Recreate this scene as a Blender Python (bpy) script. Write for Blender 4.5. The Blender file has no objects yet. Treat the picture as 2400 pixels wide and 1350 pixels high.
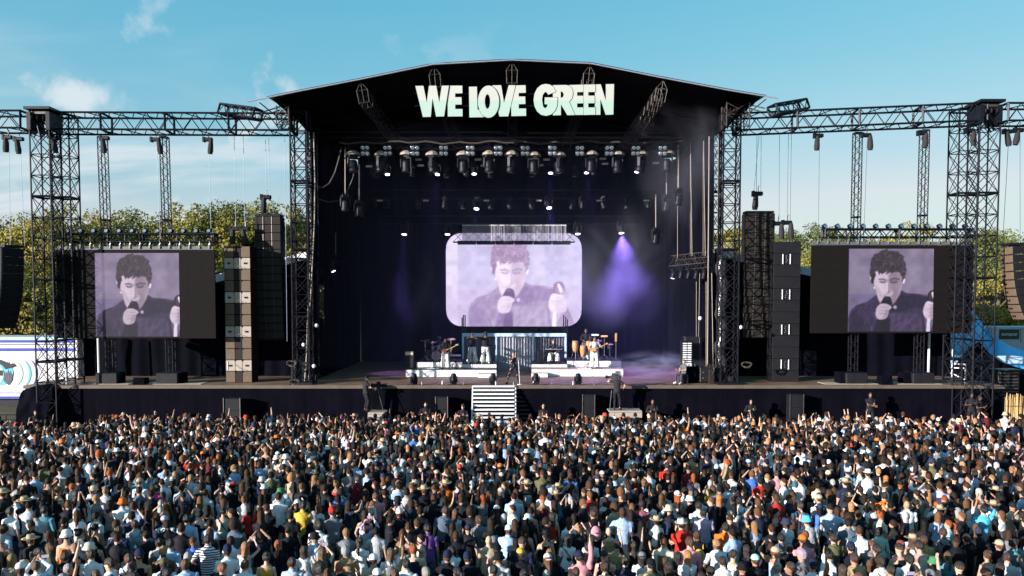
import bpy, bmesh, math, random
import numpy as np
from mathutils import Vector, Matrix, Quaternion, noise as mnoise

random.seed(11)
RNG = np.random.default_rng(7)
scene = bpy.context.scene
R = math.radians
# ------------------------------------------------------------------ camera
FPX, CX, CY, PITCH, ZC = 1900.0, 1200.0, 798.0, R(2.75), 7.35
CP, SP = math.cos(PITCH), math.sin(PITCH)
cam_d = bpy.data.cameras.new('camera')
cam_d.sensor_width = 36.0
cam_d.lens = 36.0 * FPX / 2400.0
cam_d.shift_y = (CY - 675.0) / 2400.0
cam_d.clip_start, cam_d.clip_end = 0.3, 6000.0
cam = bpy.data.objects.new('camera', cam_d)
cam.location = (0, 0, ZC)
cam.rotation_euler = (math.pi / 2 - PITCH, 0, 0)
scene.collection.objects.link(cam)
scene.camera = cam
# ------------------------------------------------------------------ light
SUN_AZ, SUN_EL = R(56), R(10.5)          # measured from straight behind the camera towards the left
sun_vec = Vector((-math.sin(SUN_AZ) * math.cos(SUN_EL), -math.cos(SUN_AZ) * math.cos(SUN_EL), math.sin(SUN_EL)))
sd = bpy.data.lights.new('sun', 'SUN')
sd.energy, sd.angle, sd.color = 5.0, R(0.53), (1.0, 0.93, 0.88)
sun = bpy.data.objects.new('sun', sd)
sun.rotation_euler = sun_vec.to_track_quat('Z', 'Y').to_euler()
sun.location = sun_vec * 200
scene.collection.objects.link(sun)
world = bpy.data.worlds.new('World'); scene.world = world; world.use_nodes = True
wn, wl = world.node_tree.nodes, world.node_tree.links
wn.clear()
def wnode(t, **k):
    n = wn.new(t)
    for a, b in k.items(): setattr(n, a, b)
    return n
w_out = wnode('ShaderNodeOutputWorld'); w_bg = wnode('ShaderNodeBackground')
w_sky = wnode('ShaderNodeTexSky', sky_type='NISHITA', sun_disc=False)
w_sky.sun_elevation = SUN_EL
w_sky.sun_rotation = math.atan2(sun_vec.x, sun_vec.y)
w_sky.air_density, w_sky.dust_density, w_sky.ozone_density, w_sky.altitude = 1.0, 0.9, 2.4, 100
w_bg.inputs['Strength'].default_value = 0.100
# colour of the photograph's sky: cyan rather than ultramarine
w_tint = wnode('ShaderNodeMix', data_type='RGBA', blend_type='MULTIPLY'); w_tint.inputs[0].default_value = 1.0
w_tint.inputs[7].default_value = (0.90, 1.05, 0.98, 1)
w_hs = wnode('ShaderNodeHueSaturation'); w_hs.inputs['Saturation'].default_value = 1.25
wl.new(w_sky.outputs[0], w_hs.inputs['Color']); wl.new(w_hs.outputs[0], w_tint.inputs[6])
# flatter green and blue, as in the graded photograph
w_sr = wnode('ShaderNodeSeparateColor'); w_cr = wnode('ShaderNodeCombineColor'); wl.new(w_tint.outputs[2], w_sr.inputs[0])
for _i, (_g, _k) in enumerate(((1.0, 1.55), (0.437, 0.69), (0.295, 0.675))):
    _m = wnode('ShaderNodeMath', operation='MULTIPLY'); _m.inputs[1].default_value = 0.174; wl.new(w_sr.outputs[_i], _m.inputs[0])
    _p = wnode('ShaderNodeMath', operation='POWER'); _p.inputs[1].default_value = _g; wl.new(_m.outputs[0], _p.inputs[0])
    _q = wnode('ShaderNodeMath', operation='MULTIPLY'); _q.inputs[1].default_value = _k / 0.174; wl.new(_p.outputs[0], _q.inputs[0])
    _c = wnode('ShaderNodeMath', operation='MINIMUM'); _c.inputs[1].default_value = (3.1, 3.7, 4.0)[_i]; wl.new(_q.outputs[0], _c.inputs[0]); wl.new(_c.outputs[0], w_cr.inputs[_i])
w_tc = wnode('ShaderNodeTexCoord'); w_sep = wnode('ShaderNodeSeparateXYZ')
wl.new(w_tc.outputs['Generated'], w_sep.inputs[0])
def wmath(op, a, b=None, c=None, clamp=False):
    n = wnode('ShaderNodeMath', operation=op, use_clamp=clamp)
    for i, s in enumerate((a, b, c)):
        if s is None: continue
        if isinstance(s, (int, float)): n.inputs[i].default_value = s
        else: wl.new(s, n.inputs[i])
    return n.outputs[0]
def wramp(s, lo, hi, a=0.0, b=1.0):
    n = wnode('ShaderNodeMapRange', interpolation_type='SMOOTHSTEP')
    wl.new(s, n.inputs[0])
    for i, q in enumerate((lo, hi, a, b)): n.inputs[i + 1].default_value = q
    return n.outputs[0]
zx = w_sep.outputs['Z']
zc_ = wmath('MAXIMUM', zx, 0.0)
den = wmath('ADD', zc_, 0.22)
cu, cv = wmath('DIVIDE', w_sep.outputs['X'], den), wmath('DIVIDE', w_sep.outputs['Y'], den)
w_comb = wnode('ShaderNodeCombineXYZ'); wl.new(cu, w_comb.inputs[0]); wl.new(cv, w_comb.inputs[1])
def wnoise(vec, scale, detail, rough, sx=1, sy=1, off=(0, 0, 0), dist=0.0):
    mp = wnode('ShaderNodeMapping'); mp.inputs['Scale'].default_value = (sx, sy, 1); mp.inputs['Location'].default_value = off
    wl.new(vec, mp.inputs[0])
    n = wnode('ShaderNodeTexNoise'); n.inputs['Scale'].default_value = scale; n.inputs['Detail'].default_value = detail
    n.inputs['Roughness'].default_value = rough; n.inputs['Distortion'].default_value = dist
    wl.new(mp.outputs[0], n.inputs[0]); return n.outputs[0]
# broad thin veils and small cumulus; more cloud towards the west (left) than the east
n_veil = wnoise(w_comb.outputs[0], 1.6, 6, 0.55, 0.55, 1.3, (3.1, 0.4, 0), 0.4)
n_cum = wnoise(w_tc.outputs['Generated'], 9.0, 7, 0.55, 1.0, 1.0, (0.31, 0.15, 0.0), 0.15)
west = wramp(w_sep.outputs['X'], 0.12, -0.42)
low = wramp(zx, 0.34, 0.06)
veil = wmath('MULTIPLY', wramp(n_veil, 0.42, 0.66), wmath('MULTIPLY', low, wmath('ADD', wmath('MULTIPLY', west, 0.95), 0.16)))
cum = wmath('MULTIPLY', wramp(n_cum, 0.555, 0.66), wmath('MULTIPLY', wramp(zx, 0.40, 0.20), wmath('MULTIPLY', west, 0.85)))
# the one big cumulus low in the west
cdir = Vector((170 - CX, 0, 0)); 
_dx, _du = 170 - CX, CY - 225
_d = Vector((_dx, FPX * CP + _du * SP, -FPX * SP + _du * CP)).normalized()
w_dist = wnode('ShaderNodeVectorMath', operation='SUBTRACT'); wl.new(w_tc.outputs['Generated'], w_dist.inputs[0]); w_dist.inputs[1].default_value = _d
w_sc = wnode('ShaderNodeVectorMath', operation='MULTIPLY'); wl.new(w_dist.outputs[0], w_sc.inputs[0]); w_sc.inputs[1].default_value = (1.0, 1.0, 2.1)
w_len = wnode('ShaderNodeVectorMath', operation='LENGTH'); wl.new(w_sc.outputs[0], w_len.inputs[0])
n_big = wnoise(w_tc.outputs['Generated'], 26.0, 8, 0.6, 1, 1, (0.2, 0.5, 0.1), 0.3)
blob = wmath('SUBTRACT', wmath('MULTIPLY', n_big, 0.090), w_len.outputs['Value'])
big = wmath('MULTIPLY', wramp(blob, -0.010, 0.030), 0.85)
cloud = wmath('MAXIMUM', wmath('MAXIMUM', veil, cum), big, clamp=True)
w_mix = wnode('ShaderNodeMix', data_type='RGBA'); wl.new(cloud, w_mix.inputs[0]); wl.new(w_cr.outputs[0], w_mix.inputs[6])
w_mix.inputs[7].default_value = (3.5, 3.8, 4.0, 1)
wl.new(w_mix.outputs[2], w_bg.inputs[0]); wl.new(w_bg.outputs[0], w_out.inputs[0])
# ------------------------------------------------------------------ exposure
vs = scene.view_settings
vs.view_transform = 'Standard'; vs.look = 'None'; vs.exposure = 1.15; vs.gamma = 1.0
scene.cycles.use_denoising = True
scene.cycles.max_bounces = 6; scene.cycles.diffuse_bounces = 2; scene.cycles.glossy_bounces = 2
scene.cycles.transparent_max_bounces = 8; scene.cycles.volume_bounces = 0
scene.cycles.sample_clamp_indirect = 4.0

# ------------------------------------------------------------------ helpers
COL = scene.collection
def at(px, py, Y):
    """world point seen at a photograph pixel at depth Y"""
    du = CY - py
    k = Y / (FPX * CP + du * SP)
    return Vector(((px - CX) * k, Y, ZC + (-FPX * SP + du * CP) * k))
def on_z(px, py, z):
    du = CY - py
    k = (z - ZC) / (-FPX * SP + du * CP)
    return Vector(((px - CX) * k, (FPX * CP + du * SP) * k, z))
ORD = ('first second third fourth fifth sixth seventh eighth ninth tenth eleventh twelfth thirteenth fourteenth fifteenth sixteenth seventeenth eighteenth nineteenth').split()
def nth_left(i, n): return 'leftmost' if i == 0 else 'rightmost' if i == n - 1 else ORD[i] + ' from the left'
def tag(o, label=None, cat=None, group=None, kind=None):
    if label: o['label'] = label
    if cat: o['category'] = cat
    if group: o['group'] = group
    if kind: o['kind'] = kind
    return o
def empty(name, loc=(0, 0, 0), rz=0.0, label=None, cat=None, group=None, kind=None):
    o = bpy.data.objects.new(name, None); COL.objects.link(o)
    o.location = loc; o.rotation_euler = (0, 0, rz); o.empty_display_size = 0.2
    return tag(o, label, cat, group, kind)
KIDS = {}
def link(name, me, parent=None, mat=None, color=None):
    o = bpy.data.objects.new(name, me); COL.objects.link(o)
    if mat is not None and len(me.materials) == 0: me.materials.append(mat)
    if parent is not None:
        o.parent = parent; KIDS.setdefault(parent.name, []).append(o)
    if color is not None: o.color = (*color[:3], 1)
    return o
def copy_tree(o, parent=None):
    c = o.copy(); COL.objects.link(c); c.parent = parent
    if parent is not None: KIDS.setdefault(parent.name, []).append(c)
    for ch in KIDS.get(o.name, []): copy_tree(ch, c)
    return c
class MB:
    """collects shapes for ONE mesh"""
    def __init__(s): s.v = []; s.f = []; s.m = []; s.cur = 0
    def add(s, vs_, fs, M=None):
        n = len(s.v)
        if M is not None: vs_ = [M @ Vector(p) for p in vs_]
        s.v += [tuple(p) for p in vs_]; s.f += [tuple(i + n for i in f) for f in fs]; s.m += [s.cur] * len(fs)
        return s
    def box(s, c, d, rz=0.0, M=None):
        x, y, z = d[0] / 2, d[1] / 2, d[2] / 2
        q = [(-x, -y, -z), (x, -y, -z), (x, y, -z), (-x, y, -z), (-x, -y, z), (x, -y, z), (x, y, z), (-x, y, z)]
        T = Matrix.Translation(Vector(c)) @ Matrix.Rotation(rz, 4, 'Z')
        if M is not None: T = M @ T
        return s.add(q, [(3, 2, 1, 0), (4, 5, 6, 7), (0, 1, 5, 4), (1, 2, 6, 5), (2, 3, 7, 6), (3, 0, 4, 7)], T)
    def bbox(s, c, d, b=0.02, M=None):
        """box with chamfered edges"""
        bm = bmesh.new(); bmesh.ops.create_cube(bm, size=1.0)
        bmesh.ops.scale(bm, vec=d, verts=bm.verts)
        bmesh.ops.bevel(bm, geom=bm.edges[:], offset=b, segments=1, affect='EDGES')
        T = Matrix.Translation(Vector(c))
        if M is not None: T = M @ T
        bm.verts.index_update()
        s.add([v.co.copy() for v in bm.verts], [[v.index for v in f.verts] for f in bm.faces], T); bm.free(); return s
    def tube(s, pts, r, n=6, caps=True, flat=1.0):
        """round tube through points; r a number or a list"""
        pts = [Vector(p) for p in pts]
        rr = r if isinstance(r, (list, tuple)) else [r] * len(pts)
        rings = []; prev = None
        for i, p in enumerate(pts):
            t = (pts[min(i + 1, len(pts) - 1)] - pts[max(i - 1, 0)])
            if t.length < 1e-9: t = Vector((0, 0, 1))
            t.normalize()
            if prev is None:
                a = Vector((1, 0, 0)) if abs(t.x) < 0.8 else Vector((0, 1, 0))
            else: a = prev
            a = (a - t * a.dot(t)).normalized(); b = t.cross(a); prev = a
            rings.append([p + (a * math.cos(2 * math.pi * k / n) + b * math.sin(2 * math.pi * k / n) * flat) * rr[i] for k in range(n)])
        vs_ = [q for ring in rings for q in ring]; fs = []
        for i in range(len(pts) - 1):
            for k in range(n):
                k2 = (k + 1) % n
                fs.append((i * n + k, i * n + k2, (i + 1) * n + k2, (i + 1) * n + k))
        if caps:
            fs.append(tuple(range(n - 1, -1, -1))); fs.append(tuple((len(pts) - 1) * n + k for k in range(n)))
        return s.add(vs_, fs)
    def lathe(s, prof, n=12, M=None):
        """profile (r, z) turned about z"""
        vs_ = []; fs = []
        for r, z in prof:
            for k in range(n):
                a = 2 * math.pi * k / n; vs_.append((r * math.cos(a), r * math.sin(a), z))
        for i in range(len(prof) - 1):
            for k in range(n):
                k2 = (k + 1) % n; fs.append((i * n + k, i * n + k2, (i + 1) * n + k2, (i + 1) * n + k))
        fs.append(tuple(range(n - 1, -1, -1))); fs.append(tuple((len(prof) - 1) * n + k for k in range(n)))
        return s.add(vs_, fs, M)
    def ell(s, c, rad, nu=10, nv=7, M=None):
        vs_ = [(0, 0, -1)]; fs = []
        for j in range(1, nv):
            ph = -math.pi / 2 + math.pi * j / nv
            for k in range(nu):
                a = 2 * math.pi * k / nu; vs_.append((math.cos(ph) * math.cos(a), math.cos(ph) * math.sin(a), math.sin(ph)))
        vs_.append((0, 0, 1)); top = len(vs_) - 1
        for k in range(nu):
            k2 = (k + 1) % nu; fs.append((0, 1 + k2, 1 + k))
            for j in range(nv - 2):
                b = 1 + j * nu; fs.append((b + k, b + k2, b + nu + k2, b + nu + k))
            b = 1 + (nv - 2) * nu; fs.append((b + k, b + k2, top))
        T = Matrix.Translation(Vector(c)) @ Matrix.Diagonal((*rad, 1))
        if M is not None: T = M @ T
        return s.add(vs_, fs, T)
    def prism(s, poly, y0, y1):
        """polygon in XZ pushed from y0 to y1 (convex or near)"""
        n = len(poly); vs_ = [(x, y0, z) for x, z in poly] + [(x, y1, z) for x, z in poly]
        fs = [tuple(range(n)), tuple(range(2 * n - 1, n - 1, -1))] + [(i, i + n, (i + 1) % n + n, (i + 1) % n) for i in range(n)]
        return s.add(vs_, fs)
    def sheet(s, fn, nu, nv):
        vs_ = [fn(i / nu, j / nv) for j in range(nv + 1) for i in range(nu + 1)]
        fs = [(j * (nu + 1) + i, j * (nu + 1) + i + 1, (j + 1) * (nu + 1) + i + 1, (j + 1) * (nu + 1) + i) for j in range(nv) for i in range(nu)]
        return s.add(vs_, fs)
    def mesh(s, name, mats=(), origin=(0, 0, 0), smooth=False):
        o = Vector(origin); me = bpy.data.meshes.new(name)
        me.from_pydata([tuple(Vector(p) - o) for p in s.v], [], s.f)
        for m in (mats if isinstance(mats, (list, tuple)) else [mats]): me.materials.append(m)
        if any(s.m): me.polygons.foreach_set('material_index', s.m)
        if smooth: me.polygons.foreach_set('use_smooth', [True] * len(me.polygons))
        me.update(); return me
    def build(s, name, mat, parent=None, smooth=False, origin=None, color=None):
        org = Vector(origin) if origin is not None else (parent.location if parent is not None else Vector((0, 0, 0)))
        o = link(name, s.mesh(name, mat, org, smooth), parent)
        if parent is None: o.location = org
        if color is not None: o.color = (*color[:3], 1)
        return o

# ------------------------------------------------------------------ materials
def srgb(r, g, b):
    def c(u):
        u /= 255.0
        return u / 12.92 if u <= 0.04045 else ((u + 0.055) / 1.055) ** 2.4
    return (c(r), c(g), c(b))
MATS = {}
def mat(name, col=(0.5, 0.5, 0.5), rough=0.7, metal=0.0, var=0.15, vscale=3.0, bump=0.0, bscale=40.0, spec=0.3, obj_color=False, emit=None, estr=1.0, sheen=0.0):
    m = bpy.data.materials.new(name); m.use_nodes = True; MATS[name] = m
    nt = m.node_tree; N, L = nt.nodes, nt.links
    p = N['Principled BSDF']
    p.inputs['Roughness'].default_value = rough; p.inputs['Metallic'].default_value = metal
    p.inputs['Specular IOR Level'].default_value = spec
    tc = N.new('ShaderNodeTexCoord')
    if obj_color:
        oi = N.new('ShaderNodeObjectInfo'); src = oi.outputs['Color']
    else:
        rgb = N.new('ShaderNodeRGB'); rgb.outputs[0].default_value = (*col, 1); src = rgb.outputs[0]
    if var > 0:
        nz = N.new('ShaderNodeTexNoise'); nz.inputs['Scale'].default_value = vscale; nz.inputs['Detail'].default_value = 5
        L.new(tc.outputs['Object'], nz.inputs[0])
        mr = N.new('ShaderNodeMapRange'); L.new(nz.outputs[0], mr.inputs[0])
        mr.inputs[1].default_value, mr.inputs[2].default_value = 0.25, 0.75
        mr.inputs[3].default_value, mr.inputs[4].default_value = 1 - var, 1 + var
        vm = N.new('ShaderNodeVectorMath'); vm.operation = 'SCALE'
        L.new(src, vm.inputs[0]); L.new(mr.outputs[0], vm.inputs['Scale']); src = vm.outputs[0]
        mr2 = N.new('ShaderNodeMapRange'); L.new(nz.outputs[0], mr2.inputs[0]); mr2.inputs[3].default_value = max(0.05, rough - 0.12); mr2.inputs[4].default_value = min(1, rough + 0.12)
        L.new(mr2.outputs[0], p.inputs['Roughness'])
    L.new(src, p.inputs['Base Color'])
    if bump > 0:
        nb = N.new('ShaderNodeTexNoise'); nb.inputs['Scale'].default_value = bscale; nb.inputs['Detail'].default_value = 4
        L.new(tc.outputs['Object'], nb.inputs[0])
        bp = N.new('ShaderNodeBump'); bp.inputs['Strength'].default_value = bump; bp.inputs['Distance'].default_value = 0.03
        L.new(nb.outputs[0], bp.inputs['Height']); L.new(bp.outputs[0], p.inputs['Normal'])
    if emit is not None:
        p.inputs['Emission Color'].default_value = (*emit, 1); p.inputs['Emission Strength'].default_value = estr
    if sheen: p.inputs['Sheen Weight'].default_value = sheen
    return m
def strands(m):
    """stretch a material's noise along z so that hair reads as strands"""
    N, L = m.node_tree.nodes, m.node_tree.links
    for n in [q for q in N if q.bl_idname == 'ShaderNodeTexNoise']:
        src = n.inputs[0].links[0].from_socket; mp = N.new('ShaderNodeMapping'); mp.inputs['Scale'].default_value = (1.6, 1.6, .16)
        L.new(src, mp.inputs[0]); L.new(mp.outputs[0], n.inputs[0])
    return m
M_black = mat('black_metal', (0.0055, 0.0065, 0.012), 0.5, 0.3, 0.3, 6)
M_steel = mat('dark_steel', (0.0115, 0.0115, 0.017), 0.45, 0.5, 0.35, 5)
M_alu = mat('weathered_aluminium', (0.085, 0.075, 0.07), 0.45, 0.6, 0.3, 4)
M_cloth = mat('black_molton', (0.0014, 0.0016, 0.0040), 0.95, 0, 0.3, 1.5, 0.4, 6, spec=0.03)
M_skirt = mat('stage_skirt_cloth', (0.0024, 0.0022, 0.0054), 0.95, 0, 0.35, 0.9, 0.5, 4, spec=0.04)
M_tarp = mat('black_tarpaulin', (0.0022, 0.0026, 0.0055), 0.85, 0, 0.3, 1.2, 0.8, 2.5, spec=0.03)
M_deck = mat('stage_plywood', (0.20, 0.120, 0.080), 0.55, 0, 0.25, 0.9, 0.1, 8)
M_deckedge = mat('deck_edge', (0.10, 0.075, 0.06), 0.6, 0, 0.2, 2)
M_white = mat('white_paint', (0.62, 0.62, 0.64), 0.5, 0, 0.06, 2)
M_whitefab = mat('white_tent_fabric', (0.70, 0.71, 0.74), 0.6, 0, 0.08, 1.2)
M_brownbox = mat('speaker_grille_brown', (0.013, 0.009, 0.0075), 0.75, 0, 0.25, 3, 0.3, 60)
M_tan = mat('speaker_grille_tan', (0.115, 0.078, 0.052), 0.75, 0, 0.18, 3.5, 0.3, 60)
M_pale = mat('speaker_panel_pale', (0.33, 0.28, 0.24), 0.6, 0, 0.1, 3)
M_blkbox = mat('speaker_box_black', (0.0045, 0.0046, 0.0075), 0.7, 0, 0.3, 3, 0.3, 50)
M_ivory = mat('letter_face', (0.40, 0.415, 0.37), 0.6, 0, 0.03, 1)
M_chrome = mat('chrome', (0.55, 0.55, 0.58), 0.2, 0.95, 0.1, 8)
M_rubber = mat('rubber_cable', (0.05, 0.042, 0.036), 0.6, 0, 0.2, 5)
M_rope = mat('pale_rope', (0.28, 0.24, 0.20), 0.7, 0, 0.2, 5)
M_wire = mat('steel_wire', (0.09, 0.12, 0.17), 0.5, 0.4, 0.1, 2)
M_lens = mat('lamp_glass', (0.05, 0.05, 0.06), 0.08, 0, 0.0, spec=0.8)
M_lit = mat('lit_lamp_lens', (0.8, 0.75, 0.9), 0.3, 0, 0, emit=(0.72, 0.58, 1.0), estr=3.6)
M_blind = mat('blinder_reflector', (0.60, 0.64, 0.72), 0.12, 0.9, 0.0, spec=0.8)
M_hood = mat('clear_rain_hood', (0.30, 0.25, 0.21), 0.4, 0, 0.3, 9, 0.5, 30, spec=0.5)
M_wood = mat('honey_wood', (0.42, 0.22, 0.09), 0.35, 0, 0.25, 8)
M_tanlea = mat('tan_amp_cloth', (0.55, 0.33, 0.15), 0.6, 0, 0.15, 6)
M_skin = mat('skin', rough=0.5, var=0.06, vscale=9, obj_color=True, spec=0.35)
M_hair = strands(mat('hair', rough=0.42, var=0.55, vscale=34, bump=1.0, bscale=60, obj_color=True, spec=0.5))
M_fab = mat('garment_cloth', rough=0.85, var=0.07, vscale=5, bump=0.55, bscale=11, obj_color=True, spec=0.15)
M_straw = mat('straw', rough=0.8, var=0.2, vscale=30, bump=0.3, bscale=80, obj_color=True, spec=0.2)
def pattern_mat(name, kind, c2):
    m = mat(name, rough=0.85, var=0.06, vscale=5, bump=0.45, bscale=11, obj_color=True, spec=0.15)
    N, L = m.node_tree.nodes, m.node_tree.links; p = N['Principled BSDF']
    src = p.inputs['Base Color'].links[0].from_socket
    tc = N.new('ShaderNodeTexCoord')
    mix = N.new('ShaderNodeMix'); mix.data_type = 'RGBA'; mix.inputs[7].default_value = (*c2, 1)
    L.new(src, mix.inputs[6]); L.new(mix.outputs[2], p.inputs['Base Color'])
    def mr(sock, lo, hi):
        q = N.new('ShaderNodeMapRange'); L.new(sock, q.inputs[0]); q.inputs[1].default_value = lo; q.inputs[2].default_value = hi; return q.outputs[0]
    if kind in ('hstripe', 'vstripe'):
        w = N.new('ShaderNodeTexWave'); w.wave_type = 'BANDS'; w.bands_direction = 'Z' if kind == 'hstripe' else 'X'
        w.inputs['Scale'].default_value = 6.0 if kind == 'hstripe' else 4.0; w.inputs['Distortion'].default_value = 0.3
        L.new(tc.outputs['Object'], w.inputs[0]); L.new(mr(w.outputs['Fac'], 0.5, 0.6), mix.inputs[0])
    elif kind == 'check':
        w = N.new('ShaderNodeTexChecker'); w.inputs['Scale'].default_value = 22; L.new(tc.outputs['Object'], w.inputs[0]); L.new(w.outputs['Fac'], mix.inputs[0])
    else:
        w = N.new('ShaderNodeTexNoise'); w.inputs['Scale'].default_value = 9 if kind == 'floral' else 6; w.inputs['Detail'].default_value = 2; w.inputs['Distortion'].default_value = 1.5 if kind == 'floral' else 3
        L.new(tc.outputs['Object'], w.inputs[0]); L.new(mr(w.outputs[0], 0.52, 0.56 if kind == 'floral' else 0.7), mix.inputs[0])
    return m
PATS = {'navy stripes': pattern_mat('navy_striped_cloth', 'hstripe', (0.02, 0.025, 0.07)),
        'red stripes': pattern_mat('red_striped_cloth', 'vstripe', (0.45, 0.05, 0.05)),
        'plaid': pattern_mat('checked_cloth', 'check', (0.03, 0.03, 0.04)),
        'floral print': pattern_mat('floral_cloth', 'floral', (0.10, 0.13, 0.30)),
        'tie-dye': pattern_mat('tie_dye_cloth', 'dye', (0.25, 0.28, 0.50)),
        'dark print': pattern_mat('printed_cloth', 'floral', (0.02, 0.02, 0.03))}
# ================================================================== setting
Y0 = 42.2
DECK = at(1200, 903, Y0).z
M_ground = mat('trodden_ground', (0.10, 0.085, 0.055), 0.95, 0, 0.4, 0.5, 0.5, 3)
g = MB(); g.sheet(lambda u, v: (-900 + 1800 * u, -60 + 1800 * v, 0.0), 30, 30)
tag(g.build('ground', M_ground), kind='structure')

def truss(root, p0, p1, w, h, side, step=1.0, rc=0.028, rb=0.014, m=None, pattern='zig', plates=0.0, faces=(0, 1, 2, 3)):
    """box truss: four chords (a part each) and one mesh of lattice bracing"""
    m = m or M_steel
    p0, p1 = Vector(p0), Vector(p1); d = (p1 - p0); L = d.length; d.normalize()
    side = Vector(side); side = (side - d * side.dot(d)).normalized(); up = d.cross(side)
    cs = [side * (sx * w / 2) + up * (sy * h / 2) for sx, sy in ((-1, -1), (1, -1), (1, 1), (-1, 1))]
    for c in cs:
        b = MB(); b.tube([p0 + c, p1 + c], rc, 6); b.build('chord', m, root)
    n = max(1, round(L / step)); b = MB()
    for fi in faces:
        a, c = cs[fi], cs[(fi + 1) % 4]
        for i in range(n):
            q0, q1 = p0 + d * (L * i / n), p0 + d * (L * (i + 1) / n)
            if pattern == 'zig':
                b.tube([q0 + (a if i % 2 else c), q1 + (c if i % 2 else a)], rb, 4, False)
            else:
                b.tube([q0 + a, q1 + c], rb, 4, False); b.tube([q0 + c, q1 + a], rb, 4, False)
                b.tube([q0 + a, q0 + c], rb * 1.15, 4, False)
        if plates:
            k = max(1, round(L / plates))
            for i in range(k + 1):
                q = p0 + d * (L * i / k); b.tube([q + a, q + c], rb * 2.6, 4, True)
    b.build('bracing', m, root)
    return root

# ------------------------------------------------------------------ stage platform
XL, XR = at(58, 905, Y0).x, at(2352, 905, Y0).x
st = empty('stage_platform', (0, Y0, 0), label='long raised concert stage deck with black cloth skirt above the crowd', cat='stage')
b = MB(); b.box(((XL + XR) / 2, Y0 + 9.5, DECK - 0.09), (XR - XL, 19.0, 0.18)); b.build('deck', M_deck, st)
b = MB(); b.box(((XL + XR) / 2, Y0 - 0.03, DECK - 0.085), (XR - XL + 0.1, 0.06, 0.16)); b.build('edge_trim', M_deckedge, st)
nskirt = 14
for i in range(nskirt):
    x0, x1 = XL + (XR - XL) * i / nskirt, XL + (XR - XL) * (i + 1) / nskirt
    b = MB(); ph = random.uniform(0, 6)
    def fn(u, v, x0=x0, x1=x1, ph=ph):
        x = x0 + (x1 - x0) * u
        fold = 0.018 * math.sin(x * 5.1 + ph) * (0.3 + v) + 0.012 * math.sin(x * 13 + 2 * ph) * v + 0.03 * mnoise.noise((x * 0.6, v * 1.5, ph))
        return (x, Y0 + 0.06 - fold, DECK - 0.02 - (DECK - 0.05) * v)
    b.sheet(fn, 40, 6); b.build('skirt_cloth', M_skirt, st, smooth=True)
# ------------------------------------------------------------------ backdrop and side walls of the playing area
YB = 59.0
XW = 11.0
bk = empty('stage_backdrop', (0, YB, DECK), label='black molton drapes closing the back and sides of the stage', cat='drape')
def drape(root, name, pa, pb, z0, z1, amp=0.06, freq=3.0, m=None, nu=60):
    pa, pb = Vector(pa), Vector(pb); d = (pb - pa); L = d.length; d.normalize(); nrm = Vector((d.y, -d.x, 0))
    b = MB()
    b.sheet(lambda u, v: pa + d * (L * u) + nrm * (amp * (math.sin(freq * L * u) + 0.6 * math.sin(2.3 * freq * L * u + 1 + 2 * v))) + Vector((0, 0, z0 + (z1 - z0) * v - pa.z)), nu, 4)
    return b.build(name, m or M_cloth, root, smooth=True)
ROOFZ = at(1200, 142, 41.6).z
drape(bk, 'back_drape', (-XW, YB, 0), (XW, YB, 0), DECK, ROOFZ + 0.1, nu=140)
drape(bk, 'side_drape', (-XW, 47.3, 0), (-XW, YB, 0), DECK, 17.0)
drape(bk, 'side_drape', (-XW - .02, 44.6, 0), (-XW - .02, 46.3, 0), DECK, 17.0, nu=16)
drape(bk, 'side_drape', (-XW, 46.3, 0), (-XW, 47.3, 0), 8.3, 17.0, nu=12)
drape(bk, 'side_drape', (-XW, 46.3, 0), (-XW, 47.3, 0), DECK, 6.4, nu=12)
drape(bk, 'side_drape', (XW, YB, 0), (XW, 44.6, 0), DECK, 17.0)
# ------------------------------------------------------------------ roof
YR = 41.6
rpts = [(580, 240), (690, 217), (845, 187), (1015, 152), (1200, 142), (1385, 150), (1555, 184), (1710, 213), (1825, 232)]
rp = [at(x, y, YR) for x, y in rpts]
rf = empty('stage_roof', (0, YR, 0), label='black gabled canopy roof with pale edge over the stage', cat='roof')
def poly_at(q):
    n = len(rp) - 1; i = min(int(q * n), n - 1); return rp[i].lerp(rp[i + 1], q * n - i)
b = MB(); b.sheet(lambda u, v: poly_at(.05 + .92 * u) + Vector((0, v * 18.0, 0.10 + 0.12 * math.sin(v * math.pi * 4) ** 2)), 32, 16); b.build('canopy_top', M_whitefab, rf, smooth=True)
b = MB(); b.sheet(lambda u, v: poly_at(0.065 + 0.89 * u) + Vector((0, 0.05 + v * 17.9, -0.04 - 0.10 * math.sin(v * math.pi * 6) ** 2)), 32, 24); b.build('canopy_lining', mat('roof_lining', (0.0035, 0.0036, 0.007), 0.85, 0, 0.2, 0.8, 0.2, 3, spec=.1), rf, smooth=True)
b = MB(); b.tube([p + Vector((0, 0, 0.03)) for p in rp], 0.034, 6); b.build('edge_rail', mat('pale_edge_rail', (0.30, 0.32, 0.38), 0.4, 0.3, 0.1), rf)
# hanging side valances that curve down from the roof edge to the tower heads
for sgn, xs in ((-1, (640, 676, 712)), (1, (1765, 1738, 1700))):
    b = MB()
    p_a, p_b, p_c = at(xs[0], 230, YR + .2), at(xs[1], 243, YR + .2), at(xs[2], 300, YR + .2)
    b.sheet(lambda u, v: p_a.lerp(p_b, u).lerp(p_b.lerp(p_c, u), u) + Vector((0, v * 17.4, 0)), 10, 6)
    b.build('side_valance', M_cloth, rf, smooth=True)
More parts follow.
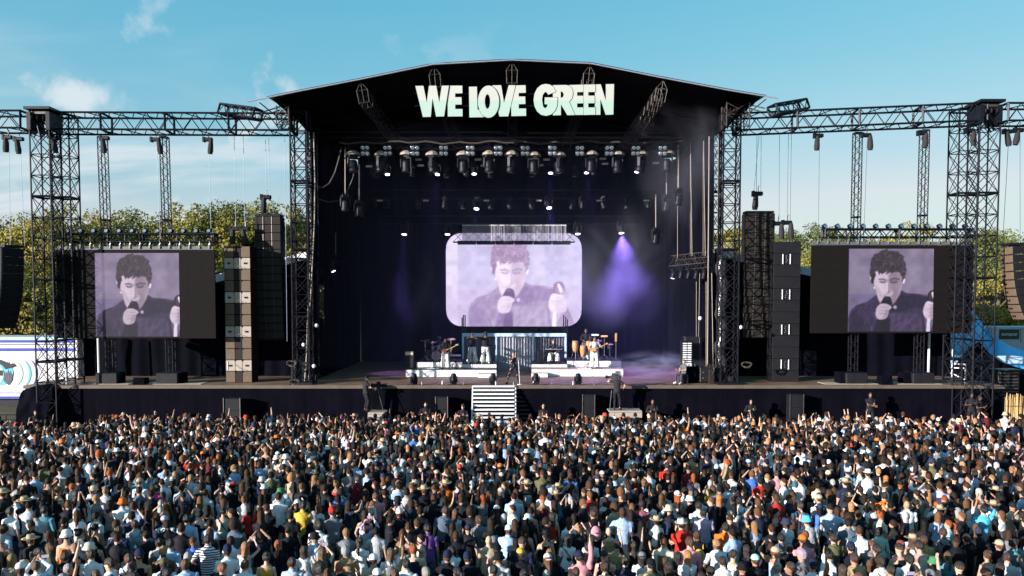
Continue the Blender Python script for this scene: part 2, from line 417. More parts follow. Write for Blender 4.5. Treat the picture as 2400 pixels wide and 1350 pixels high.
# five roof girders with a gabled section running back under the canopy
for gx, gy, rot in ((845, 190, -10), (1017, 153, -5), (1200, 143, 0), (1383, 151, 5), (1555, 187, 10)):
    top = at(gx, gy + 2, YR + 0.25)
    Mr = Matrix.Translation(top) @ Matrix.Rotation(R(rot), 4, 'Y')
    sec = [(0, 0, 0), (-.28, 0, -.42), (-.26, 0, -1.06), (.26, 0, -1.06), (.28, 0, -.42)]
    b = MB(); Ly = 16.5
    for i, p in enumerate(sec):
        b.tube([Mr @ Vector(p), Mr @ (Vector(p) + Vector((0, Ly, 0)))], 0.032, 5)
    for k in range(15):
        y = k * Ly / 14
        for i in range(5):
            b.tube([Mr @ (Vector(sec[i]) + Vector((0, y, 0))), Mr @ (Vector(sec[(i + 1) % 5]) + Vector((0, y, 0)))], 0.022, 4, False)
        b.tube([Mr @ Vector((0, y, 0)), Mr @ Vector((0, y, -1.06))], 0.018, 4, False)
        b.tube([Mr @ Vector((-.28, y, -.42)), Mr @ Vector((.28, y, -.42))], 0.018, 4, False)
        if k < 14:
            y2 = y + Ly / 14
            for q in (1, 2, 4):
                b.tube([Mr @ (Vector(sec[q]) + Vector((0, y, 0))), Mr @ (Vector(sec[(q + 1) % 5]) + Vector((0, y2, 0)))], 0.016, 4, False)
    b.build('roof_girder', M_alu, rf)
# cross purlins and the long horizontal beams at the back of the roof
for yy, py in ((47.0, 0.72), (52.0, 0.72), (57.5, 0.72)):
    b = MB(); b.tube([p + Vector((0, yy - YR, -0.32)) for p in rp[1:-1]], 0.05, 6); b.build('purlin', M_steel, rf)
for py, x0, x1 in ((309, 700, 1178), (311, 1236, 1560), (322, 720, 1600)):
    b = MB(); b.tube([at(x0, py, 50.0), at(x1, py, 50.0)], 0.05, 6); b.build('cross_beam', M_alu, rf)
# outrigger struts at the roof corners
for pts in (((608, 240), (652, 276)), ((618, 262), (655, 250)), ((625, 268), (656, 258)), ((1796, 232), (1756, 264)), ((1792, 254), (1758, 246)), ((1784, 262), (1757, 254))):
    b = MB(); b.tube([at(*pts[0], YR + .1), at(*pts[1], YR + .6)], 0.035, 5); b.build('outrigger_strut', M_alu, rf)
# ------------------------------------------------------------------ main stage towers
def tower(x0, x1, ytop, Y, base, label, group, w=None, step=0.95, m=None, pattern='x', extra=True):
    """vertical lattice tower standing at depth Y; x0, x1 photo columns at its top"""
    a, c = at(x0, ytop, Y), at(x1, ytop, Y)
    w = c.x - a.x; cx = (a.x + c.x) / 2
    t = empty('lattice_tower', (cx, Y + w / 2, base), label=label, cat='tower', group=group)
    truss(t, (cx, Y + w / 2, base), (cx, Y + w / 2, a.z), w, w, (1, 0, 0), step, 0.046, 0.022, m or M_steel, pattern, 4.0)
    if extra:
        b = MB(); b.box((cx, Y + w / 2, base + 0.06), (w + .35, w + .35, 0.12)); b.build('base_plate', M_black, t)
    return t
tower(679, 718, 262, Y0 + 0.35, DECK, 'dark lattice tower carrying the stage roof beside the left speaker hang', 'roof towers')
tower(1697, 1737, 262, Y0 + 0.35, DECK, 'dark lattice tower carrying the stage roof beside cases and haze', 'roof towers')
tower(716, 738, 300, Y0 + 4.0, DECK, 'slim lattice tower just behind the left roof tower', 'roof towers')
tower(1672, 1692, 300, Y0 + 4.0, DECK, 'slim lattice tower just behind the right roof tower', 'roof towers')
# sleeve-block cages at the tower heads
for x0, x1, y0_, y1_, lab in ((648, 676, 248, 292, 'open steel head cage on top of the left roof tower'), (1703, 1757, 240, 296, 'skewed steel head cage on top of the right roof tower')):
    c0, c1 = at(x0, y1_, YR + 0.4), at(x1, y0_, YR + 0.4)
    t = empty('tower_head_cage', ((c0.x + c1.x) / 2, YR + 0.4, c0.z), label=lab, cat='cage')
    truss(t, ((c0.x + c1.x) / 2, YR + 0.9, c0.z), ((c0.x + c1.x) / 2, YR + 0.9, c1.z), c1.x - c0.x, 1.0, (1, 0, 0), 0.55, 0.035, 0.02, M_alu, 'x')
    for k in range(5):
        b = MB(); b.tube([at(x0 + (12 if lab.startswith('open') else -6) + k * 8, y1_ + 4 + k * 2, YR + 1.2), at(x0 + (30 if lab.startswith('open') else 10) + k * 8, y0_ + 12, YR + 2.4)], 0.03, 5)
        b.build('diagonal_bar', M_alu, t)
# ------------------------------------------------------------------ side wings: towers, long box trusses
tower(68, 114, 262, 41.6, 0.0, 'outer lattice tower at the left end, nearest the picture edge', 'wing towers', step=1.05, m=M_black)
tower(118, 160, 268, 42.7, 0.0, 'lattice tower beside the left screen, inner one of the left pair', 'wing towers', step=1.05, m=M_black)
tower(2298, 2346, 250, 41.2, 0.0, 'outer lattice tower at the right end beside the curved speaker array', 'wing towers', step=1.05, m=M_black)
tower(2250, 2296, 254, 42.2, 0.0, 'lattice tower beside the right screen, inner one of the right pair', 'wing towers', step=1.05, m=M_black)
def beam(pa, pb, label, w=1.35, h=0.86, step=0.62, group='wing truss beams', m=None):
    t = empty('truss_beam', pa, label=label, cat='truss', group=group)
    truss(t, pa, pb, w, h, (0, 1, 0), step, 0.056, 0.025, m or M_black, 'zig', 3.4)
    return t
bl = beam(at(100, 289, 42.6), at(690, 292, 43.3), 'long horizontal box truss between left towers and stage roof')
br = beam(at(1722, 292, 43.3), at(2300, 268, 41.8), 'long horizontal box truss between stage roof and right towers')
beam(at(-60, 286, 42.2), at(66, 286, 42.2), 'short outer truss beam left of the left towers')
beam(at(2344, 269, 41.6), at(2460, 269, 41.6), 'short outer truss beam right of the right towers')
for pa, pb, lab in ((at(523, 257, 44.0), at(604, 268, 41.8), 'short lattice truss lying on the left beam beside the roof'), (at(1812, 259, 41.8), at(1884, 246, 44.0), 'short lattice truss lying on the right beam beside the roof')):
    beam(pa, pb, lab, 0.5, 0.5, 0.45, 'short trusses on the beams')
# tower-top hoist blocks
for x0, x1, yt, yb, Y, lab in ((62, 118, 250, 306, 41.4, 'dark steel hoist block crowning the left tower pair'), (2296, 2350, 233, 290, 41.0, 'dark steel hoist block crowning the right tower pair')):
    c = at((x0 + x1) / 2, yb, Y); w = at(x1, yb, Y).x - at(x0, yb, Y).x; ztop = at(x0, yt, Y).z
    t = empty('tower_head_block', c, label=lab, cat='hoist block')
    for sx in (-1, 1):
        b = MB(); b.box((c.x + sx * w * 0.40, Y + .6, (c.z + ztop) / 2 - .1), (w * 0.16, 1.25, ztop - c.z - .3)); b.build('side_plate', M_black, t)
    b = MB(); b.box((c.x, Y + .6, ztop - .07), (w * 1.08, 1.5, 0.13)); b.build('top_plate', M_black, t)
    b = MB(); b.box((c.x, Y + .6, ztop - .26), (w * 0.7, 1.0, 0.14)); b.build('pulley_bed', M_alu, t)
    for k in range(3):
        b = MB(); b.lathe([(0.16, -.05), (0.18, -.02), (0.12, 0), (0.18, .02), (0.16, .05)], 12, Matrix.Translation((c.x + (k - 1) * w * .25, Y + .1, ztop - .55)) @ Matrix.Rotation(R(90), 4, 'Y')); b.build('pulley_wheel', M_steel, t)
    b = MB()
    for k in range(7): b.tube([(c.x + random.uniform(-.5, .5) * w, Y + random.uniform(0, 1.2), c.z - .25), (c.x + random.uniform(-.5, .5) * w, Y + random.uniform(0, 1.2), ztop - .2)], 0.035, 5)
    b.build('guide_bars', M_black, t)
# support masts that stand on the deck behind the screens
for xt, xb, yt, lab in ((240, 262, 322, 'thin lattice mast behind the left screen, nearest the left towers'), (385, 402, 322, 'thin lattice mast behind the left screen, nearest the stage'),
                        (2010, 1998, 312, 'thin lattice mast behind the right screen, nearest the stage'), (2167, 2152, 306, 'thin lattice mast behind the right screen, nearest the right towers')):
    Y = 43.35; a = at(xt, yt, Y); bb = at(xb, 893, Y); bb.z = DECK
    t = empty('support_mast', bb, label=lab, cat='mast', group='screen masts')
    truss(t, bb, a, 0.36, 0.36, (1, 0, 0), 0.30, 0.030, 0.014, M_steel, 'zig', 4.0)
    b = MB(); b.bbox((bb.x, Y - .1, DECK + 0.30), (1.15, 1.0, 0.58), 0.04); b.build('ballast_box', M_blkbox, t)
# black drapes closing the wings below and behind the screens, with pale sloping canopy edge
for sgn, x0, x1, e0, e1, name in ((-1, 186, 735, (470, 664), (732, 598), 'left'), (1, 1668, 2234, (1672, 592), (1905, 641), 'right')):
    Yd = 47.5
    a, c = at(x0, 900, Yd), at(x1, 900, Yd)
    pa, pb = at(*e0, Yd), at(*e1, Yd)
    t = empty('wing_drape', ((a.x + c.x) / 2, Yd, DECK), label='black tarpaulin wall closing the %s wing behind the screen, speakers before it' % name, cat='drape', group='wing drapes')
    def ztop(x): return min(max(pa.z + (pb.z - pa.z) * (x - pa.x) / (pb.x - pa.x), pa.z if sgn < 0 else pb.z), 12.5)
    b = MB()
    b.sheet(lambda u, v: (a.x + (c.x - a.x) * u, Yd + 0.10 * mnoise.noise((u * 14, v * 3, sgn)) + 0.05 * math.sin(u * 90 + v), DECK - 0.3 + (ztop(a.x + (c.x - a.x) * u) - DECK + 0.2) * v), 90, 10)
    b.build('tarpaulin', M_tarp, t, smooth=True)
    d = (pb - pa); 
    b = MB(); q = [(pa.x, pa.z - .22), (pb.x, pb.z - .22), (pb.x, pb.z + .22), (pa.x, pa.z + .22)]
    b.prism(q, Yd - .5, Yd - .3); b.build('canopy_edge', M_whitefab, t)
# white poles in the wings
for x, y0_, y1_, lab in ((183, 792, 905, 'white pole at the edge of the left wing beside the container'), (232, 795, 880, 'white ribbed pole under the left screen'), (2176, 785, 867, 'white pole under the right screen, nearest the right mast'), (2232, 785, 895, 'pale corner pole ending the right wing drape')):
    Y = 46.0; a, c = at(x, y0_, Y), at(x, y1_, Y); c.z = DECK
    o = MB().tube([c, (c.x, Y, a.z + .3)], 0.065, 8).build('wing_pole', M_white, None, origin=c); tag(o, lab, 'pole', 'wing poles')
# ================================================================== the sign
ZOOM = 4.8
def sgn_pt(x, y, Y): return at(960 + x / ZOOM, 180 + y / ZOOM, Y)
def ellipse(cx, cy, rx, ry, n=40): return [(cx + rx * math.cos(2 * math.pi * k / n), cy + ry * math.sin(2 * math.pi * k / n)) for k in range(n)]
LET = [
 ('W', 3, [[(65,103),(155,102),(193,290),(218,101),(300,101),(333,290),(362,101),(442,99),(388,445),(298,447),(258,240),(238,450),(150,452)]]),
 ('E', 1, [[(448,100),(592,100),(594,185),(512,187),(512,230),(584,230),(586,312),(513,313),(513,362),(595,363),(596,445),(430,446),(428,225)]]),
 ('L', 1, [[(668,113),(757,111),(764,370),(830,370),(832,455),(673,456)]]),
 ('O', 3, [ellipse(888,280,119,181), ellipse(876,278,30,82)]),
 ('V', 1, [[(930,97),(1030,95),(1062,295),(1115,95),(1192,95),(1110,445),(1010,446)]]),
 ('E', 2, [[(1199,97),(1305,95),(1307,180),(1227,182),(1227,222),(1300,222),(1303,306),(1228,308),(1228,357),(1310,357),(1310,440),(1145,442),(1143,330)]]),
 ('G', 3, [[(1645,168),(1620,115),(1578,88),(1530,80),(1480,92),(1435,130),(1405,190),(1395,260),(1405,330),(1435,390),(1480,428),(1535,440),(1590,425),(1635,385),(1660,325),(1665,232),(1520,232),(1518,308),(1553,310),(1546,338),(1525,355),(1502,335),(1490,260),(1498,205),(1525,168),(1546,180),(1558,203)]]),
 ('R', 2, [[(1612,95),(1760,92),(1808,105),(1833,145),(1838,195),(1825,245),(1795,282),(1860,430),(1775,432),(1702,310),(1702,432),(1612,434)], [(1700,165),(1722,170),(1735,200),(1724,230),(1700,238)]]),
 ('E', 1, [[(1795,93),(1965,88),(1965,170),(1885,173),(1885,215),(1957,213),(1957,298),(1885,300),(1885,345),(1962,345),(1962,428),(1850,430),(1790,300)]]),
 ('E', 2, [[(1958,88),(2090,86),(2090,170),(2010,172),(2010,213),(2082,212),(2082,297),(2010,298),(2010,345),(2090,345),(2090,427),(1958,429)]]),
 ('N', 1, [[(2085,86),(2150,85),(2208,270),(2208,84),(2300,82),(2292,425),(2205,427),(2146,250),(2146,427),(2085,428)]]),
]
# two-tone paint: ivory above, mint below
m = M_ivory; N, L = m.node_tree.nodes, m.node_tree.links; p = N['Principled BSDF']
geo = N.new('ShaderNodeNewGeometry'); sp_ = N.new('ShaderNodeSeparateXYZ'); L.new(geo.outputs['Position'], sp_.inputs[0])
cmpn = N.new('ShaderNodeMath'); cmpn.operation = 'LESS_THAN'; L.new(sp_.outputs['Z'], cmpn.inputs[0]); cmpn.inputs[1].default_value = sgn_pt(1000, 335, 43).z
mx = N.new('ShaderNodeMix'); mx.data_type = 'RGBA'; L.new(cmpn.outputs[0], mx.inputs[0]); L.new(p.inputs['Base Color'].links[0].from_socket, mx.inputs[6]); mx.inputs[7].default_value = (0.31, 0.415, 0.365, 1); L.new(mx.outputs[2], p.inputs['Base Color'])
def curve_mesh(name, loops, Y, ext, offset, mt):
    cu = bpy.data.curves.new(name, 'CURVE'); cu.dimensions = '2D'; cu.fill_mode = 'BOTH'; cu.extrude = ext; cu.offset = offset
    for lp in loops:
        s = cu.splines.new('POLY'); s.points.add(len(lp) - 1); s.use_cyclic_u = True
        for q, (x, y) in zip(s.points, lp):
            w = sgn_pt(x, y, Y); q.co = (w.x, w.z, 0, 1)
    o = bpy.data.objects.new(name, cu); me = bpy.data.meshes.new_from_object(o)
    bpy.data.objects.remove(o); bpy.data.curves.remove(cu)
    me.transform(Matrix.Translation((0, Y, 0)) @ Matrix.Rotation(R(90), 4, 'X')); me.name = name
    me.materials.clear(); me.materials.append(mt); me.update(); return me
YS = 41.74
sg = empty('roof_sign', (0, 0, 0), label='big pale cut-out letters reading WE LOVE GREEN under the stage roof', cat='sign')
for k, (ch, layer, loops) in enumerate(LET):
    y = YS - 0.026 * layer
    lt = link('letter_' + ch.lower(), curve_mesh('letter', loops, y, 0.008, 0.0, M_ivory), sg)
    link('rim', curve_mesh('letter_rim', loops, y + 0.0145, 0.005, 0.016, M_black), lt)
b = MB()
for py in (220, 248): b.tube([at(972, py, YS + .12), at(1444, py, YS + .12)], 0.03, 6)
for px in (1017, 1200, 1383): b.tube([at(px, 200, YS + .12), at(px, 270, YS + .12)], 0.03, 6)
b.build('back_rails', M_black, sg)

# ================================================================== pictures for the LED walls (painted as a grid of coloured points)
def smooth(e, w): return np.clip(0.5 - e / w, 0, 1)
def in_poly(X, Y, pts):
    ins = np.zeros(X.shape, bool); n = len(pts)
    for i in range(n):
        x0, y0 = pts[i]; x1, y1 = pts[(i + 1) % n]
        if y0 == y1: continue
        c = ((Y < y0) != (Y < y1)) & (X < (x1 - x0) * (Y - y0) / (y1 - y0) + x0); ins ^= c
    return ins
def blur(A, k):
    for _ in range(k):
        P = np.pad(A, ((1, 1), (1, 1)), 'edge'); A = (P[:-2, 1:-1] + P[2:, 1:-1] + P[1:-1, :-2] + P[1:-1, 2:] + 2 * P[1:-1, 1:-1]) / 6
    return A
def catmull(pts, n=8):
    out = []; m_ = len(pts)
    for i in range(m_):
        p0, p1, p2, p3 = (np.array(pts[(i + j - 1) % m_], float) for j in range(4))
        for k in range(n):
            t = k / n; out.append(tuple(0.5 * (2 * p1 + (p2 - p0) * t + (2 * p0 - 5 * p1 + 4 * p2 - p3) * t * t + (3 * p1 - p0 - 3 * p2 + p3) * t ** 3)))
    return out
def vnoise(X, Y, sc, seed):
    r = np.random.default_rng(seed); G = r.random((64, 64))
    x, y = X / sc, Y / sc; xi, yi = np.floor(x).astype(int), np.floor(y).astype(int); fx, fy = x - xi, y - yi
    fx, fy = fx * fx * (3 - 2 * fx), fy * fy * (3 - 2 * fy)
    g = lambda a, c: G[a % 64, c % 64]
    return (g(yi, xi) * (1 - fx) + g(yi, xi + 1) * fx) * (1 - fy) + (g(yi + 1, xi) * (1 - fx) + g(yi + 1, xi + 1) * fx) * fy
def paint(pal, x0, x1, y0, y1, nx, ny):
    """a singer close to the microphone; coordinates of an enlarged crop of the photograph's centre screen"""
    xs = np.linspace(x0, x1, nx); ys = np.linspace(y0, y1, ny); X, Y = np.meshgrid(xs, ys)
    px = (x1 - x0) / nx
    img = np.zeros((ny, nx, 3)) + np.array(pal['bg'])
    def over(mask, col, soft=1, op=1.0):
        nonlocal img
        mk = blur(mask.astype(float), soft)[..., None] * op; img = img * (1 - mk) + np.array(col) * mk
    def P(pts, col, soft=1, op=1.0, sm=True): over(in_poly(X, Y, catmull(pts) if sm else pts), col, soft, op)
    def E(cx, cy, rx, ry, col, soft=1, op=1.0, rot=0):
        c, s = math.cos(rot), math.sin(rot); U, W = (X - cx) * c + (Y - cy) * s, -(X - cx) * s + (Y - cy) * c
        over((U / rx) ** 2 + (W / ry) ** 2 < 1, col, soft, op)
    def Ln(pts, w, col, soft=1, op=1.0):
        d = np.full(X.shape, 1e9)
        for (ax, ay), (bx, by) in zip(pts[:-1], pts[1:]):
            vx, vy = bx - ax, by - ay; t = np.clip(((X - ax) * vx + (Y - ay) * vy) / (vx * vx + vy * vy), 0, 1)
            d = np.minimum(d, np.hypot(X - ax - t * vx, Y - ay - t * vy))
        over(d < w, col, soft, op)
    # background: soft vertical streaks
    over(X < 205, pal['bg_hi'], 4, 0.75); over((X > 1040) & (X < 1200), pal['bg_hi'], 8, 0.25); over(X > 1400, pal['bg_hi'], 10, 0.3)
    over(Y > 760, pal['bg_lo'], 14, 0.45); over((X > 205) & (X < 330), pal['bg_lo'], 8, 0.25)
    # right forearm sleeve, torso
    P([(1425,985),(1470,1060),(1520,1180),(1530,1260),(1330,1260),(1370,1090)], pal['shirt'], 2)
    body = [(325,1290),(322,1060),(350,962),(420,900),(545,860),(610,812),(668,772),(700,850),(800,900),(900,860),(940,725),(975,722),(1020,752),(1190,765),(1310,790),(1330,900),(1240,980),(1245,1130),(1300,1290)]
    P(body, pal['shirt'], 1, 1, False)
    P([(860,860),(960,780),(1200,790),(1310,830),(1250,930),(1080,935),(950,985),(830,960)], pal['shirt_lo'], 6, 0.75)
    P([(360,1000),(430,960),(500,1060),(600,1240),(420,1290),(345,1200)], pal['shirt_lo'], 5, 0.6)
    P([(620,1000),(840,1000),(1200,1020),(1210,1260),(850,1280)], pal['shirt_hi'], 8, 0.45)
    for pts in ([(560,850),(640,860),(690,900)], [(600,825),(660,880),(700,930)], [(480,930),(560,1040),(610,1180)], [(440,980),(520,1090),(570,1240)], [(520,930),(600,960),(650,1000)]):
        Ln(pts, 7, pal['shirt_hi'], 2, 0.55); Ln([(a + 14, c + 8) for a, c in pts], 6, pal['shirt_lo'], 2, 0.6)
    # neck and face
    P([(650,640),(668,790),(720,890),(790,930),(850,900),(905,840),(940,700)], pal['skin_sh'], 2)
    P([(655,660),(672,790),(715,885),(745,900),(730,800),(700,720)], pal['skin'], 3, 0.9)
    face = [(612,470),(618,590),(640,680),(680,752),(720,820),(770,868),(835,880),(890,838),(940,765),(972,650),(985,540),(960,450),(800,420)]
    P(face, pal['skin'], 1)
    P([(815,520),(960,470),(985,540),(970,650),(938,765),(888,838),(840,870),(838,800),(868,740),(818,690)], pal['skin_sh'], 7, 0.8)
    P([(640,660),(690,690),(720,760),(740,830),(690,765)], pal['skin_sh'], 6, 0.35)
    E(603, 555, 24, 62, pal['skin_hi'], 1); E(606, 560, 12, 40, pal['skin_sh'], 2, 0.5); E(990, 590, 16, 48, pal['skin_hi'], 1)
    E(632, 690, 9, 12, pal['skin_hi'], 0)
    # brows, closed eyes, nose, mouth
    Ln([(690,588),(735,580),(775,598)], 8, pal['feat'], 1, 0.75); Ln([(822,596),(870,574),(930,584)], 8, pal['feat'], 1, 0.75)
    E(738, 612, 44, 20, pal['skin_sh'], 3, 0.7); E(872, 612, 48, 22, pal['feat'], 4, 0.35)
    Ln([(702,616),(735,628),(768,620)], 5, pal['feat'], 1, 0.9); Ln([(832,620),(870,632),(908,618)], 5, pal['feat'], 1, 0.9)
    Ln([(788,590),(796,612)], 4, pal['feat'], 2, 0.5)
    P([(790,620),(812,640),(822,715),(838,742),(815,756),(798,748)], pal['skin_sh'], 3, 0.75); Ln([(792,630),(790,725)], 7, pal['skin_hi'], 2, 0.8)
    E(796, 757, 20, 6, pal['skin_sh'], 2, 0.8); E(796, 790, 46, 17, pal['feat'], 2, 0.55); E(796, 788, 34, 8, pal['skin_hi'], 1, 0.95)
    E(802, 852, 30, 16, pal['feat'], 3, 0.4)
    # hair: curly mass with a ragged fringe
    hair = [(596,610),(580,520),(578,420),(592,345),(628,285),(690,245),(770,228),(860,228),(935,258),(985,320),(1012,400),(1016,480),(1000,560),(985,625),(968,600),(962,540),(930,500),(880,492),(850,515),(820,490),(792,530),(765,500),(740,540),(712,495),(690,525),(668,488),(640,510),(628,575),(615,640)]
    W1, W2 = vnoise(X, Y, 26, 3) - .5, vnoise(X, Y, 26, 4) - .5
    mk = in_poly(X + 34 * W1, Y + 34 * W2, hair); over(mk, pal['hair'], 1)
    c1 = np.clip((vnoise(X + 30 * W1, Y + 36 * W2, 11, 5) - 0.52) * 4, 0, 1) * blur(mk.astype(float), 1)
    img = img * (1 - c1[..., None] * .6) + np.array(pal['hair_hi']) * c1[..., None] * .6
    c2 = np.clip((0.42 - vnoise(X + 24 * W2, Y + 30 * W1, 10, 6)) * 4, 0, 1) * blur(mk.astype(float), 1)
    img = img * (1 - c2[..., None] * .6) + np.array(pal['hair_lo']) * c2[..., None] * .6
    P([(600,600),(612,520),(640,500),(630,580),(620,650)], pal['hair_lo'], 2, 0.6)
    # microphone and the hand round it
    P([(628,1290),(640,1170),(690,1060),(820,1050),(828,1160),(810,1290)], pal['shirt_lo'], 2); P([(720,1290),(730,1120),(770,1075),(815,1090),(822,1290)], pal['mic'], 3, 0.75)
    E(790, 838, 53, 47, pal['mic'], 1); P([(735,840),(845,850),(835,930),(800,950),(720,900)], pal['mic'], 1)
    E(775, 815, 24, 16, pal['hair_hi'], 4, 0.35)
    P([(652,990),(668,925),(712,885),(770,880),(828,902),(850,930),(820,958),(806,1010),(780,1062),(700,1075),(662,1045)], pal['skin'], 1)
    for y in (930, 968, 1006): Ln([(700, y - 8), (760, y), (812, y - 6)], 4, pal['skin_sh'], 1, 0.65)
    P([(780,960),(812,960),(790,1050),(730,1070),(760,1010)], pal['skin_sh'], 4, 0.5); E(888, 925, 22, 22, pal['skin_hi'], 2, 0.8)
    # second hand with the silver shaker-like capsule and white stand
    E(1352, 800, 66, 82, pal['hair_lo'], 1, 1, -0.2); E(1352, 800, 52, 66, pal['hair'], 2, 1, -0.2); E(1358, 790, 18, 58, pal['skin_hi'], 2, 1, -0.35); E(1395, 830, 14, 36, pal['hair_hi'], 2, .8, -0.3)
    P([(1235,1010),(1232,950),(1262,868),(1300,850),(1345,866),(1380,862),(1412,905),(1440,990),(1420,1058),(1330,1072),(1268,1060)], pal['skin'], 1)
    P([(1330,900),(1412,905),(1440,990),(1420,1058),(1330,1072)], pal['skin_sh'], 5, 0.5)
    for y in (900, 945, 990, 1030): Ln([(1300, y), (1360, y - 12), (1420, y)], 4, pal['skin_sh'], 1, 0.7)
    P([(1283,1062),(1322,1062),(1312,1290),(1268,1290)], pal['skin_hi'], 0, 1, False)
    P([(1218,1030),(1262,1080),(1258,1290),(1225,1180)], pal['shirt_lo'], 3, 0.6)
    low = 1 + (.16 if 'fold' not in pal else .06) * (vnoise(X + 90, Y, 120, 8) - .5) + .10 * (vnoise(X, Y + 40, 55, 9) - .5)
    fold = vnoise(X * .9 + Y * .5 + 40 * W1, Y * .35 - X * .2, 26, 10) - .5
    lum = img.mean(2); cloth = blur((np.abs(lum - np.mean(pal['shirt'])) < .10).astype(float), 2) * (Y > 740)
    img = img * (low * (1 + pal.get('fold', .45) * fold * cloth))[..., None]
    for _c in range(3): img[..., _c] = blur(img[..., _c], 2)
    rows = 0.97 + 0.03 * np.sin(np.arange(ny) * math.pi * 0.5)[:, None, None]        # scan rows of the LED tiles
    grain = 1 + 0.035 * (np.random.default_rng(1).random((ny, nx, 1)) - .5)
    return img * rows * grain
def S(*c): return np.array(c, float) / 255.0
pal_side = dict(bg=S(140,126,156), bg_hi=S(160,146,174), bg_lo=S(98,84,138), shirt=S(56,44,78), shirt_lo=S(30,22,50), shirt_hi=S(92,78,112), skin=S(216,196,216), skin_sh=S(150,130,150), skin_hi=S(244,232,246), feat=S(70,54,74), hair=S(62,50,62), hair_hi=S(116,100,114), hair_lo=S(30,22,34), mic=S(22,15,32))
pal_mid = dict(bg=S(196,188,222), bg_hi=S(222,210,236), bg_lo=S(198,180,214), shirt=S(168,150,186), shirt_lo=S(148,126,170), shirt_hi=S(186,170,200), skin=S(228,212,232), skin_sh=S(204,186,212), skin_hi=S(240,228,244), feat=S(160,138,170), hair=S(170,144,178), hair_hi=S(206,186,212), hair_lo=S(142,114,154), mic=S(118,96,140), fold=.14)
def lin(a): return np.where(a <= 0.04045, a / 12.92, ((a + 0.055) / 1.055) ** 2.4)
def led_mat(name, strength):
    m = bpy.data.materials.new(name); m.use_nodes = True; N, L = m.node_tree.nodes, m.node_tree.links; p = N['Principled BSDF']
    at_ = N.new('ShaderNodeAttribute'); at_.attribute_name = 'Picture'
    p.inputs['Base Color'].default_value = (0.007, 0.007, 0.008, 1); p.inputs['Roughness'].default_value = 0.7; p.inputs['Specular IOR Level'].default_value = 0.2
    L.new(at_.outputs['Color'], p.inputs['Emission Color']); p.inputs['Emission Strength'].default_value = strength
    return m
M_led_side, M_led_mid = led_mat('led_tiles_side', 0.42), led_mat('led_tiles_centre', 0.60)
def picture(name, img, TL, TR, BL, BR, mt, parent, mask=None):
    ny, nx, _ = img.shape
    u = np.linspace(0, 1, nx)[None, :, None]; v = np.linspace(0, 1, ny)[:, None, None]
    TL, TR, BL, BR = (np.array(q) for q in (TL, TR, BL, BR))
    P_ = (TL * (1 - u) + TR * u) * (1 - v) + (BL * (1 - u) + BR * u) * v
    idx = np.arange(nx * ny).reshape(ny, nx)
    q = np.stack([idx[1:, :-1], idx[1:, 1:], idx[:-1, 1:], idx[:-1, :-1]], -1).reshape(-1, 4)
    if mask is not None:
        mk = mask(np.linspace(0, 1, nx)[None, :], np.linspace(0, 1, ny)[:, None]); keep = mk.reshape(-1)[q].all(1); q = q[keep]
    me = bpy.data.meshes.new(name); me.from_pydata((P_.reshape(-1, 3) - np.array(parent.location)).tolist(), [], q.tolist())
    a = me.color_attributes.new('Picture', 'FLOAT_COLOR', 'POINT')
    c = np.ones((nx * ny, 4), np.float32); c[:, :3] = lin(np.clip(img, 0, 1)).reshape(-1, 3); a.data.foreach_set('color', c.ravel())
    me.materials.append(mt); me.update(); return link('picture', me, parent)
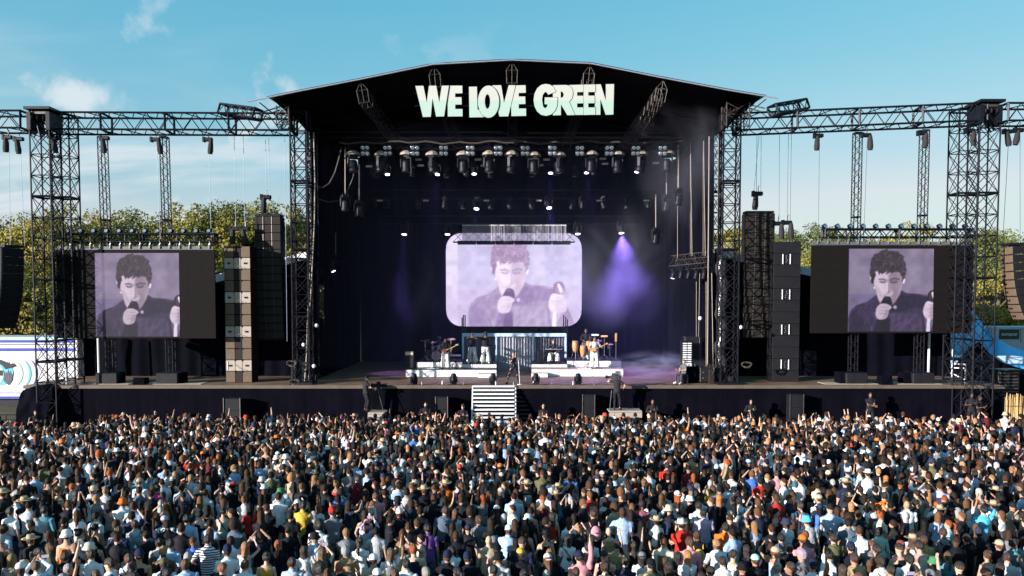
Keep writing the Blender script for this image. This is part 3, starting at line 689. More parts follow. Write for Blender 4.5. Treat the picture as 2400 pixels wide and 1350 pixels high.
# ------------------------------------------------------------------ side screens
img_side = paint(pal_side, 318, 1352, 215, 1222, 230, 232)
M_panel = mat('unlit_led_panel', (0.0075, 0.0060, 0.0062), 0.75, 0, 0.10, 4, 0.1, 90, spec=0.08)
SCR = {}
for key, x0, x1, yt, yb, ix0, ix1, iy0, iy1, Y, lab in (('left', 131, 506, 586, 793, 222, 419, 593, 789, 42.9, 'big left video screen with a purple close-up of a singer'),
                                                         ('right', 1903, 2277, 575, 781, 1990, 2189, 583, 777, 42.9, 'big right video screen with a purple close-up of a singer')):
    a, c = at(x0, yt, Y), at(x1, yb, Y)
    t = empty('video_screen', ((a.x + c.x) / 2, Y, c.z), label=lab, cat='screen'); SCR[key] = (a, c)
    nx_, nz_ = 12, 7
    pan = None
    for i in range(nx_):
        for j in range(nz_):
            w, h = (c.x - a.x) / nx_, (a.z - c.z) / nz_
            if pan is None: pan = MB().bbox((0, 0, 0), (w - .002, 0.12, h - .002), 0.002).mesh('led_panel', M_panel)
            o = link('led_panel', pan, t); o.location = (a.x + w * (i + .5) - t.location.x, 0.06, a.z - h * (j + .5) - t.location.z)
    picture('picture', img_side, at(ix0, iy0, Y - .012), at(ix1, iy0, Y - .012), at(ix0 + (3 if key == 'left' else -3), iy1, Y - .012), at(ix1 + (3 if key == 'left' else -3), iy1, Y - .012), M_led_side, t)
    b = MB(); b.box(((a.x + c.x) / 2, Y + .06, a.z + .10), (c.x - a.x - .1, 0.16, 0.17)); b.build('top_rail', mat('grey_rail', (0.10, 0.10, 0.11), 0.5, .3), t)
    hk = None
    for k in range(16):
        x = a.x + (c.x - a.x) * (k + .5) / 16
        if hk is None: hk = MB().box((0, 0, 0.02), (.06, .05, .22)).tube([(0, 0, .12), (.05, 0, .2), (.02, 0, .3), (-.04, 0, .26)], 0.018, 5).mesh('hook', M_chrome)
        o = link('hook', hk, t); o.location = (x - t.location.x, -.06, a.z + .16 - t.location.z)
    b = MB()
    for k in range(5):
        x = a.x + (c.x - a.x) * (k + .5) / 5; b.tube([(x, Y + .3, c.z), (x, Y + .3, a.z)], 0.03, 5)
    b.build('rear_ladder_frame', M_black, t)
    # lamp bar above it
    tb = beam(at(x0 + 28, yt - 28, Y + .2), at(x1 - 0, yt - 28, Y + .2), 'dark lamp bar just above the %s screen' % key, 0.4, 0.42, 0.4, 'lamp bars above the screens')
    for k in range(9):
        x = at(x0 + 40 + k * (x1 - x0 - 50) / 8, yt, Y).x; zz = at(0, yt - 20, Y).z
        MB().tube([(x, Y + .02, a.z + .2), (x, Y + .02, zz + .4)], 0.025, 5).build('drop_post', M_black, tb)
    for k in range(12):
        px = x0 + 30 + k * (x1 - x0 - 45) / 11
        q = at(px, yt - 40, Y + .1)
        l = empty('spot_lamp', q, label='small black spot lamp on the bar above the %s screen, %s' % (key, nth_left(k, 12)), cat='spot lamp', group='spot lamps above the %s screen' % key)
        MB().lathe([(0.05, .11), (.10, .06), (.115, -.10), (.125, -.12)], 10, Matrix.Translation(q + Vector((0, 0, .14))) @ Matrix.Rotation(R(75), 4, 'X')).build('can', M_black, l)
        MB().lathe([(0.10, 0), (.09, .015)], 10, Matrix.Translation(q + Vector((0, -.13, .11))) @ Matrix.Rotation(R(75), 4, 'X')).build('lens', M_chrome, l)
        MB().tube([q + Vector((-.13, 0, .16)), q + Vector((-.13, 0, 0)), q + Vector((0, 0, -.12)), q + Vector((.13, 0, 0)), q + Vector((.13, 0, .16))], 0.016, 5).build('yoke', M_black, l)
# ------------------------------------------------------------------ centre screen with rounded corners
YC = 53.0
a, c = at(1045, 546, YC), at(1363, 765, YC)
t = empty('centre_video_screen', ((a.x + c.x) / 2, YC, c.z), label='bright lavender video screen with rounded corners at the back of the stage', cat='screen')
img_mid = paint(pal_mid, 73, 1606, 170, 1225, 330, 226)
W_, H_ = c.x - a.x, a.z - c.z
def rmask(u, v, r=1.0):
    x, y = np.abs(u - .5) * W_, np.abs(v - .5) * H_
    dx, dy = np.maximum(x - (W_ / 2 - r), 0), np.maximum(y - (H_ / 2 - r), 0)
    return np.hypot(dx, dy) <= r
picture('picture', img_mid, (a.x, YC, a.z), (c.x, YC, a.z), (a.x, YC, c.z), (c.x, YC, c.z), M_led_mid, t, rmask)
def rrect(w, h, r, n=8):
    out = []
    for cx_, cz_, a0 in ((w / 2 - r, h / 2 - r, 0), (-w / 2 + r, h / 2 - r, 90), (-w / 2 + r, -h / 2 + r, 180), (w / 2 - r, -h / 2 + r, 270)):
        for k in range(n + 1):
            q = R(a0 + 90 * k / n); out.append((cx_ + r * math.cos(q), cz_ + r * math.sin(q)))
    return out
b = MB(); b.prism([((a.x + c.x) / 2 + x, (a.z + c.z) / 2 + z) for x, z in rrect(W_ + .06, H_ + .06, 1.03)], YC + .03, YC + .25); b.build('back_frame', M_black, t)
# ================================================================== loudspeakers
# left ground stack: 12 rows of three-part cabinets
YK = 43.66
xa, xb = at(530, 895, YK).x, at(592, 895, YK).x
wS = xb - xa; ztop = at(560, 577, YK).z; rowh = (ztop - DECK) / 12
t = empty('subwoofer_stack', ((xa + xb) / 2, YK, DECK), label='tall stack of tan subwoofers beside the left video screen', cat='speaker stack')
body = MB().bbox((0, 0.5, rowh / 2), (wS, 1.0, rowh - .012), 0.012).mesh('cabinet', M_blkbox)
def plate(w, h, m, bev=0.02): return MB().bbox((0, -.012, 0), (w, 0.03, h), min(bev, .012)).mesh('grille', m)
wl_, wm_ = wS * 0.355, wS * 0.27
pl = {(k, m.name): plate(w, rowh - .035, m) for k, w in (('s', wl_ - .02), ('m', wm_ - .02)) for m in (M_tan, M_pale, M_brownbox)}
port = MB().lathe([(0.055, 0), (0.055, .012)], 12, Matrix.Rotation(R(90), 4, 'X')).mesh('port', M_black)
hnd = MB().tube([(0, 0, -.23), (0, 0, .23)], 0.018, 5).mesh('handle', M_white)
clip = MB().box((0, 0, 0), (.05, .03, .12)).mesh('clip', M_black)
for r_ in range(12):
    o = link('cabinet', body, t); o.location = (0, 0, r_ * rowh)
    pale = r_ in (1, 4, 7, 10)
    for k, sx in (('s', -1), ('m', 0), ('s', 1)):
        mt = M_pale if pale else (M_brownbox if k == 'm' else M_tan)
        p_ = link('grille', pl[(k, mt.name)], o); p_.location = (sx * (wl_ + wm_) / 2, -.01, rowh / 2)
        if pale and k == 's':
            for s2 in (-1, 1):
                q = link('port', port, o); q.location = (sx * (wl_ + wm_) / 2 + s2 * .045, -.045, rowh / 2)
    for sx in (-1, 1):
        q = link('clip', clip, o); q.location = (sx * wm_ / 2, -.05, rowh * .98)
    if pale:
        q = link('handle', hnd, o); q.location = (-wS / 2 + .12, -.05, rowh / 2)
        q = link('cable', MB().tube([(-.25, -.05, .1), (-.1, -.09, -.02), (.1, -.1, -.16), (.45, -.05, -.26)], 0.012, 5).mesh('cable', M_rope), o); q.location = (0, 0, rowh / 2)
# inner flown arrays
def flown_array(x0, x1, ytop, ybot, Y, rows, label, mt, curve=0.5):
    a, c = at(x0, ytop, Y), at(x1, ybot, Y); w = c.x - a.x; h = (a.z - c.z) / rows
    t = empty('line_array', ((a.x + c.x) / 2, Y, c.z), label=label, cat='speaker array', group='main speaker hangs')
    bd = MB().bbox((0, 0.4, 0), (w, 0.8, h - .01), 0.012).mesh('cabinet', M_blkbox)
    fp = MB().bbox((0, 0, 0), (w * .32, 0.03, h - .03), 0.01).mesh('grille', mt)
    cp = MB().tube([(0, 0, -h / 2 + .02), (0, 0, h / 2 - .02)], 0.018, 5).mesh('rigging_bar', M_alu)
    for i in range(rows):
        o = link('cabinet', bd, t); f_ = i / (rows - 1)
        o.location = (0, curve * (1 - f_) ** 2 * 0.7, h * (i + .5)); o.rotation_euler = (R(-9 * (1 - f_)), 0, 0)
        for k in (-1, 0, 1):
            q = link('grille', fp, o); q.location = (k * w * .335, -.012, 0)
        for k in (-1, 1):
            q = link('rigging_bar', cp, o); q.location = (k * w * .167, -.03, 0)
    b = MB(); b.box(((a.x + c.x) / 2, Y + .4, a.z + .08), (w * .96, .7, .12)); b.build('fly_frame', M_black, t)
    return t
flown_array(596, 661, 507, 795, 44.6, 15, 'wide dark flown speaker array left of the stage opening', M_brownbox)
flown_array(1748, 1812, 500, 792, 44.6, 15, 'wide dark flown speaker array right of the stage opening', M_brownbox)
# right tall subwoofer hang with pairs of pale handles
Y = 44.0
a, c = at(1814, 566, Y), at(1872, 892, Y); c.z = DECK; w = c.x - a.x; rows = 12; h = (a.z - c.z) / rows
t = empty('subwoofer_stack', ((a.x + c.x) / 2, Y, DECK), label='tall black subwoofer column right of the stage with pale handle pairs', cat='speaker stack')
bd = MB().bbox((0, .5, h / 2), (w, 1.0, h - .01), .012).mesh('cabinet', M_blkbox)
hn = MB().tube([(0, 0, -h * .42), (0, 0, h * .42)], 0.028, 6).mesh('handle', M_white)
kn = MB().lathe([(0.03, 0), (.03, .03)], 8, Matrix.Rotation(R(90), 4, 'X')).mesh('connector', M_chrome)
for i in range(rows):
    o = link('cabinet', bd, t); o.location = (0, 0, i * h)
    if i in (1, 4, 7, 10):
        for k in (-1, 1):
            q = link('handle', hn, o); q.location = (k * .20 - .05, -.05, h / 2)
        for k in range(4):
            q = link('connector', kn, o); q.location = (-.05 + random.uniform(-.04, .04), -.02, h * (.25 + .17 * k))
# outer curved arrays at both picture edges
def j_array(px, py0, Y, rot, label, mt, rows=9, w=1.15, h=0.42):
    p0 = at(px, py0, Y)
    t = empty('curved_line_array', p0, rot, label=label, cat='speaker array', group='outer speaker hangs')
    # wedge cabinet
    bd = MB(); bd.add([(-w / 2, 0, -h / 2), (w / 2, 0, -h / 2), (w / 2, 0, h / 2), (-w / 2, 0, h / 2), (-w * .42, .75, -h * .36), (w * .42, .75, -h * .36), (w * .42, .75, h * .36), (-w * .42, .75, h * .36)], [(0, 1, 2, 3), (7, 6, 5, 4), (0, 4, 5, 1), (1, 5, 6, 2), (2, 6, 7, 3), (3, 7, 4, 0)])
    bd = bd.mesh('cabinet', M_blkbox)
    fp = MB().bbox((0, -.015, 0), (w * .96, .03, h * .86), .01).mesh('grille', mt)
    pt = MB().lathe([(0.06, 0), (.06, .015)], 10, Matrix.Rotation(R(90), 4, 'X')).mesh('port', M_black)
    ang, pos = 3.0, Vector((0, 0, 0))
    MB().box((0, .35, .32), (w * .8, .9, .12)).build('fly_frame', M_black, t, origin=(0, 0, 0))
    for i in range(rows):
        o = link('cabinet', bd, t); o.location = pos; o.rotation_euler = (R(ang), 0, 0)
        q = link('grille', fp, o)
        for k in (-1, 1):
            q = link('port', pt, o); q.location = (k * .09 - .28, -.04, 0)
        ang += 0.6 + i * 0.55
        pos = pos + Matrix.Rotation(R(ang - .6), 4, 'X') @ Vector((0, 0, -h * 1.01))
    return t
j_array(2360, 588, 41.4, R(-94), 'curved flown speaker array at the right edge, tan front turned to the light', M_tan)
j_array(30, 592, 41.4, R(62), 'curved dark flown speaker array at the left edge, seen from its side', M_blkbox, rows=10)
# ------------------------------------------------------------------ hoists, wires
hoist_body = MB().bbox((0, 0, 0), (.42, .22, .2), .04).box((-.24, 0, 0), (.1, .26, .26)).mesh('motor', M_black)
hoist_hook = MB().tube([(0, 0, .1), (0, 0, .3), (.04, 0, .36), (0, 0, .42), (-.04, 0, .36)], .02, 5).mesh('hook', M_alu)
bag = MB().tube([(0, 0, .05), (.01, 0, -.2), (.02, 0, -.5), (.02, 0, -.68)], [.10, .13, .15, .12], 10).mesh('chain_bag', mat('chain_bag', (0.02, 0.018, 0.02), 0.8, 0, 0.3, 5, 0.4, 20))
def hoist(px, py, Y, wire_to, label, tilt=0.0, group='chain hoists', sc=1.0):
    p = at(px, py, Y)
    t = empty('chain_hoist', p, label=label, cat='hoist', group=group); t.scale = (sc,) * 3
    link('motor', hoist_body, t)
    link('hook', hoist_hook, t)
    o = link('chain_bag', bag, t); o.location = (random.choice((-.12, .14)), -.05, -.08); o.rotation_euler = (0, tilt, 0)
    if wire_to: wire([p + Vector((0.02, 0, -.1)), at(wire_to[0], wire_to[1], Y)], 'thin taut chain below the ' + label.split(' under')[0].split(' on top')[0].replace('black ', '') + wire_to[2])
    return t
def wire(pts, label, r=0.012, m=None, group='rigging wires', name='rigging_wire', cat='wire'):
    o = MB().tube(pts, r, 5).build(name, m or M_wire, None, origin=pts[0]); return tag(o, label, cat, group)
for px, py, Y, wt, lab, tl in (
    (20, 322, 42.2, (24, 575, ', at the far left edge'), 'black chain hoist under the outer left truss, at the picture edge', 0.05),
    (46, 326, 42.2, (58, 575, ', next to the left tower'), 'black chain hoist under the outer left truss, next to the tower', -.1),
    (132, 324, 42.4, None, 'black chain hoist under the left truss, in front of the tower pair', -.1),
    (247, 324, 42.6, None, 'black chain hoist under the left truss, beside the first thin mast', -.08),
    (366, 327, 42.8, (376, 560, ', left of the second mast'), 'black chain hoist under the left truss, beside the second thin mast', -.12),
    (489, 327, 43.0, (495, 560, ', above the left screen edge'), 'black chain hoist under the left truss, nearest the stage', .12),
    (1920, 318, 42.6, (1918, 545, ', above the right screen edge'), 'black chain hoist under the right truss, nearest the stage', .06),
    (2032, 317, 42.2, (2025, 545, ', right of the third mast'), 'black chain hoist under the right truss, beside the third thin mast', .0),
    (2163, 312, 42.0, None, 'black chain hoist under the right truss, in front of the fourth thin mast', .1),
    (2274, 306, 41.9, None, 'black chain hoist under the right truss, in front of the tower pair', .0),
    (2364, 308, 41.6, (2350, 572, ', next to the right tower'), 'black chain hoist under the outer right truss, next to the tower', -.15),
    (2390, 305, 41.6, (2391, 570, ', at the far right edge'), 'black chain hoist under the outer right truss, at the picture edge', .2)):
    hoist(px, py, Y, wt, lab, tl)
hoist(625, 462, 44.6, None, 'chain hoist on top of the left flown speaker array', .1, 'array hoists', 1.15)
hoist(1777, 454, 44.6, None, 'chain hoist on top of the right flown speaker array', .1, 'array hoists', 1.15)
hoist(552, 536, 44.2, None, 'twin chain hoist above the tan subwoofer stack', .1, 'array hoists', 1.1); hoist(576, 536, 44.2, None, 'second of the twin chain hoists above the tan subwoofer stack', -.1, 'array hoists', 1.1)
hoist(1824, 524, 44.2, None, 'chain hoist above the black subwoofer column, left one', .0, 'array hoists', 1.1); hoist(1846, 522, 44.2, None, 'chain hoist above the black subwoofer column, right one', .0, 'array hoists', 1.1)
for k, (xt, yt, xb_, yb_, Y, lab) in enumerate(((622, 318, 624, 458, 44.4, 'left wire down to the left flown array'), (630, 318, 632, 458, 44.4, 'right wire down to the left flown array'), (549, 318, 553, 530, 44.2, 'wire down to the left twin hoist'), (570, 318, 574, 530, 44.2, 'wire down to the right twin hoist'), (667, 320, 673, 800, 43.6, 'wire just left of the left roof tower'),
    (1774, 318, 1773, 450, 44.4, 'left wire down to the right flown array'), (1784, 318, 1783, 450, 44.4, 'right wire down to the right flown array'), (1827, 312, 1826, 518, 44.2, 'left wire down to the black subwoofer column'), (1848, 312, 1845, 518, 44.2, 'right wire down to the black subwoofer column'), (1855, 312, 1852, 518, 44.3, 'slack thin line beside the black subwoofer column'), (1779, 318, 1764, 480, 44.5, 'slanting thin line beside the right array hoist'))):
    wire([at(xt, yt, Y), at(xb_, yb_, Y)], lab, 0.012)
for k, (xt, yt, xb_, yb_, Y) in enumerate(((735, 300, 735, 545, 43.6), (722, 320, 724, 560, 43.8), (739, 330, 731, 560, 43.4))):
    pass
# ropes and cable looms inside the stage mouth
wire([at(735, 310, 43.4), at(738, 420, 43.4), at(737, 520, 43.4), at(728, 700, 43.2), at(714, 896, 42.8)], 'long pale rope slanting down beside the left roof tower', 0.035, M_rope, 'stage ropes', 'rope', 'rope')
wire([at(720, 320, 43.6), at(727, 480, 43.6), at(730, 560, 43.5), at(720, 760, 43.3), at(716, 890, 43.0)], 'thin pale rope close to the left roof tower', 0.022, M_rope, 'stage ropes', 'rope', 'rope')
sw = [at(801, 345, 45.2), at(795, 370, 45.0), at(785, 405, 44.8), at(772, 430, 44.6), at(757, 440, 44.4), at(745, 437, 44.2), at(739, 425, 44.0)]
wire(sw, 'slack cable loom swagged from lighting truss to left tower', 0.045, M_rubber, 'stage ropes', 'cable_loom', 'cable')
sw = [at(835, 385, 45.6), at(826, 420, 45.8), at(812, 452, 46.0), at(795, 470, 46.0), at(770, 474, 46.0), at(745, 466, 46.0)]
wire(sw, 'second slack cable loom hanging behind the swagged loom', 0.035, M_rubber, 'stage ropes', 'cable_loom', 'cable')
for k, (x, y0_, y1_, Y, r_) in enumerate(sorted(((1618, 335, 600, 45.5, .02), (1649, 330, 600, 44.9, .02), (1662, 320, 860, 44.2, .03), (1673, 350, 640, 45, .02), (1684, 330, 880, 43.6, .03), (1640, 640, 860, 46.5, .015), (1632, 660, 800, 47, .015), (1668, 640, 880, 44.5, .02), (1655, 660, 860, 45.0, .018), (1690, 360, 640, 45.2, .02)))):
    wire([at(x, y0_, Y), at(x - 4 * ((k % 3) - 1), y1_, Y)], 'vertical cable in the hazy right side of the stage, ' + nth_left(k, 10), r_, M_rope, 'vertical lines at stage right', 'hanging_cable', 'cable')
# ================================================================== stage lighting
def head_meshes():
    d = {}
    d['base'] = MB().bbox((0, 0, -.07), (.40, .30, .14), .02).box((-.12, 0, .04), (.05, .08, .1)).box((.12, 0, .04), (.05, .08, .1)).mesh('base', M_black)
    yk = MB()
    for s_ in (-1, 1): yk.bbox((s_ * .235, 0, -.36), (.06, .16, .42), .02)
    yk.bbox((0, 0, -.17), (.53, .2, .07), .02); d['yoke'] = yk.mesh('yoke', M_black)
    d['head'] = MB().lathe([(.07, .26), (.14, .24), (.18, .16), (.19, .02), (.185, -.10), (.20, -.13), (.20, -.26), (.185, -.28)], 16).mesh('head', M_black, smooth=True)
    d['lens'] = MB().lathe([(.175, 0), (.15, -.02), (.08, -.035), (0.005, -.04)], 16).mesh('lens', M_lens, smooth=True)
    d['lit'] = MB().lathe([(.175, 0), (.15, -.02), (.08, -.035), (0.005, -.04)], 16).mesh('lens', M_lit, smooth=True)
    d['hood'] = MB().lathe([(.03, .17), (.16, .13), (.30, .03), (.33, -.06), (.30, -.05), (.15, .10), (.02, .14)], 9).mesh('rain_hood', M_hood)
    return d
HD = head_meshes()
def moving_light(p, label, tilt=0.0, pan=0.0, lit=False, hood=False, sc=1.0, group='moving lights', floor=False, spot=None, wash=False):
    t = empty('moving_light', p, pan, label=label, cat='stage light', group=group); t.scale = (sc,) * 3
    if floor: t.rotation_euler = (math.pi, 0, pan)
    link('base', HD['base'], t)
    link('yoke', HD['yoke'], t)
    h = link('head', HD['head'], t); h.location = (0, 0, -.50); h.rotation_euler = (tilt, 0, 0)
    q = link('lens', HD['lit'] if lit else HD['lens'], h); q.location = (0, 0, -.27)
    if hood: q = link('rain_hood', HD['hood'], t); q.location = (0, 0, .02)
    if spot:
        ld = bpy.data.lights.new('stage_beam', 'SPOT'); ld.energy = spot * (6 if wash else 4); ld.color = (0.36, 0.20, 1.0); ld.spot_size = R(75 if wash else 24); ld.spot_blend = 1.0 if wash else 0.7; ld.shadow_soft_size = 0.12
        lo = bpy.data.objects.new('lamp_beam', ld); COL.objects.link(lo); lo.parent = h; lo.location = (0, 0, -.36)
    return t
YT = 45.2
tt = empty('truss_beam', at(1200, 340, YT), label='long front lighting truss across the stage opening', cat='truss', group='lighting trusses')
truss(tt, at(800, 338, YT), at(1600, 338, YT), 0.5, 0.5, (0, 1, 0), .5, .025, .012, M_black)
b = MB(); pts = [at(795 + k * 20.3, 334 + 2.5 * math.sin(k * 1.7) + 1.5 * math.sin(k * .6), YT - .3) for k in range(41)]; b.tube(pts, .05, 6); b.build('cable_loom', M_rubber, tt)
BX = (856, 909, 973, 1040, 1103, 1168, 1231, 1295, 1359, 1428, 1490, 1553)
bh = MB().bbox((0, 0, 0), (.48, .12, .62), .02).mesh('housing', M_black)
lampm = MB().lathe([(.115, 0), (.105, -.03), (.05, -.012), (.01, -.01)], 12, Matrix.Rotation(R(-90), 4, 'X')).mesh('lamp', M_blind, smooth=True)
for i, x in enumerate(BX):
    p = at(x, 353, YT - .35)
    t = empty('blinder_light', p, label='four-lamp blinder on the front lighting truss, ' + nth_left(i, 12), cat='stage light', group='four-lamp blinders'); t.rotation_euler = (R(18), 0, R(random.uniform(-8, 8)))
    link('housing', bh, t)
    for sx in (-1, 1):
        for sz in (-1, 1):
            o = link('lamp', lampm, t); o.location = (sx * .12, -.065, sz * .15)
for i, (x, y) in enumerate(((828, 362), (893, 363), (952, 362), (1013, 363), (1086, 363), (1146, 362), (1199, 362), (1251, 364), (1310, 364), (1386, 362), (1447, 362), (1502, 361), (1563, 359))):
    moving_light(at(x, y, YT), 'hooded moving light hanging from the front truss, ' + nth_left(i, 13), R((-6, 14, 4, -12, 9)[i % 5]), R((20, 60, -15, 80, 0)[i % 5]), False, True, 1.25, 'hooded moving lights on the front truss')
LIT1 = ((908, 384), (1026, 384), (1111, 383), (1291, 381), (1374, 380), (1493, 378))
for i, (x, y) in enumerate(LIT1):
    moving_light(at(x, y, YT + .9), 'lit lavender moving light in the front row under the roof, ' + nth_left(i, 6), R(-22), R(10 * (-1) ** i), True, False, .8, 'lit moving lights of the front row', spot=(200 if i in (1, 3, 4) else None))
for i, (x, y) in enumerate(((873, 384), (880, 392), (966, 388), (1006, 384), (1046, 390), (1093, 386), (1148, 390), (1246, 388), (1304, 385), (1349, 388), (1391, 384))):
    moving_light(at(x, y, YT + .8), 'dark moving light pointing down below the front truss, ' + nth_left(i, 11), R((5, -8, 10)[i % 3]), R(90 if i % 2 else 70), False, False, .8, 'dark moving lights below the front truss')
for i, (x, y) in enumerate(((865, 390), (981, 374), (986, 388), (1120, 374), (1134, 388), (1266, 387), (1281, 374), (1413, 372), (1418, 384), (1537, 382))):
    p = at(x, y, YT + .5); o = MB().bbox(p, (.36, .15, .10), .015).build('strobe_bar', mat('strobe_face', (0.42, 0.38, 0.34), .4, .2) if i == 0 else MATS['strobe_face'], None, origin=p)
    tag(o, 'pale strobe bar among the front truss lights, ' + nth_left(i, 10), 'stage light', 'strobe bars')
YT2 = 49.5
tt = empty('truss_beam', at(1200, 462, YT2), label='second lighting truss deeper inside the stage', cat='truss', group='lighting trusses')
truss(tt, at(850, 455, YT2), at(1590, 455, YT2), .5, .5, (0, 1, 0), .6, .022, .010, M_black)
moving_light(at(1118, 462, YT2 - .3), 'lit lavender moving light on the second truss, left one', R(-25), R(-15), True, False, .95, 'lit moving lights of the second truss', spot=200)
moving_light(at(1286, 460, YT2 - .3), 'lit lavender moving light on the second truss, right one', R(-25), R(14), True, False, .95, 'lit moving lights of the second truss', spot=520)
for i, x in enumerate((880, 905, 980, 1042, 1085, 1150, 1195, 1245, 1340, 1365, 1415, 1470, 1520)):
    moving_light(at(x, 462 + (i % 3), YT2 - .2), 'dark moving light on the second truss, ' + nth_left(i, 13), R((4, -12, 8)[i % 3]), R(30 * (i % 4)), False, False, .85, 'dark moving lights on the second truss')
for i, x in enumerate((890, 998, 1140, 1263, 1405, 1515)):
    p = at(x, 470, YT2 - .5); tag(MB().bbox(p, (.34, .15, .09), .015).build('strobe_bar', MATS['strobe_face'], None, origin=p), 'pale strobe bar on the second truss, ' + nth_left(i, 6), 'stage light', 'strobe bars of the second truss')
YT3 = 52.0
tt = empty('truss_beam', at(1200, 515, YT3), label='third lighting truss just above the centre screen', cat='truss', group='lighting trusses')
truss(tt, at(900, 515, YT3), at(1500, 515, YT3), .5, .5, (0, 1, 0), .6, .022, .010, M_black)
for i, (x, y, sp_w, pn) in enumerate(((948, 521, 420, -8), (1049, 521, 420, 0), (1354, 520, 420, 5), (1456, 518, 650, 10))):
    moving_light(at(x, y, YT3 - .3), ('lit lavender moving light above the centre screen, outer left', 'lit lavender moving light at the screen top left corner', 'lit lavender moving light at the screen top right corner', 'lit lavender moving light above the centre screen, outer right')[i], R(-14), R(pn), True, False, 1.0, 'lit moving lights above the screen', spot=sp_w, wash=i == 3)
for x, y0_, y1_, Y, lab in ((809, 345, 457, 45.4, 'moving light dropped on a pole at stage left, higher one'), (842, 385, 470, 45.0, 'moving light dropped on a pole at stage left, lower one'), (1590, 340, 443, 45.3, 'moving light dropped on a pole at stage right'), (1562, 395, 458, 46.5, 'dim moving light dropped on a pole at stage right'), (1537, 455, 536, 48.5, 'small moving light hanging on a pole right of the screen')):
    wire([at(x, y0_, Y), at(x, y1_, Y)], 'pale pole holding the ' + lab, .03, M_rope, 'drop poles', 'drop_pole', 'pole')
    moving_light(at(x, y1_, Y), lab, R(6), R(30), False, False, 1.15, 'dropped moving lights')
for i, x in enumerate((758, 778)):
    moving_light(at(x, 614, 48.5), ('left', 'right')[i] + ' one of two lit lamps low in the dark left wing', R(-30), R(70), True, False, .75, 'wing lamps')
t = empty('truss_beam', at(768, 605, 48.4), label='small hanging truss in the dark left wing', cat='truss', group='small hanging trusses'); truss(t, at(745, 605, 48.4), at(795, 605, 48.4), .4, .4, (0, 1, 0), .4, .022, .01, M_black)
wire([at(787, 545, 48.4), at(787, 595, 48.4)], 'wire above the small truss in the left wing', .015, M_rope)
# tilted ladder truss with lamps, stage right
t = empty('truss_beam', at(1618, 615, 46.0), label='tilted ladder truss with hanging lamps at stage right', cat='truss', group='small hanging trusses')
truss(t, at(1575, 617, 46.5), at(1662, 608, 45.0), .7, .5, (0, .6, .8), .28, .025, .014, M_alu)
for i, x in enumerate((1578, 1596, 1614, 1632, 1650)):
    moving_light(at(x, 630, 46.2 - i * .25), 'slim silver-edged lamp under the tilted ladder truss, ' + nth_left(i, 5), R(10), R(90), i == 0, False, .7, 'lamps under the ladder truss')
for i, (x, yb_) in enumerate(((1588, 605), (1618, 600), (1648, 600))): wire([at(x, 345, 45.6), at(x, yb_, 45.9)], 'suspension line of the tilted ladder truss, ' + nth_left(i, 3), .014, M_rope, 'ladder truss lines')
# row of floor moving lights on the stage lip
for i, x in enumerate((970, 1063, 1156, 1256, 1355)):
    p = on_z(x, 899, DECK); p.y = Y0 + .35; p.x = at(x, 899, p.y).x
    moving_light(p, ('floor moving light at the stage lip, leftmost of the row', 'floor moving light at the stage lip, second from the left', 'floor moving light at the stage lip beside the stairs', 'floor moving light at the stage lip right of the singer', 'floor moving light at the stage lip, rightmost of the row')[i], R(200 - 12 * (i % 2)), R((40, 15, 5, -10, 0)[i]), False, False, .78, 'floor lights on the stage lip', floor=True)
# truss with a pale strip curtain over the centre screen
YG = 51.2
t = empty('curtained_truss', at(1205, 550, YG), label='truss wrapped in a pale strip curtain over the centre screen top', cat='truss')
truss(t, at(1062, 556, YG + .3), at(1347, 556, YG + .3), .5, .62, (0, 1, 0), .62, .03, .016, M_black)
M_gauze = mat('pale_strip_curtain', (0.30, 0.29, 0.34), .8, 0, .2, 12)
gm = M_gauze; N, L = gm.node_tree.nodes, gm.node_tree.links; p = N['Principled BSDF']; p.inputs['Alpha'].default_value = 0.55
a, c = at(1083, 528, YG - .1), at(1327, 566, YG - .1)
strip = MB().sheet(lambda u, v: ((u - .5) * .205, .03 * math.sin(u * 9), -(a.z - c.z) * v), 4, 1).mesh('curtain_strip', M_gauze)
for k in range(33):
    o = link('curtain_strip', strip, t); o.location = Vector((a.x + (c.x - a.x) * (k + .5) / 33, YG - .1 + random.uniform(-.03, .03), a.z)) - t.location; o.rotation_euler = (0, 0, R(random.uniform(-35, 35)))
MB().tube([a, (c.x, a.y, a.z)], .035, 6).build('curtain_rail', M_white, t)
for k in range(6):
    x0, x1 = a.x - .3 + k * (c.x - a.x + .6) / 6, a.x - .3 + (k + 1) * (c.x - a.x + .6) / 6
    MB().bbox(((x0 + x1) / 2, YG - .05, at(0, 569, YG).z), (x1 - x0 - .03, .16, .24), .02).build('lamp_batten', M_black, t)
# ================================================================== risers and stage set
def riser(x0, x1, ytop, ybot, depth, label, ybase=None, Yf=None, zb=None, top=None, seams=2):
    zb = DECK if zb is None else zb
    Yf = Yf if Yf is not None else on_z(x0, ybot, zb).y
    a, c = at(x0, ytop, Yf), at(x1, ytop, Yf); z1 = a.z
    t = empty('band_riser', ((a.x + c.x) / 2, Yf, zb), label=label, cat='riser', group='white band risers')
    n = seams
    for k in range(n):
        xa_, xb_ = a.x + (c.x - a.x) * k / n, a.x + (c.x - a.x) * (k + 1) / n
        MB().bbox(((xa_ + xb_) / 2, Yf + .02, (zb + z1) / 2), (xb_ - xa_ - .01, .04, z1 - zb - .03), .006).build('fascia_panel', M_white, t)
    MB().box(((a.x + c.x) / 2, Yf + depth / 2 + .045, (zb + z1) / 2 - .02), (c.x - a.x - .02, depth, z1 - zb - .04)).build('carcass', M_cloth, t)
    MB().bbox(((a.x + c.x) / 2, Yf + depth / 2 + .02, z1 - .012), (c.x - a.x, depth + .05, .03), .006).build('top_board', top or M_black, t)
    return t, Yf, z1
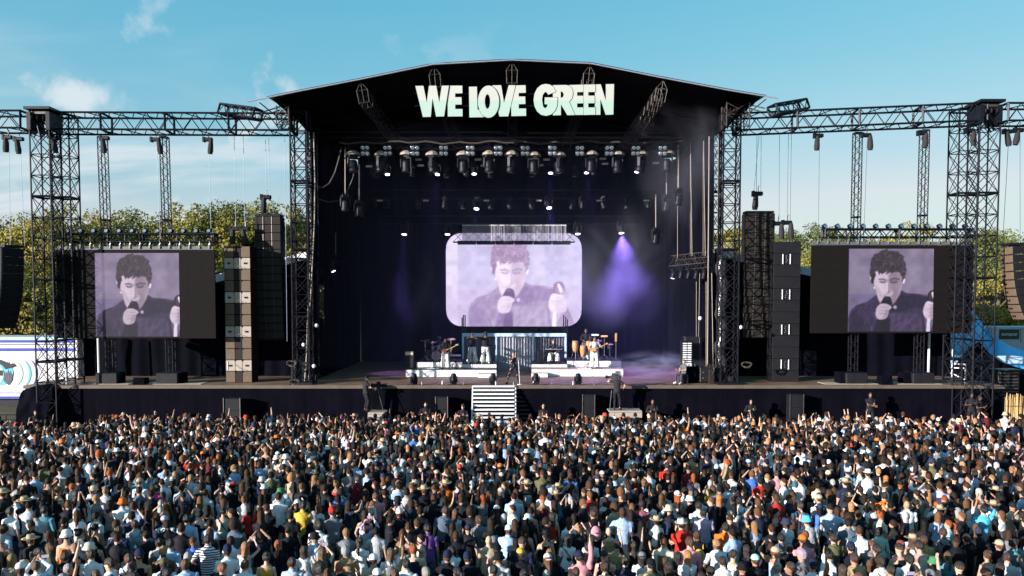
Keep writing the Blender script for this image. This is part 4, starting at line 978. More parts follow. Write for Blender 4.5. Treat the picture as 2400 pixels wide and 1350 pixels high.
M_tanboard = mat('tan_board', (0.34, 0.27, 0.21), .6, 0, .15, 3)
rA, YA, zA = riser(951, 1164, 866, 884, 2.6, 'low white riser under the bass player on the left', top=M_black, seams=3)
rB, YB1, zB = riser(976, 1084, 848, 865, 2.4, 'upper white riser carrying the drum kit', Yf=YA + 1.35, zb=zA + .003)
rC, YC1, zC = riser(1083, 1164, 853, 866, 2.6, 'white riser under the two horn players', Yf=YA + 1.1, zb=zA + .003)
rD, YD1, zD = riser(1246, 1461, 865, 883, 2.6, 'low white riser under the guitarist on the right', top=M_tanboard, seams=3)
rE, YE1, zE = riser(1246, 1330, 853, 865, 2.6, 'white riser under the keyboard player', Yf=YD1 + 1.0, zb=zD + .003)
rF, YF1, zF = riser(1329, 1456, 845, 864, 2.6, 'upper white riser carrying the congas', Yf=YD1 + 1.35, zb=zD + .003)
for x0, x1, Yq, zt, lab in ((1121, 1164, YA - .5, zA, 'small white step box at the end of the left riser'), (1246, 1284, YD1 - .5, zD, 'small white step box at the end of the right riser')):
    a, c = at(x0, 880, Yq), at(x1, 880, Yq)
    t = empty('step_box', ((a.x + c.x) / 2, Yq, DECK), label=lab, cat='step')
    MB().bbox(((a.x + c.x) / 2, Yq + .24, DECK + (zt - DECK) * .27), (c.x - a.x, .46, (zt - DECK) * .52), .012).build('step_body', M_white, t)
    MB().bbox(((a.x + c.x) / 2, Yq + .235, DECK + (zt - DECK) * .545), (c.x - a.x + .02, .47, .03), .006).build('step_tread', M_tanboard, t)
# pale blue steel frame with hanging curtains
YP = YA + 4.6
M_pblue = mat('pale_blue_frame', (0.42, 0.58, 0.72), .5, 0, .06)
t = empty('frame_pavilion', at(1205, 870, YP), label='pale blue post-and-beam frame with grey curtains behind the singer', cat='frame')
zt = at(1200, 781, YP).z; zl = at(1200, 789, YP).z
for k, (x0, x1) in enumerate(((1083, 1164), (1164, 1250), (1250, 1328))):
    a, c = at(x0, 785, YP), at(x1, 785, YP)
    MB().bbox(((a.x + c.x) / 2, YP, (zt + zl) / 2), (c.x - a.x - .012, .14, zt - zl), .012).build('beam', M_pblue, t)
for x in (1085, 1163, 1250, 1326):
    a = at(x, 785, YP); MB().bbox((a.x, YP + .01, (zl + DECK) / 2), (.12, .12, zl - DECK - .01), .012).build('post', M_pblue, t)
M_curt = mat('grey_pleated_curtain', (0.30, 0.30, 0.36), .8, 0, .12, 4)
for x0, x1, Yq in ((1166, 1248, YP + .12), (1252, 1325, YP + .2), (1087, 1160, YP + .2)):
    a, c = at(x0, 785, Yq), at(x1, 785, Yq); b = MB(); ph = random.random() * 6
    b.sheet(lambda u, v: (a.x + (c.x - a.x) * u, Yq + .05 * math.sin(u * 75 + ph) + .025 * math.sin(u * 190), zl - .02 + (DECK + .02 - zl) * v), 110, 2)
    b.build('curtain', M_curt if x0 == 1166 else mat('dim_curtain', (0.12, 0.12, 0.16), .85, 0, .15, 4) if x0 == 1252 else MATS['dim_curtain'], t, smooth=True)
for i, (x, yt) in enumerate(((1083, 744), (1086, 738), (1090, 738), (1321, 738), (1326, 742), (1330, 748))):
    a = at(x, yt, YP + .6); o = MB().tube([(a.x, YP + .6, zA), a], .035, 6).build('black_pole', M_black, None, origin=(a.x, YP + .6, zA))
    tag(o, 'thin black pole before the centre screen, %s one of the %s cluster' % (('left', 'middle', 'right')[i % 3], 'left' if i < 3 else 'right'), 'pole', 'poles by the screen, ' + ('left' if i < 3 else 'right') + ' cluster')
# ------------------------------------------------------------------ stairs
xs0, xs1 = at(1110, 930, Y0).x, at(1206, 930, Y0).x
t = empty('stage_stairs', ((xs0 + xs1) / 2, Y0 - 1.4, 0), label='white metal stairs leading up to the middle of the stage', cat='stairs')
ns = 15
for k in range(ns):
    z = DECK - .04 - k * (DECK - .1) / ns; y = Y0 - .10 - k * .085
    MB().bbox(((xs0 + xs1) / 2, y, z), (xs1 - xs0, .22, .085), .01).build('tread', M_white, t)
for x in (xs0 - .05, xs1 + .05):
    MB().add([(x - .03, Y0 - .05, DECK - .0), (x + .03, Y0 - .05, DECK), (x + .03, Y0 - .05, DECK - .25), (x - .03, Y0 - .05, DECK - .25), (x - .03, Y0 - 1.4, .2), (x + .03, Y0 - 1.4, .2), (x + .03, Y0 - 1.4, 0), (x - .03, Y0 - 1.4, 0)], [(0, 1, 5, 4), (1, 2, 6, 5), (2, 3, 7, 6), (3, 0, 4, 7), (0, 3, 2, 1), (4, 5, 6, 7)]).build('stringer', M_white, t)
# ------------------------------------------------------------------ instruments
def drum(root, c, r, h, axis='z', shell=None, name='drum', rot=0.0):
    M = Matrix.Translation(Vector(c)) @ (Matrix.Rotation(R(90), 4, 'X') if axis == 'y' else Matrix.Rotation(rot, 4, 'X'))
    o = MB().lathe([(r * .97, -h / 2), (r, -h / 2 + .01), (r, h / 2 - .01), (r * .97, h / 2)], 18, M).build(name, shell, root, smooth=False)
    MB().lathe([(r * .94, h / 2 + .004), (r * .94, h / 2 + .012)], 18, M).build('drum_skin', M_white, o)
    MB().lathe([(r * 1.03, h / 2 - .03), (r * 1.03, h / 2 + .008), (r * .98, h / 2 + .008)], 18, M).build('hoop', M_chrome, o)
    return o
M_shell = mat('dark_drum_shell', (0.03, 0.03, 0.045), .25, .2, .2, 6)
def cymbal(root, p, r, base, tilt=12):
    p = Vector(p)
    o = MB().lathe([(.01, .035), (r * .18, .02), (r * .6, .006), (r, -.012), (r, -.018), (r * .5, -.004)], 18, Matrix.Translation(p) @ Matrix.Rotation(R(tilt), 4, 'X')).build('cymbal', mat('cymbal_bronze', (0.5, 0.38, 0.2), .25, .9, .1, 8) if 'cymbal_bronze' not in MATS else MATS['cymbal_bronze'], root)
    s = MB(); s.tube([p, (p.x, p.y, base + .25)], .012, 5)
    for k in range(3): q = R(90 + 120 * k); s.tube([(p.x, p.y, base + .28), (p.x + .25 * math.cos(q), p.y + .25 * math.sin(q), base + .01)], .01, 5)
    s.build('cymbal_stand', M_chrome, root)
p = at(1026, 848, YB1 + .9); kx, ky, kz = p.x, YB1 + 0.55, zB
t = empty('drum_kit', (kx, ky, kz), label='dark drum kit with white bass drum head on the left riser', cat='drum kit')
bd = MB().lathe([(.29, -.2), (.30, -.19), (.30, .19), (.29, .2)], 22, Matrix.Translation((kx - .05, ky + .2, kz + .32)) @ Matrix.Rotation(R(90), 4, 'X')).build('bass_drum', M_shell, t)
MB().lathe([(.285, .206), (.285, .212)], 22, Matrix.Translation((kx - .05, ky + .2, kz + .32)) @ Matrix.Rotation(R(90), 4, 'X')).build('drum_skin', M_white, bd)
MB().lathe([(.315, .17), (.315, .215), (.285, .215)], 22, Matrix.Translation((kx - .05, ky + .2, kz + .32)) @ Matrix.Rotation(R(90), 4, 'X')).build('hoop', M_chrome, bd)
MB().lathe([(.075, .213), (.075, .218)], 12, Matrix.Translation((kx + .05, ky + .2, kz + .28)) @ Matrix.Rotation(R(90), 4, 'X')).build('port_hole', M_black, bd)
drum(t, (kx - .25, ky + .25, kz + .78), .16, .2, shell=M_shell, rot=R(20)); drum(t, (kx + .15, ky + .25, kz + .80), .17, .22, shell=M_shell, rot=R(20))
drum(t, (kx - .62, ky + .6, kz + .42), .22, .42, shell=M_shell); drum(t, (kx + .58, ky + .55, kz + .62), .18, .16, shell=M_shell)
for dx, dy, z, r_ in ((-.75, .3, 1.25, .26), (-.35, .5, 1.12, .22), (.45, .2, 1.05, .2), (.8, .4, 1.32, .27)): cymbal(t, (kx + dx, ky + dy, kz + z), r_, kz)
MB().lathe([(.0, 0), (.15, 0), (.16, .05), (.02, .06)], 12, Matrix.Translation((kx + .05, ky + 1.05, kz + .5))).build('stool', M_black, t)
def conga(root, p, h=.75, r=.16):
    p = Vector(p)
    o = MB().lathe([(r * .62, 0), (r * .85, h * .2), (r * 1.12, h * .55), (r * 1.08, h * .75), (r * .95, h)], 16, Matrix.Translation(p)).build('conga', M_wood, root, smooth=True)
    MB().lathe([(r * .9, 0), (r * .9, .008)], 16, Matrix.Translation(p + Vector((0, 0, h)))).build('drum_skin', M_white, o)
    MB().lathe([(r * 1.0, -.04), (r * 1.0, .012), (r * .93, .012)], 16, Matrix.Translation(p + Vector((0, 0, h)))).build('hoop', M_chrome, o)
p = at(1372, 845, YF1 + .7)
t = empty('percussion_set', (p.x, YF1 + .7, zF), label='percussion set with wooden congas and cymbal stands on the right riser', cat='percussion')
gx, gy = p.x, YF1 + .7
for dx, dy, zo in ((-.62, 0, .42), (-.15, -.05, .15), (.22, .1, .40)):
    conga(t, (gx + dx, gy + dy, zF + zo), .72, .17)
    s = MB()
    for k in range(3): q = R(30 + 120 * k); s.tube([(gx + dx + .12 * math.cos(q), gy + dy + .12 * math.sin(q), zF + zo + .2), (gx + dx + .26 * math.cos(q), gy + dy + .26 * math.sin(q), zF + .01)], .014, 5)
    s.build('conga_stand', M_chrome, t)
for dx, z, w_ in ((.6, 1.5, .42), (1.15, 1.42, .40)):
    MB().bbox((gx + dx, gy + .1, zF + z), (w_, .3, .10), .02).build('bongo_tray', M_white if dx < 1 else M_tanlea, t)
    s = MB(); s.tube([(gx + dx, gy + .1, zF + z), (gx + dx, gy + .1, zF + .2)], .015, 5)
    for k in range(3): q = R(90 + 120 * k); s.tube([(gx + dx, gy + .1, zF + .35), (gx + dx + .3 * math.cos(q), gy + .1 + .3 * math.sin(q), zF + .01)], .013, 5)
    s.build('tray_stand', M_chrome, t)
cymbal(t, (gx + .85, gy + .5, zF + 1.15), .24, zF); cymbal(t, (gx + 1.5, gy + .2, zF + .95), .22, zF); cymbal(t, (gx + .3, gy + .6, zF + 1.3), .22, zF)
MB().tube([(gx + 1.85, gy, zF + .02), (gx + 1.85, gy, zF + 1.65)], .022, 6).build('chime_post', M_chrome, t)
MB().bbox((gx + 1.85, gy, zF + 1.35), (.12, .12, .5), .02).build('chime_bar', M_wood, t)
drum(t, (gx + 1.5, gy + .25, zF + .75), .15, .18, shell=M_shell)
# keyboard desk
p = at(1297, 853, YE1 + .6); qx, qy = p.x, YE1 + .55
t = empty('keyboard_rig', (qx, qy, zE), label='black keyboard on an X stand with side desk on the right riser', cat='keyboard')
MB().bbox((qx, qy, zE + .80), (1.15, .32, .09), .015).build('keyboard', M_black, t)
for k in range(24): pass
MB().box((qx, qy - .1, zE + .85), (1.0, .12, .012)).build('key_bed', M_white, t)
s = MB()
for k in (-.3, .3):
    s.tube([(qx - .3, qy + k * .4, zE + .02), (qx + .3, qy + k * .4, zE + .76)], .016, 5); s.tube([(qx + .3, qy + k * .4, zE + .02), (qx - .3, qy + k * .4, zE + .76)], .016, 5)
s.build('x_stand', M_steel, t)
MB().bbox((qx - .78, qy + .15, zE + .42), (.36, .4, .82), .02).build('side_cabinet', M_black, t)
MB().tube([(qx - .45, qy, zE + .85), (qx - .45, qy, zE + 1.2), (qx - .3, qy - .1, zE + 1.22)], .012, 5).build('microphone_arm', M_chrome, t)
# small keyboard before the bass player
p = at(1066, 848, YA + .8)
t = empty('small_keyboard', (p.x, YA + .9, zA), label='small red and white keyboard on a folding stand beside the bass player', cat='keyboard')
MB().bbox((p.x, YA + .9, zA + .76), (.68, .28, .08), .012).build('keyboard', M_white, t); MB().bbox((p.x - .24, YA + .88, zA + .83), (.30, .24, .06), .012).build('red_module', mat('red_module', (0.35, 0.06, 0.05), .4), t)
s = MB()
for k in (-.1, .1): s.tube([(p.x - .25, YA + .9 + k, zA + .02), (p.x + .25, YA + .9 + k, zA + .72)], .014, 5); s.tube([(p.x + .25, YA + .9 + k, zA + .02), (p.x - .25, YA + .9 + k, zA + .72)], .014, 5)
s.build('folding_stand', M_steel, t)
# bass amp
p = at(961, 868, YA + 1.6)
t = empty('bass_amplifier', (p.x, YA + 1.2, zA), label='tan amplifier head on a black speaker cabinet at the left riser end', cat='amplifier')
MB().bbox((p.x, YA + 1.4, zA + .36), (.55, .42, .72), .02).build('speaker_cabinet', M_blkbox, t); MB().bbox((p.x, YA + 1.38, zA + .84), (.48, .3, .22), .02).build('amplifier_head', M_tanlea, t); MB().box((p.x, YA + 1.225, zA + .84), (.4, .01, .08)).build('control_panel', M_white, t)
# guitar stands, pedal boards
for px, rz, lab, Yq, zq in ((1015, 0, 'folding instrument stand left of the bass player', YA + .5, zA), (1345, 0, 'folding instrument stand left of the guitarist', YD1 + .6, zD)):
    p = at(px, 860, Yq); o = MB().tube([(p.x - .3, Yq, zq + .01), (p.x, Yq + .1, zq + .5), (p.x + .3, Yq, zq + .01)], .018, 5).tube([(p.x, Yq + .1, zq + .5), (p.x, Yq + .4, zq + .01)], .018, 5).build('instrument_stand', M_black, None, origin=(p.x, Yq, zq)); tag(o, lab, 'stand')
for px, lab, Yq, zq in ((1012, 'pale pedal board at the feet of the bass player', YA + .3, zA), (1370, 'pale pedal board at the feet of the guitarist', YD1 + .35, zD)):
    p = at(px, 862, Yq); t = empty('pedal_board', (p.x, Yq, zq), label=lab, cat='pedal board')
    MB().bbox((p.x, Yq, zq + .03), (.8, .3, .05), .01).build('board', M_white, t)
    for k in range(5): MB().bbox((p.x - .3 + k * .15, Yq, zq + .075), (.09, .14, .04), .008).build('pedal', (M_black, M_chrome, M_tanlea)[k % 3], t)
# monitor wedges and covered boxes on the wing decks
def wedge(px, py, w, h, d, label, Yq, mt=None):
    p = at(px, py, Yq); x = p.x
    t = empty('monitor_wedge', (x, Yq, DECK), label=label, cat='monitor speaker', group='boxes on the wing decks')
    MB().add([(x - w / 2, Yq, DECK), (x + w / 2, Yq, DECK), (x + w / 2, Yq + d, DECK), (x - w / 2, Yq + d, DECK), (x - w * .46, Yq + d * .15, DECK + h), (x + w * .46, Yq + d * .15, DECK + h), (x + w / 2, Yq + d, DECK + h * .9), (x - w / 2, Yq + d, DECK + h * .9)], [(3, 2, 1, 0), (4, 5, 6, 7), (0, 1, 5, 4), (1, 2, 6, 5), (2, 3, 7, 6), (3, 0, 4, 7)]).build('cover', M_skirt, t)
    MB().tube([(x - w * .4, Yq - .02, DECK + .05), (x, Yq - .05, DECK + h * .4), (x + w * .4, Yq + d * .12, DECK + h * .96)], .012, 4).build('cover_seam', M_cloth, t)
wedge(254, 903, 1.1, .62, .8, 'black covered box on the left deck, nearest the left towers', 42.9); wedge(324, 903, .62, .38, .6, 'small black box on the left deck between two larger boxes', 42.4); wedge(400, 903, 1.2, .62, .8, 'black covered box on the left deck, nearest the tan stack', 42.9)
wedge(2000, 893, 1.4, .66, .8, 'black covered box on the right deck under the right screen', 42.9); wedge(2080, 893, .6, .5, .6, 'small black wedge on the right deck between two larger boxes', 42.4); wedge(2151, 893, 1.4, .62, .8, 'black covered box on the right deck, nearest the right towers', 42.9)
for x0, x1, Yq, lab in ((215, 300, 42.6, 'pale plywood sheet under the left boxes'), (340, 470, 42.6, 'pale plywood sheet nearest the tan stack'), (1935, 2060, 42.6, 'pale plywood sheet under the right screen'), (2090, 2210, 42.6, 'pale plywood sheet nearest the right towers')):
    a, c = at(x0, 900, Yq), at(x1, 900, Yq); tag(MB().bbox(((a.x + c.x) / 2, Yq + .6, DECK + .012), (c.x - a.x, 1.1, .02), .004).build('plywood_sheet', mat('pale_plywood', (0.45, 0.36, 0.27), .6, 0, .15) if 'pale_plywood' not in MATS else MATS['pale_plywood'], None, origin=(a.x, Yq, DECK)), lab, 'plywood', 'plywood sheets')
# backline at stage right: rack, cases, draped table
def case(px0, px1, py0, Yq, d, label, mt=None, z0=None, name='flight_case'):
    z0 = DECK if z0 is None else z0
    a, c = at(px0, py0, Yq), at(px1, py0, Yq); w, h = c.x - a.x, a.z - z0; x = (a.x + c.x) / 2
    t = empty(name, (x, Yq, z0), label=label, cat='flight case', group='road cases at stage right')
    MB().bbox((x, Yq + d / 2, z0 + h / 2 + .05), (w, d, h - .1), .01).build('panel_body', mt or M_blkbox, t)
    for sx in (-1, 1):
        for zz in (0.1, h): MB().tube([(x + sx * w / 2, Yq, z0 + zz), (x + sx * w / 2, Yq + d, z0 + zz)], .018, 4).build('edge_rail', M_alu, t)
        MB().tube([(x + sx * w / 2, Yq, z0 + .1), (x + sx * w / 2, Yq, z0 + h)], .018, 4).build('edge_rail', M_alu, t)
        MB().lathe([(.05, -.02), (.05, .02)], 8, Matrix.Translation((x + sx * w * .38, Yq + .08, z0 + .05)) @ Matrix.Rotation(R(90), 4, 'Y')).build('castor', M_black, t)
    for k in (.35, .7): MB().bbox((x - w * .3, Yq - .012, z0 + h * k), (.07, .02, .07), .005).build('latch', M_chrome, t)
    return t
case(1642, 1674, 862, 43.1, .8, 'black flight case at the stage lip beside the right roof tower')
case(1606, 1640, 790, 45.6, .6, 'tall dark rack case behind the monitor desk at stage right')
rk = empty('striped_rack', at(1612, 860, 44.6), label='rack with two columns of white lit bars at stage right', cat='rack')
p = at(1612, 800, 44.6); MB().bbox((p.x, 44.9, (DECK + p.z) / 2), (.62, .5, p.z - DECK), .015).build('rack_body', M_black, rk)
for k in range(13):
    for s_ in (-1, 1): MB().bbox((p.x + s_ * .13 - .02, 44.64, p.z - .12 - k * .125), (.21, .02, .06), .004).build('light_bar', mat('rack_label', (0.8, 0.8, 0.8), .5, 0, 0) if 'rack_label' not in MATS else MATS['rack_label'], rk)
p = at(1622, 885, 43.3)
t = empty('draped_table', (p.x, 43.3, DECK), label='table under black cloth with a tech beside it at stage right', cat='table')
MB().sheet(lambda u, v: (p.x + .45 * math.cos(u * 6.283) * (1 + .06 * math.sin(u * 40) * v), 43.6 + .32 * math.sin(u * 6.283) * (1 + .06 * math.sin(u * 40) * v), DECK + .86 - .86 * v), 48, 4).build('cloth', M_cloth, t, smooth=True)
MB().lathe([(.45, .86), (.44, .88)], 20, Matrix.Translation((p.x, 43.6, DECK)) @ Matrix.Diagonal((1, .72, 1, 1))).build('table_top', M_cloth, t)
for k in range(3): MB().bbox((p.x - .2 + k * .2, 43.55, DECK + .95), (.05, .05, .18), .01).build('bottle', M_white, t)
t = empty('wrapped_mast', at(1680, 880, 44.3), label='mast wrapped in shiny black plastic beside the right roof tower', cat='mast')
a, c = at(1676, 600, 44.3), at(1690, 880, 44.3); b = MB()
b.tube([(c.x + .08 * math.sin(k * .8), 44.3, DECK + (a.z - DECK) * k / 24) for k in range(25)], [.30 + .05 * math.sin(k * 2.1) for k in range(25)], 12); b.build('plastic_wrap', mat('shiny_black_plastic', (0.03, 0.028, 0.03), .25, 0, .2, 5, 1.0, 6, spec=.6), t, smooth=True)
for px, py, Yq, lab in ((1641, 746, 44.5, 'round lamp clamped on a pole at stage right, upper'), (1736, 767, 42.6, 'round pale float on the right tower, upper'), (742, 763, 43.0, 'round white lamp beside the left roof tower, upper'), (712, 808, 42.6, 'round white lamp on the left tower rope, middle'), (736, 858, 42.6, 'round white lamp beside the left tower foot')):
    p = at(px, py, Yq); tag(MB().ell(p, (.11, .11, .11), 12, 8).build('round_lamp', M_white, None, True, origin=p), lab, 'lamp', 'round lamps')
for px, py, Yq, lab in ((1750, 855, 42.4, 'coiled pale cable bundle hung on the right roof tower'), (684, 852, 42.4, 'coiled pale cable bundle on the left roof tower'), (690, 896, 42.4, 'coiled cable bundle at the left tower foot')):
    p = at(px, py, Yq); tag(MB().tube([p + Vector((.26 * math.cos(k * .5) + .02 * math.sin(k), .05 * math.sin(k * 1.3), .13 * math.sin(k * .5) + .03 * math.sin(k * .21))) for k in range(60)], .022, 5).build('coiled_cable', M_rubber, None, origin=p), lab, 'cable', 'coiled cables')
# clutter of small gear boxes and looms inside the tower feet
random.seed(5)
for k in range(16):
    side = k % 2; px = random.uniform(690, 735) if side == 0 else random.uniform(1655, 1735); Yq = random.uniform(42.9, 45.5); w_, h_ = random.uniform(.2, .5), random.uniform(.25, 1.1)
    p = at(px, 900, Yq); t = empty('gear_box', (p.x, Yq, DECK), label='%s %s equipment box%s in the clutter at the %s roof tower foot' % (('tall' if h_ > .85 else 'middling' if h_ > .5 else 'low') + (' wide' if w_ > .35 else ' narrow'), ('steel', 'black', 'brown')[k % 3], ' further back' if Yq > 44.2 else '', 'left' if side == 0 else 'right'), cat='equipment box', group='clutter at the %s roof tower' % ('left' if side == 0 else 'right'))
    MB().bbox((p.x, Yq, DECK + h_ / 2), (w_, .3, h_), .02).build('box_body', (M_steel, M_blkbox, M_brownbox)[k % 3], t)
    MB().tube([(p.x, Yq - .16, DECK + h_ * .6), (p.x + .1, Yq - .2, DECK + h_ * .9), (p.x + .05, Yq - .1, DECK + h_ + .3)], .018, 5).build('cable', (M_rope, M_rubber)[k % 2], t)
# front-fill speakers before the skirt
for px, yt, yb_, w_, lab in ((1035, 932, 975, .62, 'front-fill speaker on the floor before the stage left of the stairs'), (1380, 927, 970, .62, 'front-fill speaker on the floor before the stage right of the singer'), (543, 935, 980, .85, 'front-fill speaker block before the stage below the tan stack'), (1868, 926, 975, .7, 'tall front-fill speaker block before the stage on the right')):
    Yq = 41.45; p = at(px, yt, Yq)
    t = empty('front_fill_speaker', (p.x, Yq, 0), label=lab, cat='speaker', group='front-fill speakers')
    MB().bbox((p.x, Yq + .3, p.z / 2 - .0), (w_, .55, p.z), .015).build('cabinet', M_blkbox, t)
    for sx in (-1, 1): MB().tube([(p.x + sx * w_ * .5, Yq, .3), (p.x + sx * w_ * .5, Yq, p.z + .05)], .022, 5).build('handle_bar', M_alu, t)
    MB().box((p.x, Yq + .005, p.z * .75), (w_ * .7, .02, .02)).build('label_strip', M_steel, t)
# pale platform tops of the pit camera stands
for x0, x1, yt, Yq, lab in ((862, 902, 967, 41.0, 'low pale camera platform in the pit on the left'), (1428, 1505, 963, 41.0, 'low pale camera platform in the pit on the right')):
    a, c = at(x0, yt, Yq), at(x1, yt, Yq); t = empty('camera_platform', ((a.x + c.x) / 2, Yq, 0), label=lab, cat='platform')
    MB().bbox(((a.x + c.x) / 2, Yq + .55, a.z - .04), (c.x - a.x, 1.1, .08), .01).build('top_board', M_pale, t)
    for sx in (a.x + .1, c.x - .1):
        for sy in (.08, 1.02): MB().tube([(sx, Yq + sy, 0), (sx, Yq + sy, a.z - .08)], .03, 6).build('leg', M_alu, t)
    MB().bbox(((a.x + c.x) / 2, Yq + .0, a.z - .22), (c.x - a.x, .03, .26), .008).build('front_board', M_pale, t)
    if x0 == 1428: pz = (a, c)
    else: pl_ = (a, c)

# music stand, microphone stands and cable runs
def mic_stand(x, Yq, z, h, label):
    t = empty('microphone_stand', (x, Yq, z), label=label, cat='microphone stand')
    MB().tube([(x, Yq, z + .02), (x, Yq, z + h)], .012, 5).build('pole', M_black, t); MB().tube([(x, Yq, z + h), (x - .1, Yq + .3, z + h + .12)], .010, 5).build('boom', M_black, t)
    MB().ell((x - .1, Yq + .32, z + h + .13), (.025, .04, .025), 8, 6).build('microphone', M_steel, t)
    b = MB()
    for k in range(3): q = R(90 + 120 * k); b.tube([(x, Yq, z + .12), (x + .28 * math.cos(q), Yq + .28 * math.sin(q), z + .01)], .010, 5)
    b.build('feet', M_black, t)
mic_stand(at(1100, 850, YC1 + .15).x, YC1 + .15, zC, 1.35, 'black microphone stand before the left trumpet player'); mic_stand(at(1131, 850, YC1 + .15).x, YC1 + .15, zC, 1.35, 'black microphone stand before the right horn player')
mic_stand(at(1052, 860, YA + .2).x, YA + .2, zA, 1.4, 'black microphone stand beside the bass player'); mic_stand(at(1402, 860, YD1 + .25).x, YD1 + .25, zD, 1.4, 'black microphone stand beside the guitarist')
p = at(1154, 815, YC1 + .5); t = empty('music_stand', (p.x, YC1 + .5, zC), label='black music stand right of the horn players', cat='music stand')
MB().tube([(p.x, YC1 + .5, zC + .02), (p.x, YC1 + .5, p.z)], .014, 5).build('pole', M_black, t); MB().bbox((0, 0, 0), (.42, .02, .28), .005, Matrix.Translation((p.x, YC1 + .48, p.z + .05)) @ Matrix.Rotation(R(-35), 4, 'X')).build('desk', M_black, t); MB().lathe([(.22, 0), (.05, .05)], 8, Matrix.Translation((p.x, YC1 + .5, zC))).build('foot', M_black, t)
random.seed(8)
for k, (x0, x1, lab) in enumerate(((-5.5, -3.2, 'left of the stairs'), (-3.4, -.9, 'beside the stairs'), (.8, 3.6, 'right of the singer'), (3.4, 6.8, 'towards the right camera'), (7.0, 9.4, 'towards the flight case'))):
    pts = [(x0 + (x1 - x0) * i / 14, Y0 + .25 + .18 * math.sin(i * .9 + k) + .1 * math.sin(i * 2.3 + k), DECK + .015) for i in range(15)]
    tag(MB().tube(pts, .014, 5).build('floor_cable', M_black, None, origin=pts[0]), 'black cable snaking along the stage lip ' + lab, 'cable', 'floor cables')
for k in range(9):
    x = -4.6 + k * 1.15 + random.uniform(-.3, .3); q = Vector((x, Y0 + random.uniform(.1, .5), DECK))
    tag(MB().lathe([(.033, 0), (.033, .15), (.012, .19), (.012, .215)], 8, Matrix.Translation(q)).build('water_bottle', M_white if k % 2 else M_chrome, None, origin=q), 'small %s bottle on the stage lip, %s' % ('white' if k % 2 else 'silver', nth_left(k, 9)), 'bottle', 'bottles on the stage lip')
# ================================================================== trees
def leaf_mat(name, col):
    m = bpy.data.materials.new(name); m.use_nodes = True; N, L = m.node_tree.nodes, m.node_tree.links; p = N['Principled BSDF']
    geo = N.new('ShaderNodeNewGeometry'); oi = N.new('ShaderNodeObjectInfo')
    ad = N.new('ShaderNodeMath'); ad.operation = 'ADD'; L.new(geo.outputs['Random Per Island'], ad.inputs[0]); L.new(oi.outputs['Random'], ad.inputs[1])
    fr = N.new('ShaderNodeMath'); fr.operation = 'FRACT'; L.new(ad.outputs[0], fr.inputs[0])
    cr = N.new('ShaderNodeValToRGB'); L.new(fr.outputs[0], cr.inputs[0])
    cr.color_ramp.elements[0].color = (col[0] * .55, col[1] * .6, col[2] * .6, 1); cr.color_ramp.elements[1].color = (col[0] * 1.5, col[1] * 1.4, col[2] * 1.1, 1)
    L.new(cr.outputs[0], p.inputs['Base Color']); p.inputs['Roughness'].default_value = .6; p.inputs['Specular IOR Level'].default_value = .25
    tr = N.new('ShaderNodeBsdfTranslucent'); L.new(cr.outputs[0], tr.inputs[0]); mx = N.new('ShaderNodeMixShader'); mx.inputs[0].default_value = .15
    L.new(p.outputs[0], mx.inputs[1]); L.new(tr.outputs[0], mx.inputs[2]); L.new(mx.outputs[0], N['Material Output'].inputs[0]); return m
M_leaf = [leaf_mat('leaf_green', (0.18, 0.165, 0.036)), leaf_mat('leaf_dark_green', (0.095, 0.112, 0.028)), leaf_mat('leaf_yellow_green', (0.24, 0.205, 0.045))]
M_bark = mat('bark', (0.10, 0.075, 0.05), .9, 0, .3, 6, .6, 14)
def crown_mesh(seed, nclump, nleaf, leaf=.22, mt=0):
    """unit crown: radius 1 across, height 0..1.6; clumps of leaf-sized quads"""
    r = np.random.default_rng(seed); V_ = []; 
    cl = []
    while len(cl) < nclump:
        q = r.normal(size=3); q /= np.linalg.norm(q); rad = r.uniform(.45, 1.0) ** .6
        q = q * rad * np.array([1, 1, .85]) * (1 + .22 * math.sin(3 * q[0] + seed) * math.cos(4 * q[2] + seed))
        if q[2] < -.75: continue
        cl.append(q)
    P = []
    for c in cl:
        s_ = r.uniform(.12, .23); n = int(nleaf * r.uniform(.6, 1.3))
        d = r.normal(size=(n, 3)); d /= np.linalg.norm(d, axis=1)[:, None]; d *= (r.uniform(.25, 1, (n, 1)) ** .5) * s_ * np.array([1.15, 1.15, .8])
        P.append(c + d)
    P = np.concatenate(P); n = len(P)
    # leaf quads facing mostly outward and up
    nr = P + r.normal(size=(n, 3)) * .55 + np.array([0, 0, .25]); nr /= np.linalg.norm(nr, axis=1)[:, None]
    t1 = np.cross(nr, r.normal(size=(n, 3))); t1 /= np.linalg.norm(t1, axis=1)[:, None]; t2 = np.cross(nr, t1)
    s1 = r.uniform(.6, 1.3, (n, 1)) * leaf * .20; s2 = s1 * r.uniform(.5, .8, (n, 1))
    Q = np.stack([P - t1 * s1, P + t2 * s2 + nr * s2 * .3, P + t1 * s1, P - t2 * s2 + nr * s2 * .3], 1).reshape(-1, 3)
    F = np.arange(4 * n).reshape(-1, 4)
    me = bpy.data.meshes.new('crown'); me.from_pydata(Q.tolist(), [], F.tolist()); me.materials.append(M_leaf[mt]); me.update(); return me
CROWNS = [crown_mesh(20 + i, 115, 150, .125, i % 3) for i in range(5)]
